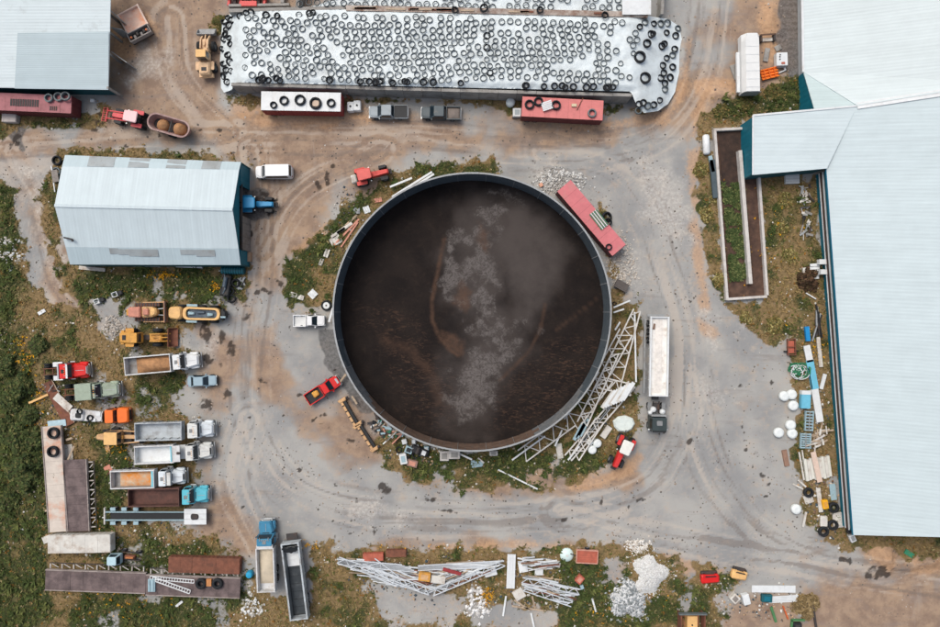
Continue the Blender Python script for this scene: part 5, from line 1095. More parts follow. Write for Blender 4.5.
# grey dump trailer
t = thing('dump_trailer', 'long grey open tipping trailer standing upright in the picture beside the blue cab truck', 'dump trailer', at(296,579,1.6), 97)
L = 10.9; open_box(t,-L/2,L/2,2.5,1.1,2.5,.16,GREYL,mat('grey_inner',(120,124,124),.6,.2,1),floor=BLACK)
for k in range(7): x=-L/2+.3+k*1.1; MB().box(x,x+1.05,-1.0,1.0,1.21,1.25+.01*(k%2)).build('floor_plate', mat('black_floor',(54,60,64),.5,.25,1.2,dirt=(88,92,94),damt=.3), t)
for k in range(3): x=-L/2+7.75+k*.95; MB().box(x-.5,x+.42,-1.0,1.0,1.26,1.34+.05*k).build('white_panel', WHITE, t)
b = MB(); rs=[]
for i in range(9):
    v=-1.2+2.4*i/8; rs.append([(L/2-1.55+.35*abs(v)**.5*(1 if i%2 else .7),v,2.3),(L/2-.6+.12*math.sin(i*2.1),v,2.62+.06*math.sin(i*1.7)),(L/2-.5,v,2.5)])
b.rings(rs).build('rolled_tarp', BLACK, t)
for x in (-L/2+1.2,-L/2+2.4):
    for s in (-1,1): wheel(t,x,s*1.0,.5,.3)
MB().box(L/2+.02,L/2+.9,-.8,.8,.9,1.1).build('drawbar_frame', IRON, t)
# assorted yard junk
WB = mat('pale_blue_sheet',(170,196,206),.5,.12,2)
t = thing('steel_plate','rusty brown plate lying between the olive lorry and the white flatbed','plate',at(59,404,.3),-62); MB().box(-3.6,3.4,-.75,.75,.25,.33).build('plate',RUST,t); MB().box(-3.6,3.4,.72,.84,.34,.42).build('edge_strip',TIMB,t)
for (px,py,l,w,an,m,lb) in ((62.5,402.5,2.9,1.1,-42,PALEWH,'pale sheet lying askew on the rusty plate'),(56.5,423.5,2.6,.95,6,WB,'pale blue panel at the head of the chalky flatbed'),(67,456,1.2,3.2,4,PALEWH,'pale board leaning beyond the head of the crosswise deck'),(45.5,540,1.3,1.0,20,PALEWH,'crumpled white sheet at the corner of the chalky box body'),(106,449,.6,1.5,10,TAN,'thin tan scrap beside the road grader'),(107,470,1.0,1.2,30,PINKT,'pink scrap sheet in the grass left of the dump trucks'),(178,605,1.2,.35,40,WHITE,'white bent strip in the grass below the bottom deck'),(40,312,1.1,.5,30,WHITE,'white bent scrap in the far left weeds')):
    t = thing('scrap_sheet', lb, 'scrap sheet', at(px,py,.5), an); z0=.4 if 'plate' in lb or 'head of the chalky' in lb else .12
    b = MB(); n_=6; rs=[[(-l/2+l*i/n_,-w/2,z0+.04*math.sin(i*1.9)),(-l/2+l*i/n_,w/2,z0+.04*math.sin(i*1.9+1)),(-l/2+l*i/n_,w/2,z0+.05+.04*math.sin(i*1.9+1)),(-l/2+l*i/n_,-w/2,z0+.05+.04*math.sin(i*1.9))] for i in range(n_+1)]; b.rings(rs).build('sheet', m, t)
def plank(p, q, label, w=.25, z=.1, h=.08, m=TIMB, group=None, z2=None, name='plank', cat='plank'):
    a, c = P(*p, z), P(*q, z if z2 is None else z2); b = MB().bar((0,0,0), c-a, w, h); o = b.build(name, m); o.location = a; return tag(o, label, cat, group)
plank((29,403),(48,394.5),'tan timber sticking out left of the olive lorry',.3,.5,.15,YPALE); plank((67,462),(74,446),'pale timber leaning between the flatbed and the crosswise deck',.25,.9); plank((66,440),(72,438),'short timber beside the lower big tyre on the flatbed',.3,.6); plank((45,511),(54,508),'short timber at the left side of the chalky flatbed',.25,.4)
t = thing('scrap_chassis','tangle of dark scrap frames behind the olive lorry','scrap frame',at(50,388.5,.5),0)
for k in range(16): bar_part('scrap_bar',t,(random.uniform(-1.8,1.8),random.uniform(-.7,.7),random.uniform(.1,.7)),(random.uniform(-1.8,1.8),random.uniform(-.7,.7),random.uniform(.1,.7)),.09,.09,IRON if k%2 else GALV)
o = MB().lathe([(.02,0),(.5,0),(.55,.1),(.5,.7),(.4,.85),(.02,.9)],12).build('barrel',mat('blue_plastic',(40,150,190),.4,.1,2)); o.location=at(249.5,574.5,.5); tag(o,'small bright blue barrel in the grass right of the rusty container','barrel')
for (px,py,lb) in ((97,301.5,'white bin lying in the weeds south of the shed, left one'),(115,294.5,'pale open box in the weeds south of the shed, right one')):
    t = thing('bin',lb,'bin',at(px,py,.4),20); b=MB().box(-.4,.4,-.35,-.28,0,.6).box(-.4,.4,.28,.35,0,.6).box(-.4,-.33,-.277,.277,0,.6).box(.33,.4,-.277,.277,0,.6).box(-.33,.33,-.277,.277,0,.06); b.build('shell',WHITE,t); MB().prism(rr(.5,1.1,.7,.6,.1),.02,.45,.1).build('black_bag',BLACK,t)
# bushes at the far left
BUSH = attr_mat('bush_leaf')
def bush(px, py, r, hh, label, pal=((50,62,36),(62,74,40),(76,86,48),(90,90,54)), n=1500, name='bush', cat='bush', group=None):
    t = thing(name, label, cat, at(px, py), 0, group); n = int(n*1.2); u = RNG.normal(0,1,(n,3)); u /= np.linalg.norm(u,axis=1)[:,None]; u[:,2] = np.abs(u[:,2]); rad = RNG.uniform(.55,1.05,n)**.6
    lob = .35 + 1.15*fbm(u[:,0]*1.8+px, u[:,1]*1.8+py, 91, 3)
    c = u*(rad*lob)[:,None]*np.array([r*1.15,r*1.15,hh*.75]); a = RNG.uniform(0,6.28,n); s = RNG.uniform(.12,.3,n)*min(1.3,max(.7,r/1.5))
    d1 = np.stack([np.cos(a),np.sin(a),RNG.uniform(-.5,.5,n)],-1)*s[:,None]; d2 = np.stack([-np.sin(a),np.cos(a),RNG.uniform(-.5,.5,n)],-1)*s[:,None]*.6
    tri = np.concatenate([np.stack([c-d1,c+d2,c+d1],1),np.stack([c-d1,c+d1,c-d2],1)]); col = np.array([lin(p) for p in pal])[RNG.integers(0,len(pal),n)]*RNG.uniform(.6,1.4,(n,1)); col = np.concatenate([col,col])
    soup('foliage', tri, col, BUSH, None, t)
    for k in range(4): aa=k*1.6; MB().bar((0,0,0),(r*.4*math.cos(aa),r*.4*math.sin(aa),hh*.7),.09).build('stem',mat('bark',(86,72,58),.9,.2,3),t)
for i,(px,py,r,h_) in enumerate([(33,462,2.3,2.6),(22,440,1.8,2.0),(38,440,1.5,1.9),(30,478,1.7,1.8),(18,470,1.6,1.6),(24,385,1.7,1.8),(14,400,1.5,1.5),(30,414,1.3,1.4),(38,345,1.3,1.2),(12,340,1.4,1.4),(46,300,1.0,1.0),(20,320,1.2,1.1),(8,430,1.6,1.5),(10,500,1.4,1.3),(25,515,1.2,1.1),(43,500,1.0,1.0),(60,476,.6,1.6),(6,365,1.4,1.3),(16,540,1.2,1.0),(8,270,1.2,1.0),(5,210,1.3,1.1)]):
    big = ['broad dark green bush left of the chalky flatbed, largest of the thicket','dark bush above the largest one in the left thicket','dark bush nearest the two big flatbed tyres','dark bush just below the largest one in the left thicket','low bush on the outer side of the left thicket','round bush left of the olive lorry','low bush in the field margin below the round one','bush left of the stripped car and rusty plate','bush above left of the red lorry cab','low bush at the far left level with the red lorry cab','small bush in the weeds left of the shed track','small bush midway down the far left weeds','bush at the left frame edge beside the thicket','low bush at the left edge near the ditch','small bush left of the crosswise deck foot','small bush touching the chalky flatbed side','tall thin bush growing between flatbed and crosswise deck','bush at the far left above the round one','small bush in the lower left field','low bush in the weeds left of the shed corner','low bush in the weeds near the upper left track'][i]
    bush(px,py,r,h_,big,n=int(700*r)) if i < 9 or i in (12,13,16,17) else None
MB().box(-.2, 1.45, -1.0, 1.0, 1.0, 1.35).box(-.2, .35, -1.05, 1.05, 1.353, 2.5).build('behind_cab_deck', WHITE, d3)

MB().box(5.02, 5.14, -.45, .45, 1.55, 1.80).build('bonnet_slot', BLACK, d3); MB().box(4.82, 4.94, -.4, .4, 1.55, 1.80).build('bonnet_slot', BLACK, d4)
for tt in (d2, d4): MB().box(3.0, 3.5, -.9, .9, 2.66, 2.8).build('roof_fairing', TW2, tt)
for k in range(5): bar_part('cargo_strut', d2, (-3.9+1.1*k, -1.1, 2.45), (-3.9+1.1*k, -1.02, 1.6), .06, .06, IRON)
# ------------------------------------------------------------------ north west and road
PINK = mat('faded_pink_paint', (204,120,116), .6, .12, 1.0, dirt=(170,100,94), damt=.25); MAROON = mat('maroon_container', (158,100,104), .65, .15, 1.0, dirt=(110,64,62), damt=.3); MAROON_D = mat('maroon_side', (104,48,50), .7, .2, 1.2); REDB = mat('barn_red', (142,52,52), .6, .2, 1.2)
TRED = mat('tractor_red', (204,52,50), .45, .12, 1.5); TPINK = mat('faded_tractor_red', (208,76,80), .5, .12, 1.5); ROOFP = mat('pale_cab_roof', (226,190,190), .5, .1, 1.5); BLUET = mat('tractor_blue', (36,138,188), .4, .12, 1.5)
t = trailer_box(22, 102.5, -2.5, 'maroon container with louvred roof and three tyres under the barn eave', 14.0, 2.45, 2.3, MAROON, name='maroon_container', cat='container', base=.2, wheels=False, ends=MAROON_D)
for k in range(12): MB().box(-1.6+.34*k, -1.36+.34*k, -.55, .45, 2.56, 2.6).build('louvre', IRON, t)
for k in range(4): MB().box(4.0+.28*k, 4.16+.28*k, -.95, -.35, 2.56, 2.6).build('louvre', IRON, t)
tyre(48.8,98,2.62,.62,'left of the three grey tyres on the maroon container roof',1,.35); tyre(58.5,96.8,2.62,.66,'middle of the three grey tyres on the maroon container roof',1,.35); tyre(65.5,96.2,2.8,.66,'right of the three grey tyres on the maroon container roof',1,.35,(0,8))
t = tractor(128.5,117.5,169,'red tractor with a bale fork, hitched to the oval spreader wagon',TPINK,ROOFP,4.9,'loader')
t = thing('spreader_wagon','oval open steel wagon with two brown dung heaps behind the red tractor','wagon',at(170.5,126.5,1.2),164)
o_, i_ = rr(-3.1,3.1,2.5,2.5,1.2,7), rr(-2.88,2.88,2.1,2.1,1.02,7); i2 = rr(-2.6,2.6,1.4,1.4,.68,7)
MB().rings([[(x*.9,y*.7,.6) for x,y in o_],[(x,y,1.9) for x,y in o_],[(x,y,1.9) for x,y in i_],[(x,y,.75) for x,y in i2]],cap=False).build('hull',mat('mauve_steel',(150,120,116),.6,.2,1.5,dirt=(180,160,150),damt=.3),t)
MB().prism(i2,.74,.8).build('hull_floor',mat('dark_hull',(50,46,46),.8,.2,2),t); b = MB().lathe([(.0,.9),(.5,.75),(.85,.25),(.9,0)],14,c=(1.2,.1,.8)); b.build('dung_heap',SAND,t,True); b = MB().lathe([(.0,1.0),(.55,.8),(.95,.25),(1.0,0)],14,c=(-1.3,-.05,.8)); b.build('dung_heap',SAND,t,True)
MB().box(-.1,.05,-1.05,1.05,1.2,1.35).build('cross_rail',IRON,t); MB().bar((2.9,0,.7),(4.1,0,.6),.15).build('drawbar',IRON,t)
for s in (-1,1): wheel(t,-.3,s*1.15,.55,.4)
t = thing('skip','peach coloured open steel skip with a grey machinery bay, by the barn door','skip',at(135,24,1.2),-62)
PEACH = mat('peach_steel',(240,204,182),.65,.12,1.2,dirt=(234,150,98),damt=.4); open_box(t,-2.35,.85,3.3,.75,1.2,.16,mat('peach_wall',(226,202,186),.65,.15,1.2),PEACH,floor=PEACH)
GB = mat('grey_bay',(140,134,130),.7,.2,1.5,dirt=(100,92,86),damt=.3); MB().box(1.05,2.3,-1.65,1.65,.6,1.1).build('bay_floor',IRON,t)
for a in ((1.05,1.15,-1.65,1.65),(2.2,2.35,-1.65,1.65),(1.153,2.197,-1.65,-1.55),(1.153,2.197,1.55,1.65)): MB().box(*a,1.0,1.75).build('bay_wall',GB,t)
for k in range(6): MB().prism([(x+1.65+.18*(k%2),y-1.25+.5*k) for x,y in rr(-.25,.25,.34,.34,.08)],1.103,1.5+.1*(k%3),.05).build('machine_unit',GB if k%2 else IRON,t)
for y in (-1.2,1.2): MB().cyl((1.9,y,1.9),'z',.14,.2,8).build('cap',mat('orange_cap',(190,100,50),.6,.1,2),t)
o = MB().prism(rr(-1.05,1.05,1.25,1.15,.1),0,.9,.08).build('box_unit',mat('pale_mauve',(186,178,172),.7,.12,1.5)); o.location=at(10.5,118.5,.5); o.rotation_euler=(0,0,-.05); tag(o,'pale square tank standing in the mud below the maroon container','water tank')
o = MB().prism(rr(-.3,.3,.5,.4,.1),0,.5,.08).build('bucket',WHITE); o.location=at(92.5,100.5,.3); tag(o,'small white bucket at the corner post of the barn','bucket')
# shed corner tyres and junk
for x,y,z,r_,k,lb in ((57,160.5,.02,.72,2,'black tyre at the north west corner of the shed'),(56.5,171.5,.02,.62,1,'grey tyre just below the black one at the shed corner')): tyre(x,y,z,r_,lb,k,.4)
plank((51.5,166),(55,192),'thin white pole leaning along the shed west wall',.14,.4,.14,WHITE); plank((54,170),(56,182),'broad grey board leaning at the shed north west corner',.9,.5,.06,WOOD)
plank((79,267.5),(105,270),'long pale board lying at the foot of the shed south wall',.5,.2,.1,PALEWH); plank((134,266),(160,266.4),'thin pale strip along the foot of the shed south wall',.2,.3,.1,GALV); plank((176,266.5),(202,267.5),'short white strip at the shed south east foot',.2,.3,.1,WHITE)
t = thing('culvert_roll','teal ribbed steel roll lying at the south east corner of the shed','pipe',at(233,270.5,.6),-1); MB().cyl((0,0,.55),'x',.5,3.3,14).build('pipe',TEAL_D,t)
for k in range(9): MB().cyl((-1.45+.36*k,0,.55),'x',.55,.1,14).build('rib',mat('teal_rib',(50,124,138),.5,.2,2),t)
for k,(x,y,lb) in enumerate(((228,281,'black tyre in the heap below the teal roll, upper left'),(236,283,'black tyre in the heap below the teal roll, upper right'),(230,291,'black tyre in the heap below the teal roll, lower left'),(231.5,299,'black tyre with a pale hub at the bottom of the heap'))): tyre(x,y,.05+.1*(k%2),.62,lb,2,.45,(random.gauss(0,10),random.gauss(0,10)))
t = thing('scrap_heap','small heap of grey scrap beside the black tyres','scrap heap',at(240.5,283,.4)); 
for k in range(14): bar_part('scrap_piece',t,(random.uniform(-.6,.6),random.uniform(-1,1),random.uniform(.05,.4)),(random.uniform(-.6,.6),random.uniform(-1,1),random.uniform(.05,.5)),random.uniform(.08,.3),.06,GALV if k%2 else IRON)
o = MB().box(-.42,.42,-.65,.65,0,.9).box(-.46,.46,-.69,.69,.903,.97).build('wooden_box',mat('box_timber',(168,138,112),.8,.2,2)); o.location=at(248.3,257,.5); tag(o,'brown wooden box by the shed doors','box')
# vehicles on the road
t = thing('van','white panel van parked at the shed north east corner','van',at(274,171.8,1),181)
lo = rr(-2.6,2.6,1.95,1.7,.4,4); MB().rings([[(x,y,.3) for x,y in lo],[(x,y*1.01,.9) for x,y in lo],[(x*.995,y*.97,1.12) for x,y in lo]]).build('body',PW_,t); cabin(t,-2.5,1.75,1.9,.95,1.98,.78,.14,PW_,belt=.12,side=.13); MB().prism(rr(1.75,2.45,1.45,1.2,.25),1.123,1.2,.05).build('hood',PW_,t)
lamps(t,2.55,-2.58,.68,.85,.9); mirrors(t,1.3,.92,1.15,BLACK)
for k in range(3): MB().box(-2.0+1.0*k,-1.93+1.0*k,-.7,.7,2.053,2.075).build('roof_rib',PW_,t)
for x in (1.7,-1.65):
    for s in (-1,1): wheel(t,x,s*.84,.34,.22)
MB().box(2.57,2.68,-.8,.8,.35,.6).build('bumper',BLACK,t)
tractor(257,204,0,'blue tractor backed halfway into the shed doorway',BLUET,BLUET,4.7)
t = tractor(371.5,174.5,13,'faded red tractor on the road north west of the tank',mat('faded_red',(206,70,62),.5,.12,1.5),mat('faded_red_roof',(208,92,84),.5,.12,1.5),5.0); MB().prism(rr(-3.0,-2.2,1.2,1.2,.2),.6,1.6,.15).build('ballast_box',PALEWH,t)
t = trailer_box(301,101.5,-1,'white topped red trailer with a row of tyres on its roof','' or 11.2,2.6,2.3,REDB,'box_trailer','trailer',.7,WHITE)
for i,(x,y,r_,lb) in enumerate(((273.5,105,.5,'pale blue grey tyre at the left end of the white topped trailer'),(284,100.6,.66,'second tyre from the left on the white topped trailer'),(300,100,.78,'middle tyre on the white topped trailer'),(315.5,103.2,.86,'largest tyre with a pale centre on the white topped trailer'),(331,103,.62,'rightmost tyre on the white topped trailer'))): tyre(x,y,3.06,r_,lb,2,.34)
o = MB().prism(rr(-.5,.5,.9,.9,.2),0,.12,.04).build('lid',mat('beige_lid',(196,176,156),.7,.1,2)); o.location=at(315.5,103.2,3.2,3.05); tag(o,'pale round lid inside the largest tyre on the white topped trailer','lid')
for x,y,l,w,an,lb in ((351,107.5,.95,1.35,0,'left white plastic tank beside the red trailer drawbar'),(357.6,106.5,1.05,1.45,0,'right white plastic tank beside the red trailer drawbar')):
    t = thing('plastic_tank',lb,'tank',at(x,y,.5),an); MB().prism(rr(-l/2,l/2,w,w,.15),.12,1.05,.08).build('tank',WHITE,t); MB().cyl((0,0,1.08),'z',.15,.08,10).build('cap',BLACK,t); MB().box(-l/2,l/2,-w/2,w/2,0,.1).build('pallet',TIMB,t)
plank((346,94),(350,99),'brown post at the right end of the white topped trailer',.25,.6,.25,RUST)
pickup(388.5,112,180,'silver pickup with a black bed cover, left of the two by the clamp wall',mat('car_dark_silver', (138,150,156), .35, .1, 1.5, dirt=(110,112,110), damt=.2),5.5,1.95,'cover')
pickup(441,113,179,'dark slate pickup with a dusty bed, right of the two by the clamp wall',PSLATE,5.6,1.95,'dull',roofm=PSLATE,bedm=mat('dusty_bed',(128,118,110),.8,.2,2))
t = trailer_box(562.5,108.5,-3,'faded pink trailer with black tyres and a white crate on its roof',11.4,2.75,2.3,PINK,'box_trailer','trailer',.7,PINK,ends=MAROON_D)
for x,y,r_,k,lb in ((529.5,104.5,.68,2,'leftmost black tyre on the pink trailer roof'),(538.5,101.5,.66,2,'second black tyre on the pink trailer roof'),(556,105.2,.68,2,'black tyre right of the white crate on the pink trailer roof'),(592,113.2,.62,1,'faded brown tyre at the right end of the pink trailer roof')): tyre(x,y,3.06,r_,lb,k,.4)
t = thing('crate','white slatted crate between tyres on the pink trailer roof','crate',at(547,106,3.2,3.08),18); 
for k in range(5): MB().box(-.75,.75,-.6+.25*k,-.4+.25*k,.3,.36).build('slat',WHITE,t)
MB().box(-.7,-.6,-.6,.6,0,.297).box(.6,.7,-.6,.6,0,.297).build('bearer',TIMB,t)
t = thing('drawbar_unit','small white box unit on the drawbar of the pink trailer','box',at(517,113,.6),0); MB().prism(rr(-.6,.6,1.2,1.2,.08),.3,1.0,.05).build('case',WHITE,t); MB().box(-.35,.35,-.35,.35,1.003,1.05).build('panel',mat('grey_panel',(150,160,164),.5,.1,2),t); MB().box(-.7,.7,-.65,-.5,.1,.3).box(-.7,.7,.5,.65,.1,.3).build('skid',IRON,t)
t = thing('round_tank','pale round plastic tank in the weeds left of the pink trailer','tank',at(510.5,102.5,.5)); MB().lathe([(.02,0),(.62,0),(.66,.15),(.66,.75),(.5,.95),(.15,1.0),(.02,1.0)],16).build('tank',mat('pale_plastic',(206,216,216),.5,.08,2),t,True); MB().cyl((0,0,1.03),'z',.14,.08,10).build('cap',WHITE,t)
plank((594,122),(603,115.5),'white pole propped against the pink trailer end',.16,.1,.12,WHITE,z2=1.2); o = MB().box(-.35,.35,-.2,.2,0,.22).build('rag',mat('rag_beige',(206,190,160),.9,.2,3)); o.location=at(574,105.5,3.1,3.06); tag(o,'small beige bundle on the pink trailer roof','bundle')
plank((577,110),(583,98),'rusty rod lying over the pink trailer roof',.09,3.12,.08,RUST)
# machinery at the top edge
t = thing('harvester_head','red and dark machinery behind the wall at the top edge','machine',at(249,-2,.8),0)
for k in range(7): MB().bar((-3+k*.85,-1.0,.5),(-2.7+k*.85,.9,.6),.35,.5).build('tine_unit',mat('dark_machine',(60,44,44),.7,.3,2) if k%2 else TRED,t)
MB().box(-3.3,3.2,-.2,.2,.9,1.15).build('main_frame',IRON,t); MB().box(-1,1.2,-1.3,-.6,.95,1.2).build('hood',TRED,t)
t = thing('concrete_kerb','low concrete wall stub at the top edge left of the tyre sheet','wall',at(262,8.5)); MB().bar((-4.5,0,.5),(4.2,.15,.5),.35,1.0).build('wall',CONC,t); MB().bar((3.2,.4,.5),(3.3,4,.5),.5,1.0).build('wall',CONC,t)
# ------------------------------------------------------------------ around the tank
t = trailer_box(591.5,218,-49.5,'faded pink container on the north east side of the tank',12.0,2.45,2.35,mat('faded_pink_red',(200,114,118),.6,.12,1.0,dirt=(186,128,124),damt=.25),'container','container',.15,None,wheels=False,ends=MAROON_D)
tyre(608.8,247,2.62,.48,'dark tyre on the south end of the pink container',2,.25); t = thing('pallet','green and white pallet on the pink container roof','pallet',at(599,219.5,2.8,2.58),-52)
for k in range(7): MB().box(-1.4,1.4,-.62+.19*k,-.5+.19*k,.12,.18).build('slat',mat('green_slat',(74,128,96),.6,.2,2) if k%2==0 else WHITE,t)
MB().box(-1.3,-1.1,-.6,.65,0,.117).box(1.1,1.3,-.6,.65,0,.117).build('bearer',IRON,t)
tyre(606.5,217,.05,.8,'black tractor tyre on the ground east of the pink container',2,.5,(0,20)); tyre(608,222,.3,.6,'smaller black tyre touching the tractor tyre by the pink container',2,.4)
t = thing('grey_crate','dark weathered wooden crate east of the tank','crate',at(621.5,285.5,.6),-28); 
for k in range(5): MB().box(-.95,.95,-.62+.25*k,-.4+.25*k,.75,.81).build('slat',mat('dark_slat',(98,92,88),.85,.2,2),t)
MB().box(-.9,.9,-.6,.6,.1,.747).build('body',IRON,t)
tyre(614.5,303.5,.03,.3,'small tyre beside the tank east of the rim',2,.2); o=MB().box(-.25,.25,-.25,.25,0,.45).build('block',mat('salmon_block',(214,160,132),.8,.1,2)); o.location=at(541,185,.3); o.rotation_euler=(0,0,.5); tag(o,'small salmon block among the white rubble north east of the tank','block')
pickup(309,320.7,0,'white pickup parked against the west side of the tank',PW_,4.5,1.75,'open',cabl=1.35,hood=1.25,bedm=mat('white_bed',(206,208,206),.5,.1,2))
t = pickup(322.8,390,33,'bright red pickup with a dark bed south west of the tank',PRED,5.4,1.9,'open',cabl=1.5,hood=1.35); MB().prism([(x-1.15,y+.1) for x,y in rr(-.45,.45,.9,.8,.2)],.73,1.15,.15).build('cargo',YEL,t); MB().box(2.3,2.6,-.4,.4,1.153,1.2).build('hood_panel',CHROME,t)
t = thing('spare_wheel','dark wheel with white hub lying in the grass west of the tank','wheel',at(326.5,305.5,.2)); tyre_o = link('tyre',tyre_mesh(.78,.6,.4,2),t); tyre_o.location=(0,0,.22); MB().cyl((0,0,.25),'z',.48,.25,14).build('hub',WHITE,t); MB().cyl((0,0,.40),'z',.12,.06,8).build('hub_cap',IRON,t)
def hedger(px,py,ang,label):
    t = thing('loading_fork',label,'implement',at(px,py,.5),ang)
    for y,m in ((-.24,TAN),(.24,BLACK)): MB().box(-2.1,2.1,y-.17,y+.17,.3,.65).build('beam',m,t)
    MB().box(-2.1,2.1,-.06,.08,.25,.4).build('spacer',IRON,t)
    for x in (-2.2,2.1): MB().prism([(a+x,c) for a,c in rr(-.25,.25,1.3,1.1,.1)],.2,.75,.1).build('end_plate',TAN,t); MB().cyl((x,.75,.5),'y',.2,.3,10).build('roller',IRON,t)
    for k in range(4): MB().box(-1.5+.9*k,-1.35+.9*k,-.46,-.1,.653,.72).build('clamp',IRON,t)
hedger(350,413.5,-60,'yellow and black roller beam, upper of two by the tank'); hedger(366.5,437,-57,'yellow and black roller beam, lower of two by the tank')
# junk corner south west of the tank
SAL = mat('salmon_scrap',(198,140,120),.8,.2,2); JM=[WHITE,IRON,SAL,PAD,TIMB,GALV,BLACK,mat('green_scrap',(40,110,84),.7,.2,2)]
def junkbox(px,py,l,w,h,an,m,label,name='appliance',cat='appliance',top=None):
    t = thing(name,label,cat,at(px,py,h/2),an); MB().prism(rr(-l/2,l/2,w,w,.08),0,h,.05).build('body',m,t); MB().box(-l*.3,l*.3,-w*.3,w*.3,h+.003,h+.04).build('top_panel',top or BLACK,t); return t
junkbox(403.5,458.5,1.0,1.5,.9,10,WHITE,'white machine casing at the lower end of the junk south west of the tank',top=PAD); junkbox(409,449.5,1.1,1.0,.8,-20,PAD,'pale open casing in the junk south west of the tank',top=BLACK); junkbox(412.5,463,1.5,1.0,.7,-15,mat('brown_drum',(140,112,100),.7,.2,2),'brown casing beside the white one in the junk corner',top=SAL); junkbox(404.5,441.5,.7,.7,.6,15,WHITE,'small white cube at the top of the junk corner',top=WHITE)
junkbox(444.5,455.5,1.3,1.4,.9,0,CONC_P,'pale concrete block against the south rim of the tank, left one','concrete_block','block',CONC); junkbox(454.5,454,1.6,1.2,1.2,0,CONC_P,'pale concrete block against the south rim of the tank, right one','concrete_block','block',CONC); junkbox(493.5,453,1.2,.7,.7,0,CONC_P,'small pale block at the tank rim right of the pair','concrete_block','block',CONC); junkbox(414,441,.6,.8,.8,0,GALV,'grey post box at the tank rim above the junk corner','post_box','box',WHITE); junkbox(426.5,448.5,.7,.7,.6,0,PAD,'round pale drum at the tank rim beside the junk corner','drum','drum',WHITE)
tyre(399,450,.05,.5,'black tyre at the left of the junk corner',2,.3); tyre(416,455,.05,.55,'black tyre between casings in the junk corner',2,.3); tyre(407,455,.3,.45,'black tyre on top of the casings in the junk corner',2,.3,(10,0))
t = thing('scrap_heap','mixed scrap of pink, white and green bits between roller beam and tank','scrap heap',at(386,430,.4),-36)
for k in range(46): x=random.uniform(-2.6,2.6); y=random.uniform(-1.0,1.0); z=random.uniform(.05,.5); a=random.uniform(0,3.1); l=random.uniform(.15,.6); bar_part('scrap_piece',t,(x-l*math.cos(a),y-l*math.sin(a),z),(x+l*math.cos(a),y+l*math.sin(a),z+random.uniform(0,.2)),random.uniform(.1,.4),.08,random.choice(JM))
for i,(p,q,lb) in enumerate((((383,444),(396,432),'long white pole in the scrap south west of the tank, lower'),((386,441),(399,428),'long brown pole in the scrap south west of the tank, middle'),((392,444),(402,434),'short red pole in the scrap south west of the tank'))): plank(p,q,lb,.16,.6,.14,[WHITE,TIMB,SAL][i])
plank((459,453.5),(472,459.5),'bent white rail running off the south rim of the tank',.25,.6,.15,WHITE); plank((478,458),(484,463),'pale short rail in the grass south of the tank',.22,.2,.12,PALEWH); o=MB().prism(rr(-.9,.9,1.1,.8,.3),0,.15,.05).build('lid',PAD); o.location=at(477,464,.1); tag(o,'grey oval lid in the grass south of the tank','lid')
plank((498,469.5),(537.5,489),'long thin white pole lying in the weeds south of the tank',.2,.15,.15,WHITE)
# west side timber by tank
for i,(p,q,w) in enumerate((((330,240),(357,215),.3),((334,245),(359,219),.25),((337,233),(352,223),.4),((346,250),(352,240),.25),((341,247),(358,222),.22),((331,237),(345,228),.35))): plank(p,q,'weathered plank in the loose stack along the north west tank wall',w,.1+.1*(i%3),.1,[TIMB,SAL,PALEWH][i%3],'planks along the tank wall')
for p,q,lb in (((392,197),(432,172),'long white steel rail along the north west tank rim, outer'),((397,197),(434,174),'long white steel rail along the north west tank rim, inner'),((390,187),(412,178),'short thin white rod above the tank rim rails'),((329,322),(333,308),'white pole leaning at the west rim of the tank'),((340,382),(346,374),'brown stick at the south west tank rim'),((352,396),(357,404),'white stick at the south west tank rim below the brown one')): plank(p,q,lb,.28,.8,.2,WHITE if 'brown' not in lb else TIMB)
for i,(x,y,l,w,an,m,lb) in enumerate(((296.5,296,2.1,.7,-18,PALEWH,'white folded sheet in the grass at the west tip of the verge'),(312.5,294,1.1,1.1,45,WHITE,'white square scrap above the spare wheel'),(366.5,209.5,.9,1.0,20,WHITE,'white bucket like scrap at the north west verge'),(335.5,240.5,1.6,1.2,30,PALEWH,'crumpled white plastic at the plank stack end'),(326.5,253,.7,1.2,-20,PALEWH,'small pale scrap in the west verge below the planks'),(378,200,1.1,.6,10,SAL,'salmon scrap by the tank rim rails'),(321,262,.5,1.0,-20,PALEWH,'thin pale scrap midway down the west verge'),(356.5,210.5,.9,.9,0,GALV,'grey ring frame in the west verge grass'))):
    t = thing('scrap_sheet',lb,'scrap',at(x,y,.3),an); n_=5; MB().rings([[(-l/2+l*k/n_,-w/2,.15+.1*math.sin(k*2.1+i)),(-l/2+l*k/n_,w/2,.15+.1*math.sin(k*1.7)),(-l/2+l*k/n_,w/2,.2+.1*math.sin(k*1.7)),(-l/2+l*k/n_,-w/2,.2+.1*math.sin(k*2.1+i))] for k in range(n_+1)]).build('sheet',m,t)
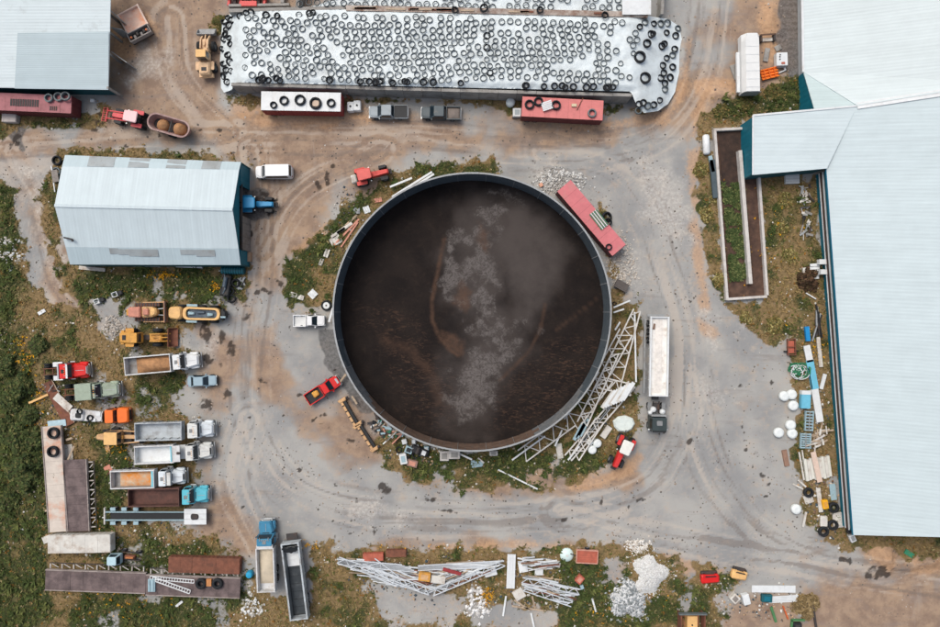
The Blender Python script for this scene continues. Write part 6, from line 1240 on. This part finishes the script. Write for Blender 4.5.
# lattice girders on the south east side of the tank
LATT = mat('lattice_paint',(206,204,198),.6,.12,2,dirt=(160,150,140),damt=.25); LB=[('(curved) ',0)]
def girder(label,p,q,w,n,z=.9,z2=None,taper=1.0,bw=.18,m=LATT): return lattice_beam('lattice_girder',label,'lattice girder',p,q,w,z,n,m,bw,None,taper=taper,z2=z2)
girder('outer lattice girder hugging the tank rim, lower end in the grass',(522,456),(571,420),2.0,7,.5,1.5)
girder('lattice girder against the tank rim, middle length',(571,424),(606,377),2.4,8,1.2,1.6); girder('steep lattice girder standing off the tank rim beside the pole',(604,372),(626,332),2.0,6,1.4,1.4)
girder('long tall lattice girder pointing up beside the white trailer',(607,391),(637,310),3.4,12,1.0,1.2,.3); girder('lattice girder from the sheet pile down to the south west tip',(568,458),(632,384),1.2,14,.7,1.0)
girder('second parallel lattice girder running down to the south west tip',(575,458),(600,420),1.3,8,1.0,1.3); girder('short lattice girder crossing under the long tall one',(598,382),(632,390),1.6,6,1.5,1.5); girder('lattice girder lying between rim and sheet pile',(582,424),(616,352),1.5,10,1.8,1.8,.6)
for p,q,lb in (((634.5,312),(636,382),'long straight white pole beside the tall girder'),((512,460),(545,436),'thin brown rail at the lower end of the girders'),((568,460),(610,408),'white pole lying along the lower girder'),((613.5,307.5),(630,300.5),'white pole resting at the east tank rim, upper'),((613.5,312.5),(624,309),'white pole resting at the east tank rim, lower'),((615,330),(620,322),'short white stick east of the tank rim'),((562,430),(555,446),'short white bar below the girders'),((579,446),(611,406),'grey beam lying across the lower girders')): plank(p,q,lb,.22,1.0,.18,WHITE if 'grey' not in lb else GALV)
for i in range(9): a=602+i*2.6; plank((a,408-i*1.0),(a+11,392-i*1.2),'white corrugated sheet in the small pile on the girders',.55,1.9+.04*i,.05,WHITE if i%3 else PALEWH,'white sheets piled on the girders',name='sheet',cat='sheet')
for i in range(3): plank((574+i*3,440-i*2),(583+i*3,423-i*2),'pale grey plank lying over the lower girder',.5,1.3,.06,PAD,'grey planks on the lower girder')
o = MB().prism([(1.6*math.cos(a)*(1+.08*math.sin(3*a)),1.25*math.sin(a)) for a in [6.283*k/9 for k in range(9)]],0,.5,.25).build('covered_pallet',mat('white_wrap',(212,222,216),.4,.1,1.5,bump=.1)); o.location=at(624,424,.3); tag(o,'white plastic covered pallet above the red tractor','covered pallet')
def bale(px,py,label,r=.6,h=.9):
    t = thing('wrapped_bale',label,'bale',at(px,py,h/2)); MB().lathe([(.02,0),(r*.9,0),(r,.12),(r,h-.15),(r*.88,h-.03),(r*.5,h+.02),(r*.2,h-.03),(.02,h-.02)],16).build('wrap',mat('bale_wrap',(218,224,222),.4,.08,2,bump=.08),t,True)
bale(597,443,'white wrapped bale below the covered pallet, right one',.62); bale(592,449.5,'white wrapped bale below the covered pallet, left one',.62); bale(589.5,442,'small white wrapped bale behind the pair below the girders',.45)
junkbox(606,432,.9,1.9,.4,-35,PALEWH,'pale flat panel between bales and the covered pallet','flat_sheet','sheet',PALEWH); junkbox(559.5,451,.9,2.2,.25,8,mat('pale_concrete_panel',(186,184,174),.8,.15,1.5),'pale concrete panel lying south of the tank girders','concrete_slab','slab',CONC_P)
tractor(622,452,-114,'red tractor with white cab roof south east of the tank',TRED,mat('white_cab_roof',(220,220,212),.5,.1,1.5),5.0)
# parked white semi and dark tractor unit
t = thing('dump_semitrailer','long white open dump trailer parked on the gravel east of the tank','semitrailer',at(657,356,1.8),-91); L=11.2
open_box(t,-L/2,L/2,2.6,2.35,2.9,.14,WHITE,WHITE,floor=mat('cream_floor',(228,226,220),.6,.12,1,dirt=(176,160,140),damt=.3))
b=MB(); [b.box(-L/2+.2,L/2-.3,y-.04,y+.04,1.6,1.66) for y in (-1.36,)]; MB().box(-L/2+.3,L/2-.3,-1.75,-1.55,1.0,1.35).build('side_step',GALV,t)
for k in range(8): x=-L/2+.8+k*1.35; MB().box(x-.04,x+.04,-1.75,-1.36,1.353,1.42).build('step_bracket',GALV,t)
b=MB(); b.bar((-L/2+.6,-.55,2.2),(-L/2+1.8,-.75,2.5),.3,.3).build('rolled_tarp',mat('brown_tarp',(120,98,84),.8,.2,2),t); loadm(t,-L/2+.4,L/2-.4,1.0,2.45,.06,mat('cream_residue',(222,217,209),.95,.2,1.5))
for x in (-L/2+1.0,-L/2+2.2,-L/2+3.4):
    for s in (-1,1): wheel(t,x,s*1.0,.5,.3)
MB().box(-L/2-.35,-L/2-.02,-1.2,1.2,.6,.9).build('rear_bumper',GALV,t); MB().box(L/2+.02,L/2+.7,-.5,.5,1.0,1.25).build('gooseneck',IRON,t)
t = thing('tractor_unit','dark flat roofed lorry cab at the south end of the white dump trailer','lorry',at(657,416.5,1.4),-91); chassis(t,-2.1,1.6); DK=mat('dark_cab',(56,66,66),.4,.15,1.5)
cabin(t,-.1,2.05,2.3,.7,2.75,.25,.1,DK,belt=.5); MB().box(2.07,2.25,-1.1,1.1,.4,.8).build('bumper',CHROME,t); lamps(t,2.1,None,.85,.95); mirrors(t,1.75,1.15,1.9,WHITE)
for x,y,r_ in ((-.7,.75,.38),(-1.0,-.55,.42),(-.55,-1.0,.3)): MB().lathe([(.02,0),(r_,0),(r_*1.05,.5),(r_*.7,.75),(.02,.8)],10,c=(x,y,1.0)).build('air_tank',WHITE,t,True)
for y in (.98,-.98): wheel(t,-1.4,y,.52,.5); wheel(t,1.4,y,.52,.34)
for s in (-1,1): MB().prism([(x-1.4,y+s*1.0) for x,y in rr(-.6,.6,.55,.55,.1)],1.08,1.14).build('mud_guard',GREYP,t)
MB().prism(rr(.4,1.1,.8,.8,.12),2.825,2.88,.03).build('roof_hatch',GREYP,t); MB().box(1.75,2.05,-.95,.95,2.6,2.7).build('sun_visor',BLACK,t); MB().box(-.35,-.15,-1.05,1.05,.9,2.4).build('cab_guard',GALV,t); MB().prism(rr(-1.9,-.9,.9,.8,.25),1.0,1.15,.05).build('fifth_wheel_plate',IRON,t)

t = thing('scrap_machine','dark tangled machine with hoses at the south east corner of the shed','machine',at(226,285,.8),80); MB().prism(rr(-1.6,1.5,1.3,1.1,.2),.2,.9,.15).build('body',BLACK,t); MB().cyl((.4,.1,1.1),'x',.3,1.4,10).build('drum',NAVY,t)
for k in range(10): bar_part('hose',t,(random.uniform(-1.8,1.8),random.uniform(-.9,.9),random.uniform(.3,1.0)),(random.uniform(-1.8,1.8),random.uniform(-.9,.9),random.uniform(.3,1.1)),.13,.13,[BLACK,IRON,NAVY][k%3])
t = thing('scrap_machine','dark greasy machine among the casings in the junk corner by the tank','machine',at(420,451,.7),-20); MB().prism(rr(-1.3,1.3,1.2,1.0,.2),.15,.85,.15).build('body',BLACK,t); MB().cyl((-.3,.0,1.0),'y',.28,1.0,10).build('drum',IRON,t); MB().box(.3,.9,-.35,.3,.853,1.1).build('cover',WHITE,t)
for k in range(9): bar_part('hose',t,(random.uniform(-1.5,1.5),random.uniform(-.8,.8),random.uniform(.3,.9)),(random.uniform(-1.5,1.5),random.uniform(-.8,.8),random.uniform(.3,1.0)),.11,.11,[BLACK,IRON,GALV][k%3])
# ------------------------------------------------------------------ bottom strip
BOXR = mat('red_brown_box',(176,96,76),.75,.2,1.5,dirt=(130,76,62),damt=.3)
t = trailer_box(373,557.3,2,'short red brown box above the steel parts pile',2.9,1.0,.8,BOXR,'steel_box','box',.05,None,wheels=False); t = trailer_box(396,553.5,2,'dull rusty box right of the red brown one above the steel pile',2.9,.95,.7,RUST,'steel_box','box',.05,None,wheels=False)
STP = mat('pale_steel',(196,202,206),.5,.12,2,dirt=(150,152,152),damt=.2)
def steel_pile(label, outline, n, ang_seq, lmin, lmax, px, py):
    t = thing('steel_frame_pile',label,'steel pile',at(px,py)); k=0; tries=0
    while k<n and tries<6000:
        tries+=1; x=random.uniform(min(p[0] for p in outline),max(p[0] for p in outline)); y=random.uniform(min(p[1] for p in outline),max(p[1] for p in outline)); a=math.radians(random.choice(ang_seq)(x)+random.gauss(0,4)); l=random.uniform(lmin,lmax)
        p=(x-l*math.cos(a),y-l*math.sin(a)); q=(x+l*math.cos(a),y+l*math.sin(a)); sd=poly_sd(np.array([p[0],q[0],x]),np.array([p[1],q[1],y]),outline)
        if sd.min()<-1: continue
        z=random.uniform(.1,.9); A=P(*p,z)-t.location; B=P(*q,z+random.uniform(-.1,.1))-t.location; bar_part('steel_section',t,A,B,random.choice((.1,.14,.2)),.12,random.choice((STP,STP,STP,GALV,GALV,WHITE,TIMB,RUST))); k+=1
    return t
OUTL=[(337,558),(370,560),(400,567),(450,562),(506,560),(490,572),(460,582),(440,594),(425,595),(385,584),(350,573)]
steel_pile('long V shaped pile of pale steel roof frames along the bottom verge',OUTL,150,[lambda x:8 if x<425 else -12,lambda x:20 if x<430 else -25,lambda x:4],6,26,425,575)
for i,(p,q,w,n,lb) in enumerate((((338,560),(430,592),.9,14,'lattice truss on the south edge of the V pile, left arm'),((432,593),(504,563),.9,12,'lattice truss on the south edge of the V pile, right arm'),((362,566),(420,588),.7,10,'lattice truss inside the left arm of the V pile'),((372,562),(396,580),1.3,4,'short open lattice frame at the left of the V pile'))): lattice_beam('roof_truss',lb,'roof truss',p,q,w,1.0,n,STP,.13)
for i in range(6): plank((338,559.5+i*.9),(402+i*3,565+i*1.4),'long pale purlin in the bundle on top of the V pile',.22,.9,.1,STP,'purlins on the V pile',name='purlin',cat='purlin')
for i in range(5): plank((418,566+i*1.0),(504-i*5,561+i*1.6),'long pale purlin in the right bundle of the V pile',.22,.9,.1,STP,'purlins on the right of the V pile',name='purlin',cat='purlin')
junkbox(425,574,1.7,1.2,.6,-8,YEL,'orange brown engine cover lying on the V pile','engine_cover','cover',TAN).location.z=.9; junkbox(438.5,577,2.1,1.1,.1,-8,PALEWH,'pale sheet lying on the V pile beside the orange cover','sheet','sheet',PALEWH).location.z=1.0; plank((443,569),(461,574),'dark red steel channel lying on the V pile',.45,1.1,.2,REDB,name='channel',cat='channel'); junkbox(490.5,571.5,1.8,1.0,.1,15,WHITE,'white tilted panel at the right end of the V pile','flat_sheet','sheet',WHITE).location.z=.5
t = thing('insulated_slab','tall white insulated panel between the steel piles','slab',at(511,571.5,.6),88)
for k in range(3): MB().box(-2.45,2.45,-.6+.4*k,-.6+.4*k+.385,.4,.62).build('panel_board',WHITE,t)
MB().box(-2.3,2.3,-.5,.5,0,.397).build('bearer',TIMB,t)
OUT2=[(524,577),(545,580),(582,590),(578,596),(572,605),(555,600),(535,592),(520,588)]; steel_pile('shorter pile of pale steel trusses right of the white panel',OUT2,60,[lambda x:12,lambda x:18,lambda x:5],4,18,552,590)
for p,q,w,n,lb in (((522,580),(580,592),.8,10,'lattice truss along the top of the shorter pile'),((524,588),(572,604),.8,9,'lattice truss along the bottom of the shorter pile')): lattice_beam('roof_truss',lb,'roof truss',p,q,w,.9,n,STP,.12)
OUT3=[(516,557),(530,556),(560,562),(558,568),(540,569),(518,572)]; steel_pile('low pile of white sheeting and sections above the shorter pile',OUT3,34,[lambda x:8,lambda x:-6],3,12,536,563)
for p,q,lb in (((528,576),(562,580),'tan timber lying above the shorter truss pile'),((512,606),(546,611),'brown timber lying below the shorter truss pile'),((514,600),(530,610),'thin pale stick crossing the brown timber'),((532,596),(535,608),'short pale stick below the shorter pile'),((531,613),(534,627),'thin white stick at the bottom edge'),((592,598),(596,612),'white bent strip in the weeds right of the shorter pile'),((506,596),(503,616),'thin grey pole below the white panel')): plank(p,q,lb,.25,.15,.1,TIMB if 'white' not in lb else WHITE)
for x,y,l,w,an,m,lb in ((519,594,1.6,1.5,30,PALEWH,'pale sheet at the left end of the shorter truss pile'),(523,567,1.3,1.5,10,WHITE,'white sheet beside the tall white panel'),(539,572,1.2,.9,0,WHITE,'small white heap of sheet above the shorter pile'),(553,563,2.2,.9,-12,PALEWH,'white crumpled sheet at the right end of the low pile')): junkbox(x,y,l,w,.3,an,m,lb,'sheet_stack','sheet stack',m)
t = thing('mint_dome','pale mint round tank lid lying in the verge','lid',at(567,555.5,.4)); MB().lathe([(.02,.5),(.35,.48),(.9,.3),(1.0,.1),(1.0,0)],18).build('dome',mat('mint_plastic',(206,226,222),.4,.08,1.5),t,True); MB().cyl((0,0,.5),'z',.2,.08,10).build('cap',WHITE,t)
t = thing('small_trailer','red brown flat trailer with plank deck beside the mint lid','trailer',at(587,556.5,.6),-3)
for k in range(5): MB().box(-1.45,1.45,-.85+.34*k,-.85+.34*k+.32,.55,.62).build('deck_board',BOXR,t)
for a in ((-1.55,1.55,.86,.98),(-1.55,1.55,-.98,-.86),(-1.57,-1.46,-.86,.86),(1.46,1.57,-.86,.86)): MB().box(*a,.4,.8).build('frame_side',mat('pinkish_frame',(200,150,132),.7,.2,2),t)
for s in (-1,1): wheel(t,0,s*1.12,.35,.2)
MB().bar((-1.5,0,.5),(-2.4,.2,.4),.12).build('drawbar',IRON,t)
junkbox(579.5,579,1.0,1.2,.6,-40,BOXR,'small rust red box in the weeds below the small trailer','box','box',SAL); junkbox(582,587,.5,.6,.4,20,PAD,'small pale box just below the rust red one','box','box',PAD)
# hut at the bottom edge
t = thing('wooden_hut','small brown timber hut frame at the bottom edge','hut',at(691.5,622,1),0)
for x in (-1.75,1.65): MB().box(x,x+.12,-1.6,1.3,0,1.7).build('wall',RUST,t)
for k in range(5): MB().box(-1.5+.6*k,-1.0+.6*k,-1.5,.9,.1,.16).build('floor_board',mat('hut_board',(150,104,76),.8,.25,2),t)
MB().box(-.7,.75,-1.5,.95,.2,1.3).build('bench',YPALE,t); MB().cyl((0,-.3,1.33),'z',.12,.06,10).build('hole',BLACK,t); MB().box(-2.0,2.0,1.3,1.5,1.2,1.75).build('lintel',mat('slate_beam',(96,104,104),.7,.2,2),t)
def wreck(px,py,ang,label,body,L=2.6):
    t = thing('small_implement',label,'implement',at(px,py,.6),ang); MB().prism(rr(-L/2,L/2,1.3,1.1,.25),.2,.95,.2).build('hood',body,t); MB().prism([(x,y+.75) for x,y in rr(-L/2+.1,L/2-.2,.5,.5,.1)],.2,.6,.08).build('engine',IRON,t); MB().box(-L*.3,L*.3,.35,.5,.953,1.05).build('hood_slot',BLACK,t)
    for x in (-L*.33,L*.33):
        for s in (-1,1): wheel(t,x,s*.6+.15,.32,.22)
        MB().prism([(a+x,c+.55) for a,c in rr(-.25,.25,.3,.3,.08)],.6,1.0,.05).build('fender',body,t)
wreck(710,578.5,3,'bright red small implement in the weeds near the bottom right',PRED); wreck(739,575,-14,'yellow tan small implement at the gravel edge near the bottom right',YPALE,2.2)
t = thing('insulated_slab','long white panel lying at the gravel edge, upper one','panel',at(774,589.3,.3),-.5)
for k in range(4): MB().box(-3.15+1.58*k,-3.15+1.58*k+1.565,-.5,.5,.05,.22).build('panel_board',WHITE,t)
t = thing('insulated_slab','shorter white corrugated panel below the long white one','panel',at(784,599.5,.3),3)
for k in range(5): MB().box(-2.1+.05*k,1.95+.04*k,-.5+.21*k,-.5+.21*k+.17,.05+.03*k,.14+.03*k).build('panel_strip',WHITE,t)
junkbox(766.5,598,1.5,1.1,.5,-3,TEAL_D,'dark teal box at the left end of the corrugated panel','box','box',TEAL); junkbox(734.5,598,1.15,1.15,.7,45,PALEWH,'pale diamond turned crate left of the white tank','crate','crate',WOOD); junkbox(745.5,598.8,1.0,1.5,.8,14,WHITE,'white upright tank right of the diamond turned crate','tank','tank',WHITE)
for p,q,w,m,lb in (((771,607),(776,622),.35,mat('green_paint',(72,120,76),.7,.2,2),'green bent rail below the corrugated panel'),((783,606),(788,619),.18,mat('orange_rod',(200,96,50),.6,.2,2),'orange rod lying in the dry grass'),((812,600),(818,640),.3,IRON,'dark pole lying near the bottom right gravel'),((791,620),(805,620),.3,mat('green_paint',(72,120,76),.7,.2,2),'green frame rail at the bottom edge'),((792,620),(790,640),.3,mat('green_paint',(72,120,76),.7,.2,2),'green upright rail at the bottom edge'),((905,551),(919,560),.7,mat('green_gutter',(52,130,96),.6,.2,2),'green trough lying in the dirt south of the long barn')): plank(p,q,lb,w,.2,.2,m)
junkbox(797,626,1.2,1.0,.5,0,BLACK,'black box within the green frame at the bottom edge','box','box',IRON); bush(806,606,1.6,.7,'dry tan grass clump beside the orange rod',((126,108,76),(112,94,62),(140,122,88)),700,'dry_clump','grass clump')
# ------------------------------------------------------------------ right side
t = thing('covered_trailer','long white covered trailer with sloping sides near the top right barn','trailer',at(750.5,64,2),91)
b=MB(); L=8.2; sec=lambda x,dw:[(x,-1.25,.8),(x,1.25,.8),(x,1.28,2.0),(x,.95-dw,2.75),(x,-.95+dw,2.75),(x,-1.28,2.0)]
b.rings([sec(-L/2,0),sec(L/2-1.0,0),sec(L/2,.25)]).build('body',mat('white_cover',(218,220,218),.5,.07,.8),t); MB().box(-L/2+.3,L/2-2.2,1.32,1.75,1.1,1.5).build('side_awning',WHITE,t); MB().box(-L/2-.06,-L/2-.003,-1.2,1.2,.9,2.6).build('end_door',GALV,t)
for k in range(6): x=-L/2+.6+k*1.15; MB().box(x-.03,x+.03,-.94,.94,2.753,2.79).build('roof_seam',WHITE,t)
for x in (-L/2+1.2,-L/2+2.3):
    for s in (-1,1): wheel(t,x,s*1.0,.45,.28)
t = thing('orange_plough','bright orange ribbed steel attachment right of the covered trailer','plough',at(770,73,.5),14); OR2=mat('bright_orange',(236,120,28),.5,.1,1.5)
MB().box(-1.2,1.2,-.75,.75,.15,.3).build('base_plate',OR2,t)
for k in range(4): MB().bar((-1.25,-.66+.44*k,.42),(1.25,-.66+.44*k,.42),.16,.22).build('rib',OR2,t)
for k in range(3): MB().box(-.9+.75*k,-.75+.75*k,-.7,.7,.535,.6).build('cross_bar',mat('orange_shade_paint',(206,98,24),.6,.1,2),t)
t = thing('white_unit','white rectangular equipment box with small black caps','equipment box',at(781,60,.6),2); MB().prism(rr(-.8,.8,1.9,1.9,.1),.1,1.0,.06).build('case',WHITE,t)
for x,y in ((-.35,.3),(-.35,-.05),(-.3,.6)): MB().cyl((x,y,1.03),'z',.1,.08,8).build('cap',BLACK,t)
MB().box(-.15,.35,-.75,-.45,1.003,1.06).build('latch',BOXR,t); MB().bar((.6,-1.0,.3),(.75,-1.35,.2),.2).bar((.75,-1.35,.2),(-.3,-1.75,.2),.15).build('hitch_arm',WHITE,t)
t = thing('timber_stand','low dark timber frame with posts above the orange attachment','frame',at(767,38.5,.4),4)
for x in (-.95,.95): MB().box(x-.12,x+.12,-.5,.45,0,.8).build('post',IRON,t)
MB().box(-1.1,1.1,.3,.5,.803,.92).build('beam',mat('brown_beam',(96,74,60),.8,.2,2),t); MB().box(-.8,.8,-.35,.1,0,.35).build('slab',PALEWH,t)
for x,y,l,w,an,lb in ((766.5,55,.7,2.0,-10,'pale narrow slab in the sand above the orange attachment'),(778,48,.9,.8,30,'small pale slab above the white equipment box'),(738,71,1.8,2.2,20,'broken grey concrete lump left of the covered trailer')): junkbox(x,y,l,w,.25,an,CONC,lb,'concrete_slab','slab',CONC)
t = thing('long_tank','white capsule tank lying on the verge west of the pit','tank',at(706.5,144.5,.6),91); MB().lathe([(.02,-1.45),(.35,-1.4),(.5,-1.2),(.5,1.2),(.35,1.4),(.02,1.45)],14,'y').build('shell',WHITE,t,True); t.rotation_euler=(0,0,math.radians(3)); t.location.z=.5
for p,q,w,m,lb in (((712,160),(715.5,198),.8,mat('dark_blue_grey_pipe',(70,84,90),.6,.2,2),'dark grey pipe along the west wall of the pit'),((710,156),(713,172),.5,PAD,'pale blue sheet lying by the pit west wall')): plank(p,q,lb,w,.3,.35,m,name='pipe',cat='pipe')
t = thing('air_vent','white louvred hatch at the foot of the barn wing','hatch',at(793,177,.6),2); MB().box(-1.0,1.0,-.9,.9,0,.5).build('base',WHITE,t)
for k in range(4): MB().box(-.95,.95,-.8+.42*k,-.5+.42*k,.503,.56).build('louvre',mat('pale_louvre',(190,192,190),.6,.1,2),t)
t = thing('scrap_heap','grey scrap and stones along the long barn wall near the wing','scrap heap',at(807,205,.4))
for k in range(40): x=random.uniform(-.7,.7); y=random.uniform(-4.4,2.8); a=random.uniform(0,3.1); l=random.uniform(.15,.7); bar_part('scrap_piece',t,(x-l*math.cos(a),y-l*math.sin(a),.15),(x+l*math.cos(a),y+l*math.sin(a),random.uniform(.15,.5)),random.uniform(.08,.35),.08,random.choice((GALV,PALEWH,CONC,IRON)))
bush(806,279,1.5,1.3,'dark rounded bush against the long barn wall',((58,44,34),(70,58,40),(84,64,48)),1100); t = thing('roof_steps','white stepped hatch on the long barn wall beside the dark bush','steps',at(816.5,271,1),3)
for k in range(5): MB().box(-.7,.7,-1.1+.45*k,-.7+.45*k,.2+.1*k,.3+.1*k).build('step',WHITE,t)
MB().box(-1.6,-.75,-.9,.6,.1,.4).build('landing',PALEWH,t); plank((806,293),(816,299),'white thin pole in the grass below the stepped hatch',.15,.2,.12,WHITE)
plank((806.5,326.5),(808,341),'bright blue steel beam at the top of the long plank row',.6,.3,.4,mat('bright_blue',(28,132,190),.5,.1,1.5),name='beam',cat='beam')
BLS=mat('sky_blue_sheet',(108,182,206),.5,.12,1.2)
for p,q,w,m,lb in (((806.5,345.5),(810,362),.95,WHITE,'white end of the long panel row below the blue beam'),((809.5,360),(815,389),1.05,BLS,'sky blue panel in the long panel row'),((814.5,389),(820,422),1.0,WHITE,'longest white panel at the lower end of the panel row'),((818,337),(821,367),.5,PALEWH,'white board lying beside the long barn wall'),((825,374),(821,389),.5,WHITE,'short white board by the barn wall'),((808,368),(812,389),.15,WHITE,'thin white pipe beside the sky blue panel')): plank(p,q,lb,w,.25,.2,m,name='long_sheet',cat='sheet')
t = thing('steel_crate','blue topped crate with white end beside the white bales','crate',at(805,399.5,.5),-1); MB().box(-.65,.65,-1.25,.75,.1,.85).build('body',BLS,t); MB().box(-.66,.66,.753,1.3,.1,.9).build('end_cap',WHITE,t); MB().box(-.5,.5,-1.1,.6,.853,.9).build('lid',BLS,t)
t = thing('wire_coil','tangled green and white hose coil in the weeds','hose coil',at(797.5,370,.4)); 
for k in range(26):
    r_=random.uniform(.4,1.3); cx_,cy_=random.gauss(0,.35),random.gauss(0,.3); b=MB(); n_=14; a0=random.uniform(0,6); pts=[Vector((cx_+r_*math.cos(a0+4.4*i/n_),cy_+r_*.9*math.sin(a0+4.4*i/n_),random.uniform(.1,.6))) for i in range(n_+1)]
    for i in range(n_): b.bar(pts[i],pts[i+1],.10)
    b.build('hose',mat('green_hose',(50,128,90),.6,.15,2) if k%3 else WHITE,t)
t = thing('rusty_cart','small rusty cart frame left of the blue beam','cart',at(791.5,347,.5),2)
for a in ((-.6,-.5,-1.2,1.2),(.5,.6,-1.2,1.2),(-.497,.497,-1.2,-1.1),(-.497,.497,1.1,1.2),(-.497,.497,-.05,.05)): MB().box(*a,.3,.6).build('frame_bar',RUST,t)
MB().box(-.49,.49,-.9,.9,.2,.28).build('floor',BOXR,t); [wheel(t,s*.75,-.6,.3,.15) for s in (-1,1)]
for x,y,lb in ((784,396,'white round bale in the upper group of three, left'),(791.5,394.5,'white round bale in the upper group of three, right'),(793,405.5,'white round bale in the upper group of three, bottom'),(790.5,425,'white round bale in the lower group of three, top'),(778.5,432.5,'white round bale in the lower group of three, left'),(792,433.5,'white round bale in the lower group of three, bottom right'),(796,509,'single white round bale by the plank piles')): bale(x,y,lb,.72,.7)
for x,y,l,w,an,lb in ((809.5,421,1.1,2.9,-3,'pale blue grey rack with cross bars, upper one'),(806,441,1.4,2.2,-2,'pale blue grey pallet rack, lower one')):
    t = thing('rack',lb,'rack',at(x,y,.5),an); 
    for s in (-1,1): MB().box(s*l/2-.06,s*l/2+.06,-w/2,w/2,.1,.5).build('side_rail',PAD,t)
    for k in range(7): yy=-w/2+.12+(w-.24)*k/6; MB().box(-l/2+.063,l/2-.063,yy-.1,yy+.08,.3,.42).build('cross_bar',PAD,t)
    MB().box(-.05,.05,-w/2,w/2,.423,.5).build('mid_rail',GALV,t)
t = thing('pallet_pile','untidy pile of pale broken pallets by the barn wall','pallet pile',at(820,439,.5))
for k in range(26): x=random.uniform(-1,1); y=random.uniform(-1.3,1.4); a=random.choice((.1,1.6,.3,1.4))+random.gauss(0,.15); l=random.uniform(.4,1.1); bar_part('pallet_slat',t,(x-l*math.cos(a),y-l*math.sin(a),.1+.03*k),(x+l*math.cos(a),y+l*math.sin(a),.1+.03*k),random.uniform(.12,.3),.05,random.choice((TIMB,PALEWH,CONC_P)))
t = thing('sheet_stack','stack of white wavy sheets with a pale plank on top','sheet stack',at(818.5,468,.6),8)
for k in range(9): x=-1.9+.42*k; MB().box(x,x+.39,-1.7+.1*(k%3),1.5-.12*(k%2),.1,.5+.03*(k%2)).build('sheet_strip',PALEWH if k%2 else mat('cream_sheet',(206,206,196),.7,.1,1.5),t)
plank((813,452),(820,482),'pale pinkish plank lying over the stack of white sheets',.75,.75,.08,mat('pink_timber',(206,184,168),.8,.15,2))
for p,q,w,lb in (((799,452),(804,480),.22,'thin pale pole left of the sheet stack, outer'),((802,450),(806,478),.18,'thin pale pole left of the sheet stack, inner'),((793,484),(803,489),.22,'short pale stick beside the upper black tyre'),((798,480),(806,487),.25,'second short stick above the upper black tyre'),((818,488),(821,512),.6,'long pale board right of the upper black tyre'),((806,512),(803,527),.3,'thin pale board below the white bale'),((832,484),(834,500),.85,'pale blue sheet standing by the barn wall foot')): plank(p,q,lb,w,.2,.12,PALEWH if 'blue' not in lb else PAD)
for x,y,r_,lb in ((808.5,492.5,.72,'black tyre on the plank pile, uppermost of the four near the barn corner'),(833.5,507.5,.78,'black tyre with pale centre next to the yellow block'),(833,525,.76,'black tyre nearest the barn wall foot'),(823.5,531.5,.76,'black tyre at the lower left of the barn corner')): tyre(x,y,.2,r_,lb,2,.45,ri=.5)
junkbox(808.5,499,1.3,1.3,.15,20,PALEWH,'pale board under the uppermost black tyre','board','board',PALEWH); junkbox(824.5,504,.8,1.3,.7,10,mat('golden_yellow',(226,166,30),.5,.12,2),'golden yellow block left of the tyre by the barn','yellow_block','block',YEL); junkbox(823.5,521,1.0,1.5,.4,0,PALEWH,'pale crate above the lower left black tyre','crate','crate',CONC_P); junkbox(838,520,1.5,2.2,.2,5,CONC_P,'pale slab between the tyre and the barn corner','slab','slab',PALEWH); junkbox(852,538,.8,1.1,.5,25,WHITE,'small white box at the foot of the barn corner','box','box',GALV); junkbox(849,530,.7,.9,.6,0,IRON,'dark small box against the barn corner','box','box',BLACK)
t = thing('dark_pipes','dark pipes and posts beside the barn wall above the white board','pipes',at(818,325,.5))
for k in range(9): bar_part('pipe',t,(random.uniform(-.8,.8),random.uniform(-2.5,0),.2+.05*k),(random.uniform(-.4,.9),random.uniform(.3,3.5),.2+.05*k),.16,.16,[IRON,GALV,BLACK][k%3])
plank((784,450),(787,466),'rusty brown trough lying on the gravel',.7,.1,.25,mat('brown_trough',(142,112,94),.8,.2,2),name='trough',cat='trough')
for x,y,r_,lb in ((713,200,.5,'small ringed bush on the verge west of the pit'),(720,112,1.0,'shrub on the rough verge north of the pit, left'),(745,103,1.1,'shrub on the rough verge north of the pit, middle'),(775,92,1.2,'shrub on the rough verge north of the pit, right'),(700,170,1.0,'olive shrub west of the pit near the white tank'),(706,215,1.0,'olive shrub midway along the pit west wall'),(720,280,1.0,'olive shrub near the pit lower left corner'),(780,230,1.0,'golden shrub between the pit and the long barn, upper'),(790,255,1.0,'golden shrub between the pit and the long barn, lower'),(785,200,1.0,'pale flowering shrub below the barn wing'),(745,318,.9,'golden shrub below the pit wall'),(775,325,1.1,'golden shrub right of the pit lower corner'),(220,22,.9,'orange brown shrub at the west end of the silage sheet')):
    bush(x,y,r_,r_*.6,lb,((104,88,50),(128,112,66),(88,90,48),(150,140,92)) if y>120 else ((84,82,46),(112,98,58),(70,76,40)),int(500*r_))
MB_=MB()
